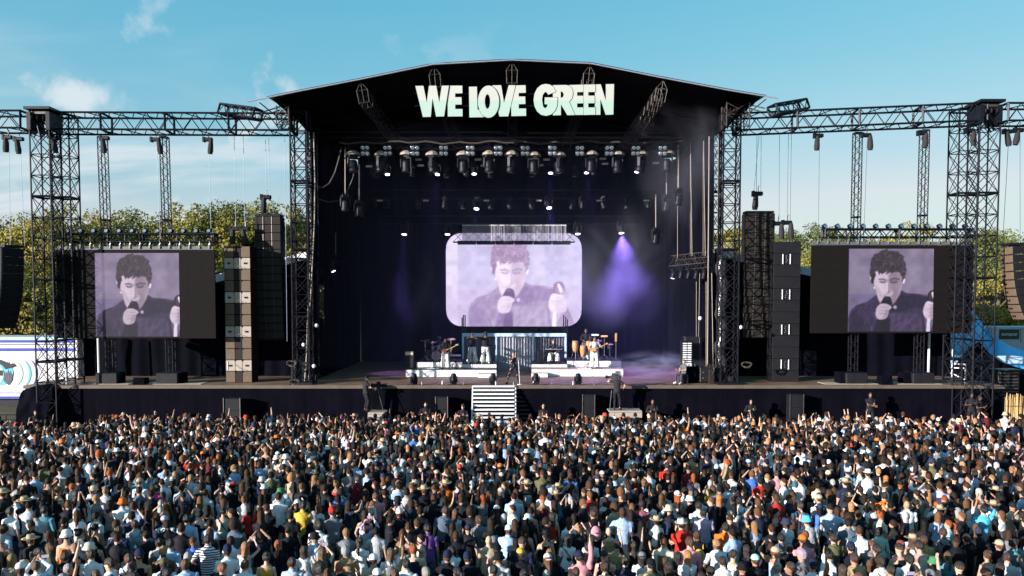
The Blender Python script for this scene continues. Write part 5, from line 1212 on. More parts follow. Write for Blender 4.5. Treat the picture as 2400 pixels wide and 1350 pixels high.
def trunk_mesh(seed):
    r = random.Random(seed); b = MB(); b.tube([(0, 0, 0), (.05, .02, .25), (-.03, 0, .5), (0, .03, .8)], [.05, .038, .03, .015], 8)
    for k in range(8):
        a0 = r.uniform(0, 6.28); z0 = r.uniform(.32, .65); L_ = r.uniform(.25, .42)
        b.tube([(0, 0, z0), (L_ * .5 * math.cos(a0), L_ * .5 * math.sin(a0), z0 + L_ * .45), (L_ * math.cos(a0), L_ * math.sin(a0), z0 + L_ * .75)], [.018, .011, .004], 6)
    return b.mesh('trunk', M_bark, smooth=True)
TRUNKS = [trunk_mesh(s) for s in (1, 2, 3)]
def tree(px, ytop, Y, rx, label, k, rz=0, crown_h=None, group='trees behind the stage'):
    top = at(px, ytop, Y); H = top.z
    t = empty('tree', (top.x, Y, 0), rz, label=label, cat='tree', group=group)
    o = link('trunk', TRUNKS[k % 3], t); o.scale = (H, H, H * .92)
    ch = crown_h or min(H * .78, rx * 2.1); o = link('crown', CROWNS[k % 5], t); o.location = (0, 0, H - ch * .52); o.scale = (rx, rx, ch / 1.75); o.rotation_euler = (0, 0, k * 1.3)
    return t
TL = [(8, 545, 66, 4.0), (70, 505, 70, 4.5), (125, 468, 66, 4.3), (156, 500, 63, 2.2), (246, 512, 72, 3.2), (292, 492, 74, 4.6), (345, 492, 70, 4.2), (405, 492, 76, 4.6), (455, 474, 70, 4.8), (520, 478, 73, 4.8), (575, 485, 69, 4.4), (620, 466, 74, 4.8), (672, 472, 72, 4.6), (300, 560, 62, 4.5), (420, 565, 60, 4.5), (530, 570, 60, 4.5), (30, 610, 58, 4.0), (110, 600, 58, 4.0), (735, 560, 64, 4.2), (-60, 500, 70, 5)]
for i, (x, y, Y, rx) in enumerate(TL):
    nb = ('at the left picture edge', 'left of the left tower pair', 'behind the outer left tower', 'between left tower and first mast', 'left of the first thin mast', 'behind the first thin mast', 'right of the first thin mast', 'behind the second thin mast', 'right of the second thin mast', 'above the left screen edge', 'above the tan subwoofers', 'behind the left array hoist', 'just left of the stage roof tower', 'low behind the left screen bar', 'low behind the left screen, darker', 'behind the gap by the tan stack', 'low and dark behind the left array', 'low and dark behind the left tower', 'behind the gap in the left stage drape', 'beyond the left picture edge')[i]
    tree(x, y, Y, rx, 'sunlit leafy tree ' + nb, i, i * .9)
TR = [(1738, 522, 120, 4.2), (1880, 580, 116, 5.6), (1925, 540, 118, 6.0), (1985, 562, 122, 6.4), (2055, 570, 116, 6.2), (2125, 528, 120, 6.2), (2190, 566, 118, 6.4), (2310, 552, 112, 6.8), (2365, 542, 118, 7.4), (2400, 600, 104, 6.6), (2340, 640, 100, 6.2), (2470, 540, 118, 8), (1845, 552, 120, 4.4)]
for i, (x, y, Y, rx) in enumerate(TR):
    nb = ('between right roof tower and flown array', 'low between black subwoofers and right screen', 'pale, above the right screen edge', 'low behind the third thin mast', 'low behind the right lamp bar', 'round, behind the fourth thin mast', 'low left of the right tower pair', 'behind the outer right tower', 'behind the curved right array', 'low at the right picture edge', 'low behind the right tower feet', 'beyond the right picture edge', 'peeping over the black subwoofer column')[i]
    tree(x, y - 12, Y, rx, 'sunlit leafy tree ' + nb, i + 2, i * 1.1)
# ================================================================== things left and right of the stage
# white show trailer with blue bands and a round mural
Yt = 47.0
a, c = at(-160, 790, Yt), at(185, 935, Yt); M_tr = mat('trailer_white', (0.56, 0.56, 0.59), .45, 0, .04); M_bl = mat('trailer_blue', (0.03, 0.05, 0.34), .4, 0, .05)
M_teal = mat('mural_teal', (0.10, 0.42, 0.55), .5, 0, .05); M_lteal = mat('mural_pale_teal', (0.36, 0.60, 0.66), .5, 0, .05); M_ink = mat('mural_black', (0.012, 0.012, 0.016), .5, 0, .05)
t = empty('show_trailer', ((a.x + c.x) / 2, Yt, 0), label='white trailer with blue bands and a dark eagle mural at left', cat='trailer')
MB().bbox(((a.x + c.x) / 2, Yt + 1.4, (a.z + c.z) / 2), (c.x - a.x, 2.8, a.z - c.z), .03).build('body', M_tr, t)
def band(y0, y1, mt, d=.012, name='stripe'):
    z0, z1 = at(0, y1, Yt).z, at(0, y0, Yt).z; MB().box(((a.x + c.x) / 2, Yt - d, (z0 + z1) / 2), (c.x - a.x - .02, .016, z1 - z0)).build(name, mt, t)
band(797, 803, M_bl); band(816, 823, M_bl); band(929, 934, M_bl); band(806, 808, M_alu, name='awning_rail'); band(790, 796, M_lteal, name='roof_band'); band(920, 921.5, M_alu, name='joint_line')
def mural(name, pts, mt, d): MB().prism([(at(x, y, Yt).x, at(x, y, Yt).z) for x, y in pts], Yt - d - .004, Yt - d).build(name, mt, t)
def zt_(pts): return [(x / 5.19, 760 + y / 5.19) for x, y in pts]
mural('badge', zt_(ellipse(0, 600, 165, 140, 36)), M_teal, .02)
mural('treeline', zt_([(45, 600), (60, 570), (72, 610), (85, 575), (95, 600), (105, 545), (118, 600), (132, 560), (145, 610), (160, 600), (150, 680), (110, 740), (50, 690)]), mat('mural_forest', (0.06, 0.06, 0.08), .5), .03)
mural('face_disc', zt_(ellipse(-10, 610, 60, 110, 30)), M_lteal, .034); mural('dark_lenses', zt_([(-40, 560), (42, 560), (42, 625), (-40, 625)]), M_ink, .042)
mural('eagle_body', zt_([(0, 430), (45, 448), (85, 470), (100, 450), (108, 478), (128, 490), (160, 470), (185, 495), (190, 522), (172, 510), (150, 525), (110, 535), (70, 545), (40, 505), (0, 480), (-60, 470), (-60, 420)]), M_ink, .048)
for cx_, r0, mt, th in ((150, 170, M_lteal, 14), (250, 180, M_teal, 17), (330, 185, M_bl, 14)):
    pts = [(cx_ + 150 * math.cos(q) - 20, 600 + r0 * math.sin(q)) for q in np.linspace(-1.25, 1.25, 18)]; inn = [(cx_ + 150 * math.cos(q) - 20 - th * math.cos(q * 1.25) * 1.6, 600 + r0 * math.sin(q)) for q in np.linspace(1.25, -1.25, 18)]
    P_ = zt_(pts + inn); b = MB(); n = 18
    vs_ = [(at(x, y, Yt).x, Yt - .024, at(x, y, Yt).z) for x, y in P_]
    b.add(vs_, [(i, i + 1, 2 * n - 2 - i, 2 * n - 1 - i) for i in range(n - 1)]); b.build('sound_arc', mt, t)
for k in range(4): MB().lathe([(.3, -.12), (.42, -.1), (.42, .1), (.3, .12)], 16, Matrix.Translation((a.x + 1.2 + k * 1.9, Yt + .5, .42)) @ Matrix.Rotation(R(90), 4, 'X')).build('wheel', M_black, t)
MB().box(((a.x + c.x) / 2, Yt + 1.4, c.z - .25), (c.x - a.x - .6, 2.2, .3)).build('chassis', M_black, t)
# black tarpaulin heap at the left stage end
p0, p1 = at(50, 960, 41.9), at(112, 960, 41.9)
b = MB(); b.sheet(lambda u, v: (p0.x + (p1.x - p0.x) * u * 1.2 + .1 * mnoise.noise((u * 3, v * 4, 1)), 42.1 - .9 * math.sin(v * 1.57) * (1 - .3 * u) + .15 * mnoise.noise((u * 4, v * 4, 0)), (DECK + .05 - .35 * (1 - u) ** 2) * (1 - v ** 1.5) + .05), 20, 16)
tag(b.build('tarpaulin_heap', M_tarp, None, True, origin=(p0.x, 42, 0)), 'black tarpaulin draped over the left end of the stage', 'tarpaulin')
# low railings beside the trailer
for k, (x0, x1, y) in enumerate(((-20, 48, 972), (-20, 48, 990))):
    a, c = at(x0, y, 43.5), at(x1, y, 43.5); t = empty('low_railing', (a.x, 43.5 + k, 0), label='dark low metal railing under the trailer, ' + ('upper' if k == 0 else 'lower') + ' one', cat='railing', group='low railings')
    for zz in (a.z, a.z - .3): MB().tube([(a.x, 43.5 + k, zz), (c.x, 43.5 + k, zz)], .03, 6).build('rail', M_steel, t)
    for xx in (a.x, (a.x + c.x) / 2, c.x): MB().tube([(xx, 43.5 + k, 0), (xx, 43.5 + k, a.z)], .03, 6).build('post', M_steel, t)
# white guard rails on both deck ends
for px0, px1, y0_, lab, sg in ((150, 155, 862, 'thin white post with arms on the left deck edge', 1), (2236, 2264, 852, 'white tubular guard rail on the right deck edge', -1)):
    a, c = at(px0, y0_, 42.5), at(px1, y0_, 42.5); t = empty('guard_rail', (c.x, 42.5, DECK), label=lab, cat='guard rail')
    MB().tube([(c.x, 42.5, DECK), (c.x, 42.5, c.z)], .045, 8).build('post', M_white, t)
    MB().tube([(c.x, 42.5, c.z - .04), (a.x, 42.8, a.z - .04)], .04, 8).build('rail', M_white, t); MB().tube([(c.x, 42.5, DECK + .25), (a.x, 42.8, DECK + .6)], .04, 8).build('rail', M_white, t)
    MB().tube([(c.x, 42.5, c.z - .25), (a.x, 42.8, a.z - .25)], .035, 8).build('rail', M_white, t)
# sky-blue tensile tent flank behind the right towers
Yb = 48.0
M_sky = mat('sky_blue_tent', (0.10, 0.40, 0.72), .55, 0, .06)
t = empty('blue_tent', at(2290, 900, Yb), label='sky-blue curved tent flank behind the right tower pair', cat='tent')
up = [(2228, 640), (2262, 700), (2285, 735), (2310, 768), (2340, 795), (2370, 812), (2400, 822), (2470, 830)]; lo = [(2228, 860), (2262, 862), (2285, 864), (2310, 866), (2340, 866), (2370, 866), (2400, 866), (2470, 866)]
b = MB(); n = len(up); b.add([at(x, y, Yb + .6 * k % 2) for k, (x, y) in enumerate(up)] + [at(x, y, Yb - .8) for x, y in lo], [(i, i + n, i + n + 1, i + 1) for i in range(n - 1)]); b.build('flank', M_sky, t, smooth=True)
b = MB(); b.add([at(x, 838 + 5 * math.sin(k), Yb - .86) for k, (x, y) in enumerate(up)] + [at(x, 852, Yb - .9) for x, y in lo], [(i, i + n, i + n + 1, i + 1) for i in range(n - 1)]); b.build('pale_band', mat('pale_blue_band', (0.32, 0.44, 0.60), .6), t)
b = MB(); up2 = [(2228, 868), (2270, 815), (2295, 800), (2320, 828), (2350, 850), (2400, 866), (2470, 880)]; n2 = len(up2)
b.add([at(x, y, Yb - 1.2) for x, y in up2] + [at(x, 935, Yb - 1.6) for x, y in up2], [(i, i + n2, i + n2 + 1, i + 1) for i in range(n2 - 1)]); b.build('dark_awning', M_tarp, t)
# box truck with lettering
Yv = 55.0
a, c = at(2318, 766, Yv), at(2520, 880, Yv); t = empty('box_truck', ((a.x + c.x) / 2, Yv, 0), label='grey-white box truck with dark lettered panel behind the blue tent', cat='truck')
M_trk = mat('truck_grey', (0.30, 0.34, 0.40), .5, 0, .08)
MB().bbox(((a.x + c.x) / 2, Yv + 1.2, (a.z + 1.0) / 2 + .0), (c.x - a.x, 2.4, a.z - 1.0), .04).build('box_body', M_trk, t)
q0, q1 = at(2342, 772, Yv), at(2388, 795, Yv); MB().bbox(((q0.x + q1.x) / 2, Yv - .02, (q0.z + q1.z) / 2), (q1.x - q0.x, .03, q0.z - q1.z), .006).build('sign_panel', mat('dark_green_panel', (0.01, 0.03, 0.025), .5), t)
cu = bpy.data.curves.new('lettering', 'FONT'); cu.body = 'europcar'; cu.size = .30; cu.extrude = .004; cu.align_x = 'CENTER'; tmp = bpy.data.objects.new('tmp', cu); me = bpy.data.meshes.new_from_object(tmp); bpy.data.objects.remove(tmp)
me.transform(Matrix.Translation((0, Yv - .045, (q0.z + q1.z) / 2 - .08)) @ Matrix.Rotation(R(90), 4, 'X')); me.transform(Matrix.Translation(((q0.x + q1.x) / 2 - t.location.x, -t.location.y, -t.location.z))); me.materials.clear(); me.materials.append(M_white); link('lettering', me, t)
for xx in (2325, 2394): z_ = at(xx, 785, Yv); MB().box((z_.x, Yv - .03, z_.z), (.12, .04, .9)).build('corner_post', M_pale, t)
for k in range(3): MB().lathe([(.3, -.12), (.45, -.1), (.45, .1), (.3, .12)], 16, Matrix.Translation((a.x + .8 + k * 1.6, Yv + .3, .45)) @ Matrix.Rotation(R(90), 4, 'X')).build('wheel', M_black, t)
# slatted cooling unit
a, c = at(2342, 868, 44.0), at(2390, 922, 44.0)
t = empty('cooling_unit', ((a.x + c.x) / 2, 44.0, 0), label='grey slatted cooling unit right of the stage end', cat='cooling unit')
MB().bbox(((a.x + c.x) / 2, 44.5, a.z / 2), (c.x - a.x, .9, a.z), .02).build('casing', M_steel, t)
MB().bbox(((a.x + c.x) / 2, 44.45, a.z + .02), (c.x - a.x + .06, 1.0, .05), .01).build('top_cover', M_alu, t)
for k in range(9): MB().bbox(((a.x + c.x) / 2, 44.02, a.z - .15 - k * .17), (c.x - a.x - .1, .05, .07), .01).build('slat', M_alu, t)
# reed fence
random.seed(3)
a, c = at(2356, 928, 40.0), at(2470, 928, 40.0)
t = empty('reed_fence', ((a.x + c.x) / 2, 40.0, 0), label='golden reed fence at the right edge beside the crowd', cat='fence')
M_reed = [mat('reed_%d' % k, cc, .7, 0, .2, 5) for k, cc in enumerate(((0.50, 0.33, 0.14), (0.38, 0.22, 0.08), (0.58, 0.42, 0.20)))]
rm = [MB().tube([(0, 0, 0), (.01, 0, 1.2), (0.0, 0, a.z)], [.028, .024, .012], 5).mesh('reed', m_) for m_ in M_reed]
for k in range(64):
    o = link('reed', rm[k % 3], t); o.location = (a.x - t.location.x + k * .04 + random.uniform(-.01, .01), random.uniform(-.04, .04), 0); o.scale = (1, 1, random.uniform(.93, 1.06)); o.rotation_euler = (0, R(random.uniform(-2, 2)), 0)
for zz in (.5, a.z - .5): MB().tube([(a.x, 39.94, zz), (c.x, 39.94, zz)], .015, 5).build('binding_wire', M_alu, t)
# crowd barrier: grey steel panels with a top rail
M_bar = mat('galvanised_barrier', (0.30, 0.31, 0.33), .5, .4, .2, 3)
def barrier(p0, p1, label, h=1.25):
    p0, p1 = Vector(p0), Vector(p1); d = p1 - p0; L_ = d.length; ang = math.atan2(d.y, d.x)
    t = empty('crowd_barrier', p0, ang, label=label, cat='barrier', group='steel crowd barriers')
    MB().bbox((L_ / 2, 0, h * .5), (L_ - .06, .03, h - .1), .008).build('panel', M_bar, t, origin=(0, 0, 0))
    MB().tube([(0, 0, h), (L_, 0, h)], .03, 8).build('top_rail', M_alu, t, origin=(0, 0, 0))
    for x in (0.02, L_ / 2, L_ - .02): MB().tube([(x, -.03, 0), (x, -.03, h)], .025, 6).build('post', M_alu, t, origin=(0, 0, 0))
    for k in (.35, .7): MB().tube([(0, -.03, h * k), (L_, -.03, h * k)], .012, 5).build('ridge', M_alu, t, origin=(0, 0, 0))
    MB().box((L_ / 2, .55, .02), (L_ - .1, 1.0, .03)).build('foot_plate', M_alu, t, origin=(0, 0, 0))
nb = 19
for k in range(nb):
    x0, x1 = -27.5 + k * 55 / nb, -27.5 + (k + 1) * 55 / nb
    y0_ = 40.55 - (2.0 if x0 < -20 else 0); y1_ = 40.55 - (2.0 if x1 < -20.5 else 0)
    barrier((x0, y0_, 0), (x1, y1_, 0), 'grey steel crowd barrier panel at the far left edge' if k == 0 else 'grey steel crowd barrier panel beside the reed fence' if k == nb - 1 else 'grey steel crowd barrier panel before the stage, ' + nth_left(k, nb))
# ================================================================== people: one continuous body per pose, clothes lifted from its surface
def ik(S_, T_, l1, l2, hint):
    S_, T_, hint = Vector(S_), Vector(T_), Vector(hint); d = T_ - S_; L_ = min(d.length, (l1 + l2) * .995); d.normalize(); T2 = S_ + d * L_
    a = (l1 * l1 - l2 * l2 + L_ * L_) / (2 * L_); h = math.sqrt(max(l1 * l1 - a * a, 0)); hv = hint - d * hint.dot(d)
    hv.normalize(); return S_ + d * a + hv * h, T2
BUILDS = {'m': dict(sh=.185, hip=.088, tor=[(.0, .150, .112), (.10, .158, .115), (.22, .145, .105), (.36, .165, .120), (.47, .175, .112), (.535, .115, .085)], arm=(.050, .043, .038, .030), leg=(.086, .060, .043), neck=.058),
          'f': dict(sh=.160, hip=.092, tor=[(.0, .160, .118), (.10, .165, .120), (.22, .118, .092), (.36, .140, .112), (.47, .150, .095), (.535, .095, .075)], arm=(.040, .035, .031, .025), leg=(.088, .056, .039), neck=.048)}
def skeleton(P):
    """joints of a 1.75 m figure facing +Y; P gives targets"""
    B = BUILDS[P.get('sex', 'm')]; J = {}
    pel = Vector(P.get('pelvis', (0, 0, .93))); lean = Vector(P.get('lean', (0, 0, 0)))
    J['pel'] = pel; J['neck'] = pel + Vector((0, 0, .535)) + lean
    J['head'] = J['neck'] + Vector((0, .015, .165)) + Vector(P.get('head', (0, 0, 0)))
    for s, k in ((-1, 'L'), (1, 'R')):
        sh = pel + lean * .9 + Vector((s * B['sh'], 0, .47)); J['sh' + k] = sh
        T_ = P.get('hand' + k, (s * .26, .06, .80)); hint = P.get('elb' + k, (s * .5, -.8, -.2))
        J['el' + k], J['wr' + k] = ik(sh, T_, .285, .255, hint)
        hp = pel + Vector((s * B['hip'], 0, -.03)); J['hp' + k] = hp
        F_ = P.get('foot' + k, (s * .11, 0, .085)); J['kn' + k], J['an' + k] = ik(hp, F_, .43, .415, P.get('kne' + k, (s * .15, 1, 0)))
    return J, B
def body_parts(P, hands=True):
    J, B = skeleton(P); b = MB(); segs = []
    def ring_tube(pts, rad, n=12):
        vs_ = []; fs = []; N_ = len(pts)
        for i, (p, (rx, ry)) in enumerate(zip(pts, rad)):
            t = (pts[min(i + 1, N_ - 1)] - pts[max(i - 1, 0)]).normalized(); X_ = Vector((1, 0, 0)) if abs(t.x) < .9 else Vector((0, 1, 0)); X_ = (X_ - t * X_.dot(t)).normalized(); Y_ = t.cross(X_)
            for k in range(n): q = 2 * math.pi * k / n; vs_.append(p + X_ * (rx * math.cos(q)) + Y_ * (ry * math.sin(q)))
        for i in range(N_ - 1):
            for k in range(n): k2 = (k + 1) % n; fs.append((i * n + k, i * n + k2, (i + 1) * n + k2, (i + 1) * n + k))
        fs.append(tuple(range(n - 1, -1, -1))); fs.append(tuple((N_ - 1) * n + k for k in range(n))); b.add(vs_, fs)
    lean = Vector(P.get('lean', (0, 0, 0)))
    tp = [J['pel'] + Vector((0, 0, -.09))] + [J['pel'] + Vector((0, 0, h)) + lean * (h / .535) ** 1.3 for h, _, _ in B['tor']]
    tr = [(B['tor'][0][1] * .8, B['tor'][0][2] * .85)] + [(x, y) for _, x, y in B['tor']]
    ring_tube(tp, tr, 14); segs.append(('torso', J['pel'] + Vector((0, 0, -.05)), J['neck'], .15))
    nk = B['neck']; ring_tube([J['neck'] - Vector((0, 0, .06)), J['neck'] + (J['head'] - J['neck']) * .65], [(nk * 1.15, nk * 1.15), (nk, nk)], 10); segs.append(('neck', J['neck'] + Vector((0, 0, .015)), J['head'] - Vector((0, 0, .06)), nk))
    H = J['head']; b.ell(H + Vector((0, -.008, .025)), (.076, .096, .105), 14, 10); b.ell(H + Vector((0, .022, -.045)), (.058, .072, .082), 12, 8)
    b.ell(H + Vector((0, .098, -.015)), (.014, .022, .026), 8, 6)
    for s in (-1, 1): b.ell(H + Vector((s * .078, -.005, -.01)), (.014, .024, .034), 8, 6)
    segs.append(('head', H + Vector((0, 0, -.06)), H + Vector((0, 0, .06)), .09))
    A, Lg = B['arm'], B['leg']; hand = {}
    for s, k in ((-1, 'L'), (1, 'R')):
        sh, el, wr = J['sh' + k], J['el' + k], J['wr' + k]
        ring_tube([sh + Vector((-s * .05, 0, .0)), sh, sh.lerp(el, .3), el.lerp(sh, .08), el, el.lerp(wr, .3), wr], [(A[0] * 1.05,) * 2, (A[0] * 1.18,) * 2, (A[0],) * 2, (A[1],) * 2, (A[1],) * 2, (A[2],) * 2, (A[3],) * 2], 10)
        segs += [('upperarm', sh, el, A[0]), ('forearm', el, wr, A[2])]
        d = (wr - el).normalized(); b.ell(Vector((0, 0, 0)), (.042, .020, .055), 8, 6, Matrix.Translation(wr + d * .045) @ d.to_track_quat('Z', 'X').to_matrix().to_4x4()); segs.append(('hand', wr + d * .02, wr + d * .1, .04)); hand[k] = (wr, d)
        hp, kn, an = J['hp' + k], J['kn' + k], J['an' + k]
        ring_tube([hp + Vector((0, 0, .05)), hp.lerp(kn, .25), kn.lerp(hp, .15), kn, kn.lerp(an, .3), an.lerp(kn, .15), an], [(Lg[0],) * 2, (Lg[0] * .98,) * 2, (Lg[1] * 1.05,) * 2, (Lg[1],) * 2, (Lg[1] * .98,) * 2, (Lg[2],) * 2, (Lg[2],) * 2], 10)
        segs += [('thigh', hp, kn, Lg[0]), ('shin', kn, an, Lg[1])]
        fd = Vector(P.get('toe' + k, (s * .25, 1, 0))).normalized(); b.ell(Vector((0, 0, 0)), (.045, .125, .045), 10, 6, Matrix.Translation(an + fd * .055 + Vector((0, 0, -.045))) @ Matrix.Rotation(math.atan2(-fd.x, fd.y), 4, 'Z')); segs.append(('foot', an - fd * .05 + Vector((0, 0, -.04)), an + fd * .17 + Vector((0, 0, -.05)), .05))
    return b, segs, J, hand
_tmpcol = bpy.data.collections.new('tmp'); scene.collection.children.link(_tmpcol)
def fuse(b, voxel=.019, ratio=1.0, smooth_it=2):
    me = b.mesh('tmp_body'); o = bpy.data.objects.new('tmp_body', me); _tmpcol.objects.link(o)
    m_ = o.modifiers.new('r', 'REMESH'); m_.mode = 'VOXEL'; m_.voxel_size = voxel
    m_ = o.modifiers.new('s', 'SMOOTH'); m_.factor = .5; m_.iterations = smooth_it
    if ratio < 1: m_ = o.modifiers.new('d', 'DECIMATE'); m_.ratio = ratio
    dg = bpy.context.evaluated_depsgraph_get(); out = bpy.data.meshes.new_from_object(o.evaluated_get(dg)); bpy.data.objects.remove(o); bpy.data.meshes.remove(me); return out
def arrays(me):
    n = len(me.vertices); v = np.empty(n * 3); me.vertices.foreach_get('co', v); nr = np.empty(n * 3); me.vertices.foreach_get('normal', nr)
    return v.reshape(-1, 3), nr.reshape(-1, 3), [tuple(p.vertices) for p in me.polygons]
def classify(v, segs):
    best = np.full(len(v), 1e9); lab = np.zeros(len(v), int); tt = np.zeros(len(v))
    for i, (nm, a, c, r) in enumerate(segs):
        a, c = np.array(a), np.array(c); d = c - a; t = np.clip(((v - a) @ d) / (d @ d), 0, 1); dist = np.linalg.norm(v - a - t[:, None] * d, axis=1) / r
        if nm in ('head',): dist *= .9
        k = dist < best; best[k] = dist[k]; lab[k] = i; tt[k] = t[k]
    return [segs[i][0] for i in lab], tt
def sub_mesh(v, nr, faces, keep, off, rough=0.0, seed=0, name='garment', extra=None):
    idx = {}; vs_ = []; fs = []
    r = np.random.default_rng(seed)
    for f in faces:
        if all(keep[i] for i in f):
            g_ = []
            for i in f:
                if i not in idx:
                    p = v[i]; o_ = off if extra is None else off + extra[i]
                    w = rough * (math.sin(p[2] * 37 + p[0] * 23 + seed) + math.sin(p[2] * 61 - p[0] * 41 + seed * 2) * .6 + math.sin(p[0] * 30 + p[1] * 45 + p[2] * 18))
                    idx[i] = len(vs_); vs_.append(p + nr[i] * (o_ + w))
                g_.append(idx[i])
            fs.append(tuple(g_))
    return vs_, fs
def to_mesh(name, vs_, fs, mt=None, smooth=True):
    me = bpy.data.meshes.new(name); me.from_pydata([tuple(p) for p in vs_], [], fs)
    if mt: me.materials.append(mt)
    if smooth and len(fs): me.polygons.foreach_set('use_smooth', [True] * len(fs))
    me.update(); return me
def fingers(hand, pose='curl'):
    b = MB()
    for k, (wr, d) in hand.items():
        s = -1 if k == 'L' else 1; q = d.to_track_quat('Z', 'X'); X_, Y_ = q @ Vector((1, 0, 0)), q @ Vector((0, 1, 0))
        base = wr + d * .075
        for i, ln in enumerate((.062, .072, .076, .066)):
            p0 = base + X_ * ((i - 1.5) * .020); bend = .028 if pose == 'curl' else .006; spread = X_ * ((i - 1.5) * .010)
            b.tube([p0, p0 + d * ln * .5 + Y_ * bend * .4 + spread * .5, p0 + d * ln * (1 if pose != 'curl' else .8) + Y_ * bend * 1.5 + spread], [.0095, .009, .007], 5)
        p0 = wr + d * .035 + X_ * (-.036); b.tube([p0, p0 - X_ * .022 + d * .03, p0 - X_ * .026 + d * .062 + Y_ * .012], [.011, .010, .008], 5)
    return b.v, b.f
def make_figure(P, name='figure', lod=False, tops=('tee',), legs='long', loose=.016, leg_loose=.014, ratio=.55):
    """returns dict of part meshes; body stays one continuous surface"""
    b, segs, J, hand = body_parts(P)
    me = fuse(b, .026 if lod else .0185, .24 if lod else ratio, 2)
    v, nr, fc = arrays(me); lab, tt = classify(v, segs); lab = np.array(lab)
    out = {'J': J}
    if lod: out['body'] = (v, fc, lab)
    else:
        fv, ff = fingers(hand, P.get('fingers', 'curl')); n = len(v)
        out['body'] = to_mesh('body', list(v) + list(fv), fc + [tuple(i + n for i in f) for f in ff], M_skin)
    bpy.data.meshes.remove(me)
    zrel = (v[:, 2] - J['pel'].z)
    hem = np.clip((.12 - zrel) / .2, 0, 1) * .012
    for tp in tops:
        k = (lab == 'torso') & (zrel > -.075)
        if tp == 'tee': k |= (lab == 'upperarm') & (tt < .72)
        if tp == 'long': k |= (lab == 'upperarm') | ((lab == 'forearm') & (tt < .93))
        if tp == 'tank':
            k &= ~((zrel > .40) & (np.abs(v[:, 0] - J['pel'].x) > .115)); k &= zrel < .50
        if tp == 'crop': k = (lab == 'torso') & (zrel > .24) & (zrel < .45)
        if tp != 'tank' and tp != 'crop': k |= (lab == 'neck') & (tt < .12)
        vs_, fs = sub_mesh(v, nr, fc, k, loose if tp != 'tank' else .008, .0035 if not lod else .002, hash(tp) % 7, extra=hem)
        out[tp] = (vs_, fs) if lod else to_mesh('top', vs_, fs, M_fab)
    k = ((lab == 'torso') & (zrel < .03)) | (lab == 'thigh') | ((lab == 'shin') & (tt < (.95 if legs == 'long' else .05)))
    wide = np.where(lab == 'shin', tt * (leg_loose * 2.0 if leg_loose > .02 else 0), 0.0)
    vs_, fs = sub_mesh(v, nr, fc, k, leg_loose, .003, 3, extra=wide); out['trousers'] = (vs_, fs) if lod else to_mesh('trousers', vs_, fs, M_fab)
    k = (lab == 'foot') | ((lab == 'shin') & (tt > .93)); vs_, fs = sub_mesh(v, nr, fc, k, .008, 0, 0); out['shoes'] = (vs_, fs) if lod else to_mesh('shoes', vs_, fs, M_fab)
    return out
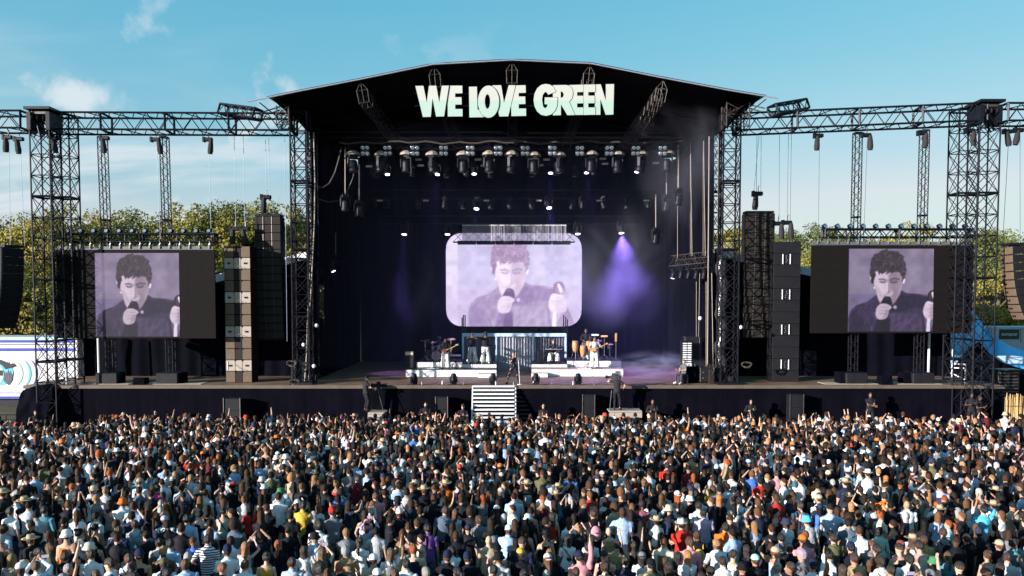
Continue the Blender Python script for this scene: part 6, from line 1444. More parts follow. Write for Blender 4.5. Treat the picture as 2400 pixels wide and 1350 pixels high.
# ------------------------------------------------------------------ hair and hats (centred on the head joint, facing +Y)
def hair_geo(style, seed=0, nphi=20, nth=8, lod=False):
    if lod: nphi, nth = 12, 5
    r = random.Random(seed); b = MB(); rx, ry, rz = .086, .106, .118; c = Vector((0, -.008, .025))
    if style in ('short', 'crop', 'curly', 'afro', 'bob', 'long', 'wavy', 'pony', 'bun', 'undercut'):
        fat = {'curly': 1.16, 'afro': 1.42, 'bob': 1.08, 'long': 1.07, 'wavy': 1.10, 'crop': .985}.get(style, 1.04)
        ph0 = [r.uniform(0, 6.28) for _ in range(4)]
        drop = {'bob': .20, 'long': .42, 'wavy': .46}.get(style, 0.0) * r.uniform(.85, 1.15)
        rows = nth + (5 if drop and not lod else 3 if drop else 0); vs_ = [c + Vector((0, 0, rz * fat))]; fs = []
        for j in range(1, rows + 1):
            for k in range(nphi):
                ph = 2 * math.pi * k / nphi; back = .5 - .5 * math.cos(ph - math.pi / 2 + math.pi / 2)      # 0 front (+Y) .. 1 back
                fx, fy = math.sin(ph), math.cos(ph); back = .5 - .5 * fy
                lim = R(58 + 62 * min(1, back * 1.6) + 7 * math.sin(ph * 7 + seed) + 5 * math.sin(ph * 3 + 2 * seed)) if style not in ('undercut',) else R(52 + 45 * min(1, back * 1.6))
                if style == 'afro': lim = R(70 + 55 * min(1, back * 1.5))
                f_ = min(1.0, j / nth); th = lim * f_
                n1 = .5 + .5 * mnoise.noise((fx * 2.2 + seed, fy * 2.2, th * 2.5)); amp = {'curly': .16, 'afro': .12, 'wavy': .06}.get(style, .05)
                n2 = mnoise.noise((fx * 6 + seed, fy * 6, th * 3 + 5)); strand = 1 + amp * (n1 - .5) * 2 + .035 * n2 + .03 * math.sin(ph * 11 + ph0[0] + .5 * j) * f_
                q = Vector((rx * fat * strand * math.sin(th) * fx, ry * fat * strand * math.sin(th) * fy, rz * fat * (strand * .3 + .7) * math.cos(th)))
                if j > nth and drop:
                    tdn = (j - nth) / (rows - nth); side = max(0.0, min(1.0, (back - .22) * 2.6))
                    q.z -= drop * tdn * side; wv = .018 * math.sin(tdn * 9 + ph * 3 + ph0[1]) if style == 'wavy' else .006 * math.sin(tdn * 5 + ph * 4)
                    q.x *= 1 + .22 * tdn * side + wv * 4; q.y = q.y - .035 * tdn * side * (back > .5) + wv * .6
                    q.x *= 1 - .18 * max(0, tdn - .6) * 2
                vs_.append(c + q)
        for k in range(nphi):
            k2 = (k + 1) % nphi; fs.append((0, 1 + k2, 1 + k))
            for j in range(rows - 1): a_ = 1 + j * nphi; fs.append((a_ + k, a_ + k2, a_ + nphi + k2, a_ + nphi + k))
        b.add(vs_, fs)
        if style == 'pony': b.tube([c + Vector((0, -.10, .03)), c + Vector((.01, -.155, .02)), c + Vector((.015, -.165, -.08)), c + Vector((0, -.15, -.22)), c + Vector((-.01, -.14, -.30))], [.028, .034, .036, .028, .008], 7 if not lod else 5)
        if style == 'bun': b.ell(c + Vector((0, -.085, .095)), (.048, .046, .044), 9 if not lod else 6, 6 if not lod else 4)
    return b
def hat_geo(style, lod=False):
    b = MB(); n = 16 if not lod else 9; c = Matrix.Translation((0, -.006, .03))
    if style in ('cap', 'backcap'):
        s = 1 if style == 'cap' else -1
        b.lathe([(.094, .015), (.097, .035), (.090, .075), (.065, .108), (.030, .124), (.004, .128)], n, c @ Matrix.Diagonal((.95, 1.12, 1, 1)))
        pts = []; 
        vs_ = [(.07 * math.sin(q), s * (.095 * math.cos(q)), .05) for q in np.linspace(-1.3, 1.3, 7)] + [(.072 * math.sin(q), s * (.075 * math.cos(q) + .10), .035) for q in np.linspace(-1.3, 1.3, 7)]
        b.add(vs_, [(i, i + 1, i + 8, i + 7) for i in range(6)])
    elif style == 'bucket': b.lathe([(.145, -.015), (.150, -.012), (.105, .045), (.098, .10), (.085, .122), (.004, .128)], n, c @ Matrix.Diagonal((.95, 1.08, 1, 1)))
    elif style in ('straw', 'fedora'):
        w = .20 if style == 'straw' else .155
        b.lathe([(w, .045), (w * .99, .052), (.110, .036), (.098, .04), (.094, .10), (.082, .138), (.045, .142), (.03, .125), (.004, .128)], n, c @ Matrix.Diagonal((.95, 1.1, 1, 1)))
    elif style == 'beanie': b.lathe([(.094, -.005), (.100, .0), (.100, .035), (.096, .04), (.092, .085), (.068, .128), (.03, .15), (.004, .152)], n, c @ Matrix.Diagonal((.95, 1.12, 1, 1)))
    elif style == 'scarf':
        b.lathe([(.11, -.14), (.10, -.06), (.098, .03), (.092, .085), (.066, .118), (.004, .132)], n, c @ Matrix.Diagonal((.95, 1.12, 1, 1)))
    return b
HAIRS = ('short', 'crop', 'curly', 'afro', 'bob', 'long', 'wavy', 'pony', 'bun', 'undercut')
HATS = ('cap', 'backcap', 'bucket', 'straw', 'fedora', 'beanie', 'scarf')
HM = {}
for h_ in HAIRS:
    for v_ in range(3 if h_ in ('short', 'long', 'wavy', 'curly') else 2): HM[(h_, v_)] = hair_geo(h_, v_ * 7 + 1).mesh('hair', M_hair, smooth=True)
for h_ in HATS: HM[h_] = hat_geo(h_).mesh('hat', M_straw if h_ in ('straw', 'fedora') else M_fab, smooth=True)
face_mesh = None
def face_geo():
    b = MB()
    for s in (-1, 1): b.ell((s * .031, .086, .008), (.013, .008, .007), 8, 5); b.ell((s * .032, .092, .028), (.019, .006, .005), 8, 5)
    b.ell((0, .091, -.062), (.024, .006, .008), 8, 5); return b.mesh('eyes_and_mouth', M_skin)
FACE = face_geo()
def beard_geo(): return MB().ell((0, .045, -.085), (.062, .058, .045), 10, 6).mesh('beard', M_hair, smooth=True)
BEARD = beard_geo()
SHADES = MB().bbox((-.033, .1, .01), (.055, .014, .034), .006).bbox((.033, .1, .01), (.055, .014, .034), .006).tube([(-.08, .0, .012), (-.062, .095, .014), (.062, .095, .014), (.08, .0, .012)], .004, 4).mesh('sunglasses', M_black)
def torso_bag(kind):
    b = MB()
    if kind == 'backpack':
        b.ell((0, -.20, 1.20), (.135, .085, .20), 12, 9); b.ell((0, -.265, 1.14), (.10, .045, .11), 10, 7)
        for s in (-1, 1): b.tube([(s * .10, -.15, 1.37), (s * .115, -.06, 1.455), (s * .125, .07, 1.42), (s * .135, .11, 1.28), (s * .13, -.02, 1.1), (s * .10, -.14, 1.05)], .016, 5, flat=.6)
    else:   # cross-body strap with pouch
        b.tube([(-.13, -.03, 1.455), (-.10, -.11, 1.40), (.0, -.152, 1.26), (.11, -.142, 1.10), (.175, -.02, 1.02), (.12, .125, 1.08), (0, .15, 1.25), (-.10, .11, 1.40), (-.13, -.03, 1.455)], .013, 5); b.ell((.17, -.05, .98), (.06, .09, .07), 9, 6)
    return b.mesh(kind, M_fab, smooth=True)
BAGS = {k: torso_bag(k) for k in ('backpack', 'strap')}
def dress(fig, root_name, loc, rz, H, skin, label, cat='person', group=None, top=('tee', (.8, .8, .8), None), legs=(.03, .035, .06), shoes=(.6, .6, .6), hair=None, hairc=(.03, .02, .015), hat=None, bag=None, face=False, beard=False, shades=False, body_mesh=None, yaw=0.0):
    o = link(root_name, fig['body'], None, None, skin); o.location = loc; o.rotation_euler = (0, 0, rz); s = H / 1.75; o.scale = (s, s, s)
    tag(o, label, cat, group)
    if top and top[0] in fig:
        q = link('top', fig[top[0]], o, None, top[1])
        if top[2]: q.material_slots[0].link = 'OBJECT'; q.material_slots[0].material = PATS[top[2]]
    link('trousers', fig['trousers'], o, None, legs); link('shoes', fig['shoes'], o, None, shoes)
    hp = fig['J']['head']
    if hair: q = link('hair', HM[hair], o, None, hairc); q.location = hp; q.rotation_euler = (0, 0, yaw)
    if hat: q = link('hat', HM[hat[0]], o, None, hat[1]); q.location = hp; q.rotation_euler = (R(-4), 0, yaw)
    if bag: q = link(bag[0], BAGS[bag[0]], o, None, bag[1])
    if face: q = link('eyes_and_mouth', FACE, o, None, (.02, .012, .01)); q.location = hp
    if beard: q = link('beard', BEARD, o, None, hairc); q.location = hp
    if shades: q = link('sunglasses', SHADES, o); q.location = hp
    return o
# ------------------------------------------------------------------ crowd poses
POSES = {
 'relaxed': dict(), 'weight': dict(handL=(-.22, .16, .92), elbL=(-.8, -.6, 0), handR=(.27, .02, .80), footR=(.17, .05, .085)),
 'folded': dict(handL=(.10, .22, 1.18), handR=(-.10, .24, 1.14), elbL=(-.8, .2, -1), elbR=(.8, .2, -1)),
 'raised': dict(handR=(.26, .16, 1.98), elbR=(1, .3, 0), handL=(-.24, .10, .86), fingers='open'),
 'both_up': dict(handR=(.30, .18, 1.95), handL=(-.30, .18, 1.92), elbR=(1, -.2, 0), elbL=(-1, -.2, 0), fingers='open'),
 'phone': dict(handR=(.10, .36, 1.68), handL=(-.08, .36, 1.66), elbR=(.9, 0, -.6), elbL=(-.9, 0, -.6)),
 'hip': dict(handL=(-.19, .03, .98), elbL=(-1, -.4, 0), handR=(.26, .05, .80)),
 'brow': dict(handR=(.06, .17, 1.66), elbR=(1, .1, .1), handL=(-.24, .08, .82), fingers='open')}
FIG, FIGL = {}, {}
for sx in 'mf':
    for k, P in POSES.items():
        P = dict(P); P['sex'] = sx
        FIG[(sx, k)] = make_figure(P, tops=('tee', 'long', 'tank', 'crop') if sx == 'f' else ('tee', 'long', 'tank'))
        FIGL[(sx, k)] = make_figure(P, lod=True, tops=('tee', 'tank'))
SKINS = {'fair': (.50, .30, .22), 'tan': (.37, .205, .135), 'olive': (.30, .165, .105), 'brown': (.17, .085, .05), 'dark': (.075, .04, .026)}
HAIRC = {'black': (.006, .005, .005), 'dark brown': (.018, .010, .006), 'brown': (.046, .020, .010), 'light brown': (.105, .046, .021), 'blonde': (.27, .135, .058), 'ginger': (.24, .058, .014), 'grey': (.30, .29, .28)}
# ================================================================== performers and crew
LV = 'person'
def place(px, py, Y=None, z=None):
    z = DECK if z is None else z
    p = on_z(px, py, z) if Y is None else at(px, py, Y); p.z = z; return p
PI = math.pi
def perf(P, tops=('tee',), **k): return make_figure(P, tops=tops, **k)
# singer, wide stance, microphone at the mouth, other hand on the stand
Fg = perf(dict(sex='f', pelvis=(0, 0, .885), footL=(-.30, .02, .085), footR=(.33, .05, .085), toeL=(-.5, 1, 0), toeR=(.7, 1, 0), handR=(.02, .19, 1.40), elbR=(.5, .1, -1), handL=(-.27, .30, 1.30), elbL=(-.8, 0, -.9), lean=(0, .02, 0), head=(0, .03, -.01)), ('long',), loose=.005, leg_loose=.005)
sp = place(1203, 897, Y0 + .75)
dress(Fg, 'person', sp, PI, 1.74, SKINS['fair'], 'singer in a tight black bodysuit with legs apart at the stage lip', top=('long', (.016, .014, .022), None), legs=(.016, .014, .022), shoes=(.012, .012, .014), hair=('short', 1), hairc=HAIRC['black'], face=True)
t = empty('microphone_stand', (sp.x + .27, sp.y - .3, DECK), label='thin white microphone stand held by the singer', cat='microphone stand')
MB().tube([(sp.x + .34, sp.y - .32, DECK + .02), (sp.x + .27, sp.y - .31, DECK + 1.34)], .016, 6).build('pole', M_white, t)
MB().lathe([(.15, 0), (.15, .02), (.03, .03)], 14, Matrix.Translation((sp.x + .34, sp.y - .32, DECK))).build('base', M_white, t)
o = MB().tube([sp + Vector((-.02, -.19, 1.37)), sp + Vector((-.02, -.15, 1.52))], [.014, .022], 8).build('microphone', M_black, None, origin=sp + Vector((0, -.2, 1.4))); tag(o, 'black microphone in the hand of the singer', 'microphone')
WH, BKc = (.70, .68, .66), (.014, .014, .018)
def wide(P, tops=('tee',)): return make_figure(P, tops=tops, leg_loose=.042, loose=.02)
play = dict(handL=(-.40, .24, 1.18), elbL=(-.8, -.2, -.8), handR=(.14, .24, 1.0), elbR=(.9, -.3, -.5))
def guitar(px, py, Y, z, H, rz, label, col, bass=False):
    s = H / 1.75; base = Vector((at(px, py, Y).x, Y, z)); t = empty('bass_guitar' if bass else 'electric_guitar', base + Vector((0, -.2, 1.05 * s)), label=label, cat='guitar')
    M = Matrix.Rotation(R(-24), 4, 'Y'); o0 = (0, 0, 0)
    bd = MB(); bd.prism([(-.20, .02), (-.17, .13), (-.05, .11), (.03, .14), (.12, .08), (.09, .0), (.12, -.09), (.02, -.13), (-.06, -.10), (-.16, -.14)], -.03, .02); bd.v = [tuple(M @ Vector(p)) for p in bd.v]; bd.build('body', mat(label[:12].replace(' ', '_'), col, .25, 0, .1), t, origin=o0)
    nk = MB().box((.42, -.0, 0), (.66, .025, .045)); nk.v = [tuple(M @ Vector(p)) for p in nk.v]; nk.build('neck', M_wood, t, origin=o0)
    hs = MB().box((.80, 0, .02), (.17, .025, .085)); hs.v = [tuple(M @ Vector(p)) for p in hs.v]; hs.build('headstock', M_tanboard if bass else M_wood, t, origin=o0)
    MB().tube([(-.14, .05, .0), (-.12, .20, .30), (.05, .26, .44), (.16, .1, .28), (.1, .02, .1)], .012, 5).build('strap', M_black, t, origin=o0); return t
Fb = wide(dict(sex='m', footL=(-.16, .04, .085), footR=(.16, .0, .085), head=(.01, .03, -.02), **{k: v for k, v in play.items()}), ('long',))
p = place(1044, 863, YA + .45, zA); dress(Fb, 'person', p, PI, 1.78, SKINS['tan'], 'bass player in black top and wide cream trousers on the low left riser', top=('long', BKc, None), legs=WH, shoes=(.05, .05, .05), hair=('curly', 0), hairc=HAIRC['black'], face=True); guitar(1042, 840, YA + .42, zA, 1.78, 0, 'brown bass guitar slung on the bass player', (.10, .045, .03), True)
p = place(1393, 862, YD1 + .5, zD); Fgt = wide(dict(sex='m', footL=(-.14, .04, .085), footR=(.15, .0, .085), head=(-.01, .03, -.02), **play), ('tee',)); dress(Fgt, 'person', p, PI, 1.86, SKINS['tan'], 'bearded guitarist in light vest and wide white trousers on the low right riser', top=('tee', (.45, .45, .50), None), legs=(.78, .77, .76), shoes=(.03, .03, .03), hair=('short', 2), hairc=HAIRC['black'], face=True, beard=True, shades=True); guitar(1391, 838, YD1 + .47, zD, 1.86, 0, 'honey coloured electric guitar slung on the guitarist', (.5, .26, .10))
Fh = wide(dict(sex='m', footL=(-.17, .03, .085), footR=(.18, .0, .085), handL=(-.04, .30, 1.50), handR=(.06, .22, 1.50), elbL=(-1, .1, -.3), elbR=(1, .1, -.3)), ('tee', 'long'))
def trumpet(p, H, label):
    s = H / 1.75; m_ = MATS.get('brass') or mat('brass', (.75, .5, .18), .25, 1, .1); t = empty('trumpet', p + Vector((0, -.15, 1.53 * s)), label=label, cat='trumpet')
    MB().tube([(0, 0, .02), (0, -.30, .01), (0, -.40, .005)], [.010, .014, .02], 8).build('lead_pipe', m_, t, origin=(0, 0, 0)); MB().lathe([(.02, 0), (.03, -.06), (.065, -.12)], 12, Matrix.Translation((0, -.40, .005)) @ Matrix.Rotation(R(-90), 4, 'X')).build('bell', m_, t, origin=(0, 0, 0))
    for k in range(3): MB().tube([(0, -.16 - k * .035, -.07), (0, -.16 - k * .035, .05)], .012, 6).build('valve', m_, t, origin=(0, 0, 0))
p = place(1107, 851, YC1 + .5, zC); dress(Fh, 'person', p, PI, 1.84, SKINS['brown'], 'trumpet player in black shirt and wide grey trousers, left of the two', top=('tee', BKc, None), legs=(.52, .50, .50), shoes=(.7, .7, .7), hair=('crop', 0), hairc=HAIRC['black'], face=True, shades=True); trumpet(p, 1.84, 'brass trumpet raised by the left horn player')
p = place(1138, 851, YC1 + .5, zC); dress(Fh, 'person', p, PI + .1, 1.84, SKINS['dark'], 'horn player in open black jacket and wide grey trousers, right of the two', top=('long', BKc, None), legs=(.58, .57, .56), shoes=(.7, .7, .7), hair=('afro', 0), hairc=HAIRC['black'], face=True); trumpet(p, 1.84, 'brass trumpet raised by the right horn player')
sit = dict(pelvis=(0, 0, .56), footL=(-.22, .42, .085), footR=(.22, .42, .085), kneL=(-.3, .6, 1), kneR=(.3, .6, 1))
Fk = wide(dict(sex='f', handL=(-.2, .42, .86), handR=(.2, .42, .86), elbL=(-.8, -.5, -.4), elbR=(.8, -.5, -.4), head=(0, .04, -.02), **sit), ('long',))
p = Vector((at(1297, 850, YE1 + 1.1).x, YE1 + 1.1, zE)); dress(Fk, 'person', p, PI, 1.78, SKINS['fair'], 'red-haired keyboard player seated in dark jacket and cream trousers', top=('long', (.02, .022, .035), None), legs=WH, shoes=(.04, .04, .04), hair=('curly', 1), hairc=HAIRC['ginger'], face=True)
o = MB().lathe([(.16, .50), (.17, .47), (.04, .45), (.04, .05), (.18, .02), (.18, 0)], 12, Matrix.Translation(p)).build('round_stool', M_black, None, origin=p); tag(o, 'round black stool under the keyboard player', 'stool')
Fd = make_figure(dict(sex='m', handL=(-.28, .42, 1.02), handR=(.30, .40, 1.05), elbL=(-1, -.3, -.2), elbR=(1, -.3, -.2), **sit), tops=('tee',))
p = Vector((kx + .05, ky + 1.05, zB)); dress(Fd, 'person', p, PI, 1.8, SKINS['dark'], 'drummer seated behind the dark drum kit on the left', top=('tee', (.03, .035, .05), None), legs=BKc, hair=('short', 0), hairc=HAIRC['black'], face=True, shades=True)
Fp = wide(dict(sex='m', handL=(-.22, .30, 1.10), handR=(.16, .32, 1.08), elbL=(-1, -.2, -.4), elbR=(1, -.2, -.4), head=(0, .02, 0)), ('long',))
p = Vector((at(1373, 845, YF1 + 1.25).x, YF1 + 1.25, zF)); dress(Fp, 'person', p, PI, 1.84, SKINS['brown'], 'percussionist in black shirt standing behind the wooden congas', top=('long', BKc, None), legs=WH, hair=('crop', 1), hairc=HAIRC['black'], face=True, beard=True)
p = Vector((at(1604, 893, 43.0).x, 43.1, DECK)); dress(make_figure(dict(sex='m', handL=(-.15, .35, .80), handR=(.15, .35, .80), **sit), tops=('tee',)), 'person', p, PI / 2 + .5, 1.62, SKINS['fair'], 'crew member in grey top sitting low at the draped table', top=('tee', (.10, .10, .11), None), legs=(.05, .05, .07), hair=('short', 0), hairc=HAIRC['dark brown'], face=True)
o = MB().bbox((p.x, p.y, DECK + .24), (.4, .4, .46), .03).build('stool_case', M_blkbox, None, origin=p); tag(o, 'low black case used as a seat at stage right', 'case')
# camera operators in the pit
Fc = make_figure(dict(sex='m', footL=(-.12, -.02, .085), footR=(.14, .05, .085), handL=(-.30, .10, 1.55), elbL=(-1, -.1, -.3), handR=(.28, .18, 1.05), elbR=(1, -.3, 0), head=(-.03, .03, 0)), tops=('tee',))
zp = pz[0].z + .003; p = Vector((at(1446, 958, 41.3).x, 41.35, zp)); dress(Fc, 'person', p, -.35, 1.82, SKINS['fair'], 'camera operator in black with a shoulder camera on the right pit platform', top=('tee', (.022, .020, .024), None), legs=(.014, .014, .018), shoes=(.02, .02, .02), hair=('short', 1), hairc=HAIRC['black'])
def camera_rig(c, rz, label):
    t = empty('video_camera', c, rz, label=label, cat='video camera'); o0 = (0, 0, 0)
    MB().bbox((0, 0, 0), (.16, .42, .2), .03).build('body', M_black, t, origin=o0); MB().lathe([(.06, 0), (.075, .1), (.06, .2), (.09, .24), (.09, .3)], 12, Matrix.Translation((0, .2, 0)) @ Matrix.Rotation(R(-90), 4, 'X')).build('lens', M_black, t, origin=o0)
    MB().bbox((.02, .05, .16), (.08, .22, .1), .02).build('viewfinder', M_black, t, origin=o0); MB().bbox((0, -.28, 0), (.12, .14, .24), .02).build('battery', M_steel, t, origin=o0); return t
camera_rig(p + Vector((-.12, .12, 1.66)), .9, 'shoulder video camera of the right pit operator')
t = empty('monopod', p + Vector((-.25, -.1, 0)), label='silver monopod leg beside the right pit operator', cat='monopod'); MB().tube([p + Vector((-.38, -.05, 0)), p + Vector((-.26, .1, 1.0))], .018, 6).build('leg', M_chrome, t); MB().lathe([(.06, 0), (.06, .02)], 10, Matrix.Translation(p + Vector((-.38, -.05, 0)))).build('foot', M_black, t)
zq = pl_[0].z + .003; p = Vector((at(857, 960, 41.4).x, 41.45, zq)); Fc2 = make_figure(dict(sex='m', handL=(-.18, .40, 1.15), handR=(.22, .38, 1.12), elbL=(-.8, -.3, -.5), elbR=(.8, -.3, -.5), head=(0, .05, -.03)), tops=('tee',))
dress(Fc2, 'person', p, -1.0, 1.82, SKINS['fair'], 'camera operator in black behind a tripod camera on the left pit platform', top=('tee', (.02, .02, .024), None), legs=(.014, .014, .018), shoes=(.02, .02, .02), hat=('cap', (.012, .012, .014)), hair=('crop', 0), hairc=HAIRC['black'])
c_ = p + Vector((.55, .3, 1.3)); camera_rig(c_, -1.0, 'video camera on a tripod before the left stage skirt')
t = empty('camera_tripod', c_, label='black tripod under the left pit camera', cat='tripod')
for k in range(3): q = R(90 + 120 * k); MB().tube([c_ + Vector((0, 0, -.12)), Vector((c_.x + .38 * math.cos(q), c_.y + .38 * math.sin(q), zq + .01))], .022, 6).build('leg', M_alu if k == 2 else M_black, t)
MB().tube([c_ + Vector((0, -.1, -.1)), c_ + Vector((-.25, -.45, -.35))], .015, 5).build('pan_handle', M_black, t)
# security in black, facing the crowd
Fs1 = make_figure(dict(sex='m', **{k: v for k, v in POSES['folded'].items()}), tops=('tee', 'long')); Fs2 = make_figure(dict(sex='m', handL=(-.1, .3, 1.25), handR=(.18, .28, 1.2)), tops=('tee', 'long'))
stepm = mat('step_grey', (.12, .12, .13), .7)
SEC = [(365, 967, 41.2, 'guard in black with sunglasses before the left skirt', Fs1, 'tee', 'fair', ('crop', 0), 1.78, .25, True), (998, 943, 41.2, 'bearded guard in black pullover left of the stairs', Fs2, 'long', 'fair', ('short', 0), 1.82, .45, False), (1085, 948, 41.2, 'guard in black with brown cap just left of the stairs', Fs2, 'tee', 'fair', None, 1.78, .4, False), (1274, 946, 41.2, 'guard in black with sunglasses right of the stairs', Fs1, 'tee', 'fair', ('crop', 0), 1.82, .4, True), (1530, 936, 41.2, 'guard in black pullover right of the right camera platform', Fs2, 'long', 'brown', ('crop', 1), 1.84, .6, False), (1760, 936, 41.2, 'guard in black with long dark hair before the right skirt', Fs2, 'long', 'tan', ('long', 0), 1.76, .65, False), (2040, 920, 41.2, 'tall guard in black with folded arms under the right screen', Fs1, 'tee', 'brown', ('crop', 0), 1.88, .85, False), (2278, 921, 41.2, 'guard in black drinking beside a colleague at the right', Fs2, 'tee', 'dark', ('crop', 0), 1.84, .85, False), (2296, 927, 41.2, 'guard in black turned aside to a colleague at the right', Fs2, 'tee', 'dark', ('short', 1), 1.80, .78, False), (84, 974, 41.2, 'guard in black looking sideways at the left stage end', Fs2, 'tee', 'tan', ('short', 0), 1.78, .3, False)]
for px, py, Y, lab, F_, tp, sk, hr, H, stp, sh_ in SEC:
    q = at(px, py, Y); z0 = q.z - H
    z0 = max(z0, .02); o = empty('standing_step', (q.x, Y, 0), label='low grey step in the pit under a guard, ' + nth_left([q_[0] for q_ in sorted(SEC)].index(px), len(SEC)), cat='step', group='steps in the pit')
    MB().bbox((q.x, Y, z0 / 2), (.7, .6, max(z0, .03)), .01).build('step_body', stepm, o)
    dress(F_, 'person', (q.x, Y, z0), PI + (.5 if px in (84, 2296) else -.2 if px == 2278 else 0), H, SKINS[sk], lab, top=(tp, (.013, .013, .017), None), legs=(.012, .012, .016), shoes=(.015, .015, .015), hair=hr, hairc=HAIRC['black'] if sk != 'fair' else HAIRC['dark brown'], hat=('cap', (.05, .035, .025)) if '1085' == str(px) else None, face=True, shades=sh_, beard='bearded' in lab)
# ================================================================== the crowd
WHT, BLK, NVY = (.80, .80, .82), (.006, .006, .010), (.02, .026, .06)
TOPC = {'white': WHT, 'black': BLK, 'navy': (.012, .016, .04), 'grey': (.20, .20, .22), 'pale grey': (.48, .48, .50), 'light blue': (.38, .52, .72), 'beige': (.48, .38, .27), 'olive': (.13, .12, .06), 'brown': (.11, .06, .035), 'red': (.52, .03, .02), 'orange': (.75, .16, .02), 'pink': (.70, .30, .33), 'magenta': (.55, .06, .25), 'mint': (.40, .66, .56), 'teal': (.10, .26, .32), 'yellow': (.62, .40, .06), 'purple': (.20, .08, .30), 'lilac': (.52, .45, .62), 'maroon': (.16, .02, .03), 'blue': (.06, .16, .50), 'cyan': (.10, .50, .75), 'green': (.06, .22, .10), 'cream': (.70, .64, .52), 'slate': (.10, .14, .19), 'tan': (.40, .27, .15)}
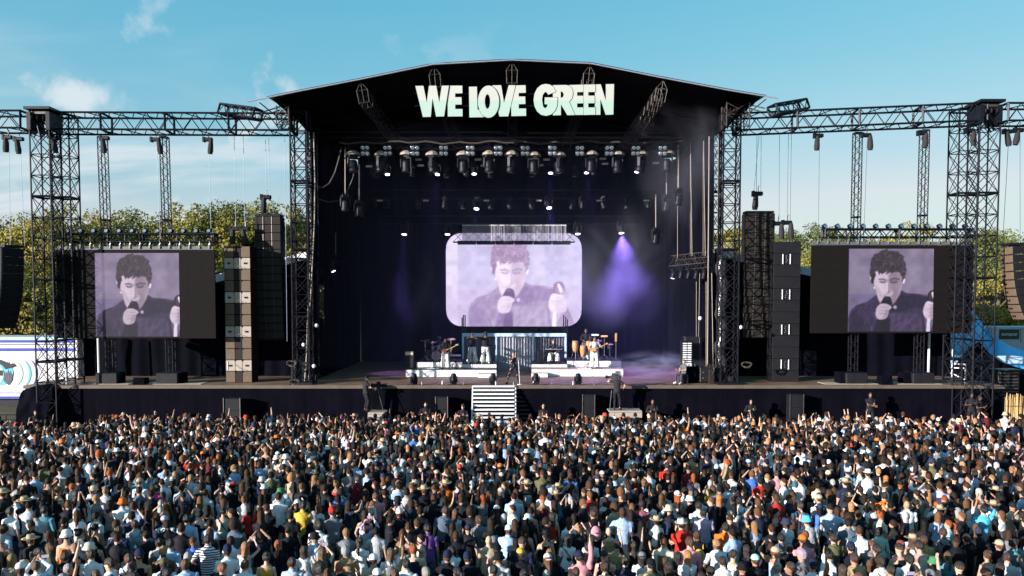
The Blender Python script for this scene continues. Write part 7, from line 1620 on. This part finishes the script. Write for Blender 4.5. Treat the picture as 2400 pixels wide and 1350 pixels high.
# hand-placed people: photo column and row of the head top, then looks
HP = [
 (22,1190,'m','relaxed','white tee','dark brown short','strap black'), (75,1256,'m','relaxed','black tee','brown short','straw'), (112,1186,'m','relaxed','teal long','black short','strap black'), (331,1123,'m','relaxed','white tee','brown crop','cap beige;strap black'), (370,1137,'m','folded','magenta tee','black short',''),
 (278,1170,'m','folded','white tee','brown short','bucket orange'), (388,1153,'f','relaxed','orange tank','dark brown bun',''), (95,1062,'m','relaxed','white tee','brown short','backpack brown'), (272,1234,'m','relaxed','navy tee:tie-dye','brown short',''), (330,1215,'m','relaxed','pale grey tee','brown crop','backpack teal'),
 (395,1210,'m','relaxed','white tee:dark print','brown crop','cap lilac;strap black'), (441,1204,'m','relaxed','light blue long','black short','strap navy'), (366,1262,'m','relaxed','pale grey tee','black short','backpack brown'), (402,1264,'m','hip','light blue long','black short',''), (213,1290,'m','relaxed','white tee','dark brown short',''),
 (307,1299,'f','relaxed','white tee','light brown curly','strap navy'), (27,1297,'f','relaxed','beige tee:floral print','blonde long',''), (487,1254,'m','hip','white tee:navy stripes','black short',''), (387,1310,'m','relaxed','white tee','brown crop','cap olive'), (446,1308,'m','relaxed','light blue tee','light brown crop',''),
 (621,1137,'f','folded','black tee','light brown wavy','bucket mint'), (667,1145,'m','folded','white tee','black short','bucket green;backpack black'), (611,1118,'m','folded','navy tee','brown short','bucket pale grey'), (1049,1124,'m','relaxed','orange tee','brown short','straw;strap black'), (1000,1140,'m','folded','black tee','brown short','straw'),
 (1078,1104,'m','relaxed','white tee','dark brown short',''), (829,1117,'m','relaxed','maroon tee','brown short',''), (880,1154,'m','relaxed','pink tee','light brown crop',''), (941,1124,'f','relaxed','white tee','blonde wavy',''), (791,1191,'m','folded','grey tee','brown crop','beanie red'),
 (703,1178,'m','folded','yellow tee','black curly',''), (740,1224,'m','relaxed','white tee:dark print','black afro','strap black'), (1063,1193,'f','relaxed','white tee','light brown wavy',''), (1124,1206,'m','relaxed','grey tee','brown curly',''), (1003,1230,'m','relaxed','purple tee','black short',''),
 (1141,1257,'m','relaxed','beige long','bald',''), (1180,1233,'m','folded','light blue tee','brown crop','backcap white'), (826,1276,'m','relaxed','tan tee','grey short',''), (850,1260,'f','relaxed','white tee','brown pony',''), (874,1299,'m','relaxed','beige tee','dark brown short','cap white'),
 (950,1269,'f','relaxed','cream tank','blonde pony',''), (947,1307,'m','relaxed','white long','black crop',''), (1033,1183,'m','relaxed','slate tee','brown short',''), (657,1266,'f','relaxed','black tee','ginger pony',''), (619,1296,'f','relaxed','yellow tank','dark brown bun',''),
 (934,1196,'m','phone','black long','brown short','beanie cream'), (855,1219,'f','phone','lilac long','brown bob','scarf pink'), (1335,1107,'m','relaxed','blue long','brown short',''), (1310,1151,'f','folded','teal tee','brown long','straw'), (1558,1084,'m','relaxed','red tee','dark brown short',''),
 (1440,1131,'f','folded','green tee','brown bob','bucket light blue'), (1614,1164,'m','relaxed','black tee','brown short','bucket white'), (1601,1216,'m','folded','red tee','black short','fedora'), (1500,1174,'m','relaxed','slate tee:red stripes','dark brown short',''), (1398,1196,'m','relaxed','black tee','brown crop','backpack pink'),
 (1439,1237,'f','relaxed','tan tank','bald',''), (1480,1264,'f','both_up','black tank','brown long',''), (1687,1221,'m','folded','orange long','dark brown short',''), (1617,1263,'m','relaxed','pink long','brown curly',''), (1649,1244,'m','relaxed','black tee','brown short','backpack yellow'),
 (1377,1256,'f','relaxed','white tee','black bob',''), (1327,1256,'f','relaxed','white tee','black long','strap brown'), (1292,1299,'f','relaxed','black tee','light brown wavy','backcap white'), (1230,1290,'m','relaxed','black tee','brown crop','cap yellow'), (1772,1301,'m','relaxed','black tee:dark print','brown short','cap mint'),
 (1431,1266,'f','relaxed','tan tee','dark brown bun',''), (1702,1307,'m','relaxed','white tee','dark brown crop',''), (1655,1193,'m','relaxed','lilac tee','black short',''), (1667,1139,'m','relaxed','yellow long','brown curly',''), (1639,1174,'m','relaxed','white tee','black short','strap black'),
 (1741,1164,'m','relaxed','white tee','black short','backpack grey'), (1420,1320,'m','relaxed','cream long:plaid','dark brown curly',''), (1891,1256,'m','relaxed','pink tee','brown crop','cap orange'), (1908,1209,'m','relaxed','pale grey tee','brown crop','bucket cyan'), (1953,1247,'m','relaxed','olive tee','dark brown short',''),
 (1997,1177,'m','relaxed','brown long','black short',''), (2066,1237,'f','relaxed','mint long','black bun',''), (2101,1266,'f','relaxed','white tank','ginger curly',''), (2133,1256,'f','relaxed','white tank','brown wavy','straw'), (2177,1256,'m','relaxed','yellow tee:floral print','brown short',''),
 (2131,1174,'m','relaxed','white tee','bald',''), (2297,1183,'m','brow','cyan long','black short',''), (2239,1145,'m','relaxed','brown tee','bald','strap black'), (2012,1295,'m','relaxed','tan tee','brown short','strap brown'), (2080,1301,'m','relaxed','white tee','dark brown curly','backpack maroon'),
 (2125,1298,'m','relaxed','white tee','black curly',''), (1868,1177,'m','relaxed','white tee:red stripes','brown short',''), (1827,1250,'m','relaxed','slate tee','black short',''), (2074,1154,'m','relaxed','orange tee','dark brown short','strap cream'), (2166,1122,'m','phone','white tee','brown short','backpack lilac'),
 (2287,1104,'m','relaxed','light blue tee','black short',''), (1927,1161,'m','relaxed','white tee','brown crop','cap beige;backpack black'), (1983,1097,'m','relaxed','light blue tee','black short','cap white'), (2220,1237,'m','relaxed','grey tee','brown short','backpack black'), (1820,1104,'m','relaxed','pink tee','brown crop',''),
 (1345,1225,'m','relaxed','olive tee','dark brown short',''), (1565,1150,'f','hip','pale grey tee','blonde pony',''), (760,1285,'f','phone','white tank','light brown bob',''), (716,1280,'f','relaxed','white long','brown long',''), (1220,1260,'m','relaxed','navy tee','brown undercut',''), (1750,1240,'f','relaxed','black tank','dark brown long',''), (2310,1290,'f','relaxed','cream tank','brown bun',''), (180,1150,'f','relaxed','black tee','brown long',''), (520,1190,'f','folded','cream tank','black bun','strap black'), (575,1270,'f','phone','white tank','blonde wavy',''), (2270,1250,'m','relaxed','black tee','dark brown short',''), (1290,1200,'f','relaxed','red tank','dark brown bob','')]
TOPC = {k_: tuple(c_ * (.78 if max(v_) > .05 else 1) for c_ in v_) for k_, v_ in TOPC.items()}
rng = random.Random(42)
used = set(); pts_used = []; nth = {}
def art(c): return c
def parse(top, hair, acc):
    a, *pat = top.split(':'); *c, ty = a.split(' '); col = ' '.join(c)
    return col, ty, (pat[0] if pat else None)
TYN = {'tee': 't-shirt', 'long': 'long-sleeved shirt', 'tank': 'tank top', 'crop': 'cropped top'}
HN = {'short': 'short %s hair', 'crop': 'cropped %s hair', 'curly': 'curly %s hair', 'afro': 'a big round %s afro', 'bob': 'a %s bob', 'long': 'long straight %s hair', 'wavy': 'long wavy %s hair', 'pony': 'a %s ponytail', 'bun': '%s hair in a bun', 'undercut': '%s hair cropped at the nape'}
HTN = {'cap': 'cap', 'backcap': 'cap worn backwards', 'bucket': 'bucket hat', 'straw': 'straw hat', 'fedora': 'pale fedora', 'beanie': 'beanie', 'scarf': 'head scarf'}
PSN = {'relaxed': '', 'weight': '', 'folded': ', arms forward', 'raised': ', one arm raised', 'both_up': ', both arms raised', 'phone': ', hands held up in front', 'hip': ', hand on hip', 'brow': ', hand shading the brow'}
def spectator(p, sx, pose, top, hair, acc, rz, H, group, skin=None):
    col, ty, pat = parse(top, hair, acc)
    hs = hair.split(' '); hstyle = hs[-1]; hcol = ' '.join(hs[:-1])
    hat = bag = None; words = []
    for q in [q for q in acc.split(';') if q]:
        k, *cc = q.split(' '); cc = ' '.join(cc)
        if k in ('backpack', 'strap'): bag = (k, TOPC.get(cc, BLK)); words.append(('%s backpack' if k == 'backpack' else '%s cross-body strap') % cc)
        else: hat = (k, TOPC[cc] if cc else ((.40, .28, .17) if k == 'straw' else (.52, .48, .42))); words.insert(0, ((cc + ' ') if cc else '') + HTN[k])
    hw = 'a shaved head' if hstyle == 'bald' else HN[hstyle] % hcol
    lab = 'spectator in %s %s%s, %s%s' % (col, TYN[ty], (' with ' + pat) if pat else '', ' and '.join(([hw] if not (hat and hstyle in ('crop', 'short', 'bob')) else []) + words), PSN[pose])
    if len(lab.split()) > 16: lab = 'spectator in %s %s, %s%s' % (col, TYN[ty], ' and '.join((words or [hw])[:2]), PSN[pose])
    if len(lab.split()) > 16: lab = 'spectator in %s %s, %s' % (col, TYN[ty], ' and '.join((words or [hw])[:2]))
    if lab in used: return None
    used.add(lab); pts_used.append((p.x, p.y))
    fig = FIG[(sx, pose)]
    sk = skin or rng.choices(['fair', 'tan', 'olive', 'brown', 'dark'], [46, 26, 10, 10, 8])[0]
    hk = None
    if hstyle != 'bald':
        vmax = 3 if hstyle in ('short', 'long', 'wavy', 'curly') else 2; hk = (hstyle, rng.randrange(vmax))
        if hat and hstyle in ('short', 'curly', 'afro', 'bun', 'undercut'): hk = ('crop', rng.randrange(2))
    lg = rng.choice([(.02, .025, .05), (.03, .04, .08), (.012, .012, .015), (.10, .11, .14), (.28, .24, .18), (.05, .045, .04)])
    o_ = dress(fig, 'person', p, rz, H, tuple(c * rng.uniform(.9, 1.1) for c in SKINS[sk]), lab, 'person', group, (ty, TOPC[col], pat), lg, hair=hk, hairc=tuple(c * rng.uniform(.8, 1.25) for c in HAIRC.get(hcol, HAIRC['brown'])), hat=hat, bag=bag, yaw=rng.uniform(-.35, .35))
    o_.rotation_euler = (R(rng.gauss(0, 2.2)), R(rng.gauss(0, 2.6)), rz)
    if pose == 'phone':
        pl_lab = 'phone held by spectator in %s %s, %s' % (col, TYN[ty], (words or [hw])[0])
        if pl_lab not in used:
            used.add(pl_lab); s_ = H / 1.75; c_ = p + Matrix.Rotation(rz, 3, 'Z') @ (Vector((.01, .40, 1.74)) * s_)
            t_ = empty('phone', c_, rz, label=pl_lab, cat='phone', group='phones held up in the crowd'); link('case', PHONE[0], t_); link('screen', PHONE[1], t_)
    return o_
PHONE = (MB().bbox((0, 0, 0), (.155, .012, .08), .004).mesh('case', M_black), MB().box((0, -.009, 0), (.145, .003, .07)).mesh('screen', mat('phone_screen', (.05, .05, .06), .2, emit=(.45, .42, .6), estr=.5)))
GRP = 'spectators in the nearer rows'
for (x, y, sx, pose, top, hair, acc) in HP:
    H = rng.uniform(1.73, 1.88) if sx == 'm' else rng.uniform(1.62, 1.74)
    p = on_z(x, y, H + .01); p.z = 0
    if spectator(p, sx, pose, top, hair, acc, rng.uniform(-.3, .3), H, GRP) is None: print('DUP', top, hair, acc)
# white lettering on the back of the slate t-shirt
for o_ in [q for q in bpy.data.objects if str(q.get('label', '')).startswith('spectator in slate t-shirt, short black')]:
    cu = bpy.data.curves.new('lettering', 'FONT'); cu.body = 'GYMSHARK'; cu.size = .075; cu.extrude = .002; cu.align_x = 'CENTER'
    tmp = bpy.data.objects.new('tmp', cu); me_ = bpy.data.meshes.new_from_object(tmp); bpy.data.objects.remove(tmp); bpy.data.curves.remove(cu)
    me_.transform(Matrix.Translation((0, -.150, 1.335)) @ Matrix.Rotation(R(82), 4, 'X')); me_.materials.clear(); me_.materials.append(M_white); link('lettering', me_, o_)
N_HAND = len(pts_used)
# the rest stand wherever there is room
def free(x, y, d2):
    for (a_, c_) in GRID.get((int(x), int(y)), []):
        if (a_ - x) ** 2 + (c_ - y) ** 2 < d2: return False
    return True
GRID = {}
def put(x, y):
    for i in (-1, 0, 1):
        for j in (-1, 0, 1): GRID.setdefault((int(x) + i, int(y) + j), []).append((x, y))
for q in pts_used: put(*q)
cand = []
YN, YF_ = 14.6, 40.2
tries = 0
while tries < 60000:
    tries += 1
    y = YN + (YF_ - YN) * rng.random() ** .75; half = y * .64 + 1.2
    x = rng.uniform(-half, half)
    # the crowd thins out at the right rear corner and leaves the rail free there
    if x > 19.5 and y > 34.5 and rng.random() < .93: continue
    if x < -20.3 and y > 38.2: continue
    if x > 22.5 and y > 30 and rng.random() < .5: continue
    d = .45 if y > 30 else .50 if y > 22 else .57
    if x > 15 and y < 24: d *= 1.12
    d *= rng.uniform(.92, 1.22) * (1 + .28 * mnoise.noise((x * .22, y * .22, 3.3)))
    if free(x, y, d * d): put(x, y); cand.append((x, y))
cand.sort(key=lambda q: q[1])
PSW = (['relaxed'] * 8 + ['weight'] * 4 + ['folded'] * 4 + ['hip', 'phone', 'raised'])
TYW = ['tee'] * 7 + ['long'] * 2 + ['tank'] * 2
CW = ['black'] * 70 + ['white'] * 26 + ['navy'] * 10 + ['grey'] * 4 + ['pale grey'] * 6 + ['light blue'] * 8 + ['beige'] * 2 + ['olive'] * 1 + ['brown'] * 2 + ['cream'] * 3 + ['slate'] * 3 + ['red', 'orange', 'pink', 'teal', 'lilac', 'maroon', 'blue', 'tan']
HCW = ['black'] * 7 + ['dark brown'] * 11 + ['brown'] * 7 + ['light brown'] * 3 + ['blonde'] * 2 + ['ginger', 'grey']
N_IND = 284
k = 0; ci = 0
while N_HAND + k < N_IND and ci < len(cand):
    x, y = cand[ci]; H = None
    for _ in range(40):
        sx = rng.choice('mmf' if rng.random() < .4 else 'mf')
        hst = rng.choice(['short'] * 6 + ['crop'] * 4 + ['curly'] * 2 + ['undercut', 'undercut', 'afro']) if sx == 'm' else rng.choice(['long'] * 6 + ['wavy'] * 5 + ['pony'] * 3 + ['bun'] * 2 + ['bob'] * 2 + ['curly'])
        acc = rng.choice([''] * 9 + ['cap ' + rng.choice(['black', 'white', 'navy', 'beige']), 'backcap ' + rng.choice(['black', 'red', 'grey']), 'bucket ' + rng.choice(['black', 'cream', 'green']), 'strap black', 'strap brown', 'backpack ' + rng.choice(['black', 'grey', 'olive']), 'beanie navy'])
        H = rng.gauss(1.79, .05) if sx == 'm' else rng.gauss(1.68, .05)
        if spectator(Vector((x, y, 0)), sx, rng.choice(PSW), rng.choice(CW) + ' ' + rng.choice(TYW), rng.choice(HCW) + ' ' + hst, acc, rng.gauss(0, .35) if rng.random() < .86 else rng.uniform(-1.9, 1.9), H, GRP): k += 1; break
    ci += 1
rest = cand[ci:]
print('individual spectators', N_HAND + k, 'mass', len(rest))
# ------------------------------------------------------------------ everybody further away: one mass
HL = {}
for h_ in HAIRS: HL[h_] = [hair_geo(h_, v_ * 7 + 1, lod=True) for v_ in range(2)]
for h_ in HATS: HL[h_] = [hat_geo(h_, True)]
TRI = {}
def tri_arr(vs_, fs):
    v = np.array([tuple(p) for p in vs_], float).reshape(-1, 3); t = []
    for f in fs:
        for i in range(1, len(f) - 1): t.append((f[0], f[i], f[i + 1]))
    return v, np.array(t, int).reshape(-1, 3)
for key, f in FIGL.items():
    v, fc, lab = f['body']; keepb = [fq for fq in fc if not all(lab[i] in ('torso', 'thigh', 'shin', 'foot') for i in fq)]
    TRI[key] = {'skin': tri_arr(v, keepb), 'tee': tri_arr(*f['tee']), 'tank': tri_arr(*f['tank']), 'legs': tri_arr(*f['trousers']), 'full': tri_arr(v, fc)}
for key in HL: HL[key] = [tri_arr(b_.v, b_.f) for b_ in HL[key]]
AV, AT, AC = [], [], []; base = 0
def emit(v, t, col):
    global base
    AV.append(v); AT.append(t + base); AC.append(np.tile(np.array([*col, 1.0]), (len(v), 1))); base += len(v)
HATC = [(.62, .62, .64)] * 4 + [(.008, .008, .012)] * 4 + [(.48, .38, .27)] * 2 + [(.02, .026, .06)] * 2 + [(.6, .05, .03), (.7, .16, .03), (.3, .42, .62)]
def compact(v, t):
    u, inv = np.unique(t, return_inverse=True); return v[u], inv.reshape(-1, 3)
for kk in TRI:
    for q in TRI[kk]: TRI[kk][q] = compact(*TRI[kk][q])
for (x, y) in rest:
    sx = rng.choice('mf'); front = max(0, (y - 30) / 10)
    pose = rng.choices(['relaxed', 'weight', 'folded', 'hip', 'phone', 'raised', 'both_up'], [6, 3, 3, .6, 1.2 + 1.4 * front, .35 + 1.2 * front, .05 + .5 * front])[0]
    H = rng.gauss(1.78, .06) if sx == 'm' else rng.gauss(1.67, .055); s = H / 1.75; rz = rng.gauss(0, .38) if rng.random() < .86 else rng.uniform(-2.2, 2.2); c_, s_ = math.cos(rz), math.sin(rz)
    Rm = np.array([[c_, -s_, 0], [s_, c_, 0], [0, 0, 1]]) * s; T_ = np.array([x, y, 0])
    tf = lambda v: v @ Rm.T + T_
    sk = np.array(SKINS[rng.choices(['fair', 'tan', 'olive', 'brown', 'dark'], [46, 26, 10, 10, 8])[0]]) * rng.uniform(.9, 1.1)
    G_ = TRI[(sx, pose)]; tc_ = np.clip(np.array(TOPC[rng.choice(CW)]) * rng.uniform(.85, 1.1), 0, .9)
    tank = rng.random() < (.3 if sx == 'f' else .06)
    v, t = G_['full'] if tank else G_['skin']; emit(tf(v), t, sk)
    v, t = G_['tank' if tank else 'tee']; emit(tf(v), t, tc_)
    v, t = G_['legs']; emit(tf(v), t, rng.choice([(.012, .016, .035), (.007, .007, .01), (.03, .04, .07), (.10, .09, .07)]))
    hst = rng.choice(['short'] * 6 + ['crop'] * 3 + ['curly'] * 2 + ['undercut', 'undercut', 'afro']) if sx == 'm' else rng.choice(['long'] * 6 + ['wavy'] * 4 + ['pony'] * 3 + ['bun'] * 2 + ['bob'] * 2 + ['curly'])
    hp = np.array(FIGL[(sx, pose)]['J']['head']); hc = np.array(HAIRC[rng.choice(HCW)]) * rng.uniform(.75, 1.3)
    ht = rng.random() < .13
    if hst != 'bald':
        v, t = rng.choice(HL['crop' if ht and hst in ('short', 'curly', 'afro', 'bun') else hst]); emit(tf(v + hp), t, hc)
    if ht:
        hk = rng.choice(['cap', 'cap', 'cap', 'bucket', 'bucket', 'backcap', 'straw', 'beanie', 'fedora']); v, t = HL[hk][0]; emit(tf(v + hp), t, (.40, .28, .17) if hk == 'straw' else rng.choice(HATC))
    if rng.random() < .10:
        v = np.array([(-.12, -.13, 1.02), (.12, -.13, 1.02), (.12, -.13, 1.36), (-.12, -.13, 1.36), (-.10, -.26, 1.05), (.10, -.26, 1.05), (.09, -.23, 1.34), (-.09, -.23, 1.34)]); emit(tf(v), np.array([(4, 5, 6), (4, 6, 7), (0, 4, 7), (0, 7, 3), (1, 2, 6), (1, 6, 5), (3, 7, 6), (3, 6, 2), (0, 1, 5), (0, 5, 4)]), rng.choice([BLK, NVY, (.11, .06, .035), (.2, .2, .22)]))
AV = np.concatenate(AV); AT = np.concatenate(AT); AC = np.concatenate(AC).astype(np.float32)
me = bpy.data.meshes.new('crowd'); me.vertices.add(len(AV)); me.vertices.foreach_set('co', AV.astype(np.float32).ravel())
me.loops.add(AT.size); me.loops.foreach_set('vertex_index', AT.astype(np.int32).ravel()); me.polygons.add(len(AT)); me.polygons.foreach_set('loop_start', np.arange(0, AT.size, 3, dtype=np.int32)); me.polygons.foreach_set('use_smooth', np.ones(len(AT), bool))
me.update(calc_edges=True)
ca = me.color_attributes.new('Tint', 'FLOAT_COLOR', 'POINT'); ca.data.foreach_set('color', AC.ravel())
mc = mat('crowd_cloth_hair_skin', rough=.75, var=0, spec=.2); N, L = mc.node_tree.nodes, mc.node_tree.links; an_ = N.new('ShaderNodeAttribute'); an_.attribute_name = 'Tint'
nz = N.new('ShaderNodeTexNoise'); nz.inputs['Scale'].default_value = 14; tcn = N.new('ShaderNodeTexCoord'); L.new(tcn.outputs['Object'], nz.inputs[0]); mr_ = N.new('ShaderNodeMapRange'); L.new(nz.outputs[0], mr_.inputs[0]); mr_.inputs[1].default_value, mr_.inputs[2].default_value, mr_.inputs[3].default_value, mr_.inputs[4].default_value = .3, .7, .78, 1.2
vm_ = N.new('ShaderNodeVectorMath'); vm_.operation = 'SCALE'; L.new(an_.outputs['Color'], vm_.inputs[0]); L.new(mr_.outputs[0], vm_.inputs['Scale']); L.new(vm_.outputs[0], N['Principled BSDF'].inputs['Base Color'])
bp_ = N.new('ShaderNodeBump'); bp_.inputs['Strength'].default_value = .5; bp_.inputs['Distance'].default_value = .03; L.new(nz.outputs[0], bp_.inputs['Height']); L.new(bp_.outputs[0], N['Principled BSDF'].inputs['Normal'])
me.materials.append(mc)
tag(link('crowd', me), 'dense mass of spectators filling the field up to the stage', 'crowd', kind='stuff')
print('mass triangles', len(AT))
bpy.data.collections.remove(_tmpcol)

# ================================================================== stage haze and smoke
def volume_mat(name, dens, col, aniso=0.25, noise=None):
    m = bpy.data.materials.new(name); m.use_nodes = True; N, L = m.node_tree.nodes, m.node_tree.links
    N.remove(N['Principled BSDF']); pv = N.new('ShaderNodeVolumePrincipled'); pv.inputs['Color'].default_value = (*col, 1); pv.inputs['Anisotropy'].default_value = aniso; pv.inputs['Density'].default_value = dens
    L.new(pv.outputs[0], N['Material Output'].inputs['Volume'])
    if noise:
        tc = N.new('ShaderNodeTexCoord'); nz = N.new('ShaderNodeTexNoise'); nz.inputs['Scale'].default_value = noise; nz.inputs['Detail'].default_value = 3; nz.inputs['Distortion'].default_value = .6
        L.new(tc.outputs['Object'], nz.inputs[0])
        ln = N.new('ShaderNodeVectorMath'); ln.operation = 'LENGTH'; L.new(tc.outputs['Object'], ln.inputs[0])
        fo = N.new('ShaderNodeMapRange'); fo.interpolation_type = 'SMOOTHSTEP'; L.new(ln.outputs['Value'], fo.inputs[0]); fo.inputs[1].default_value, fo.inputs[2].default_value, fo.inputs[3].default_value, fo.inputs[4].default_value = .35, 1.0, 1.0, 0.0
        mr = N.new('ShaderNodeMapRange'); mr.interpolation_type = 'SMOOTHSTEP'; L.new(nz.outputs[0], mr.inputs[0]); mr.inputs[1].default_value, mr.inputs[2].default_value, mr.inputs[3].default_value, mr.inputs[4].default_value = .42, .68, 0, dens
        ml = N.new('ShaderNodeMath'); ml.operation = 'MULTIPLY'; L.new(mr.outputs[0], ml.inputs[0]); L.new(fo.outputs[0], ml.inputs[1]); L.new(ml.outputs[0], pv.inputs['Density'])
    return m
hz = MB().box((0.0, 51.0, (DECK + 16.9) / 2 + .02), (21.6, 15.6, 16.9 - DECK)).build('stage_haze', volume_mat('thin_stage_haze', 0.0034, (0.45, 0.55, 1.0)))
tag(hz, 'thin bluish haze hanging in the stage opening', 'haze', kind='stuff')
def puff(c, r, dens, label, noise=1.8, col=(.74, .78, 1.0)):
    o = MB().ell((0, 0, 0), (1, 1, 1), 20, 12).build('stage_smoke', volume_mat('smoke', dens, col, .2, noise)); o.location = c; o.scale = r
    tag(o, label, 'smoke', kind='stuff'); return o
p = at(1545, 872, 45.5); puff((p.x, 45.6, DECK + .75), (3.4, 1.8, 1.0), 0.55, 'white smoke drifting low over the right stage floor', 2.2)
p = at(1640, 300, 45.0); puff((p.x - .6, 45.3, p.z - 1.0), (3.6, 2.0, 5.2), 0.16, 'pale haze cloud high in the right corner of the stage', 1.1)
p = at(1450, 610, 50.0); puff((p.x, 50.0, p.z), (4.4, 1.8, 5.0), 0.20, 'violet lit smoke right of the centre screen', 1.2)
p = at(985, 640, 50.0); puff((p.x, 50.0, p.z - 1), (2.4, 1.4, 3.2), 0.07, 'faint violet smoke left of the centre screen', 1.2)
scene.cycles.volume_step_rate = 1.5; scene.cycles.volume_max_steps = 64
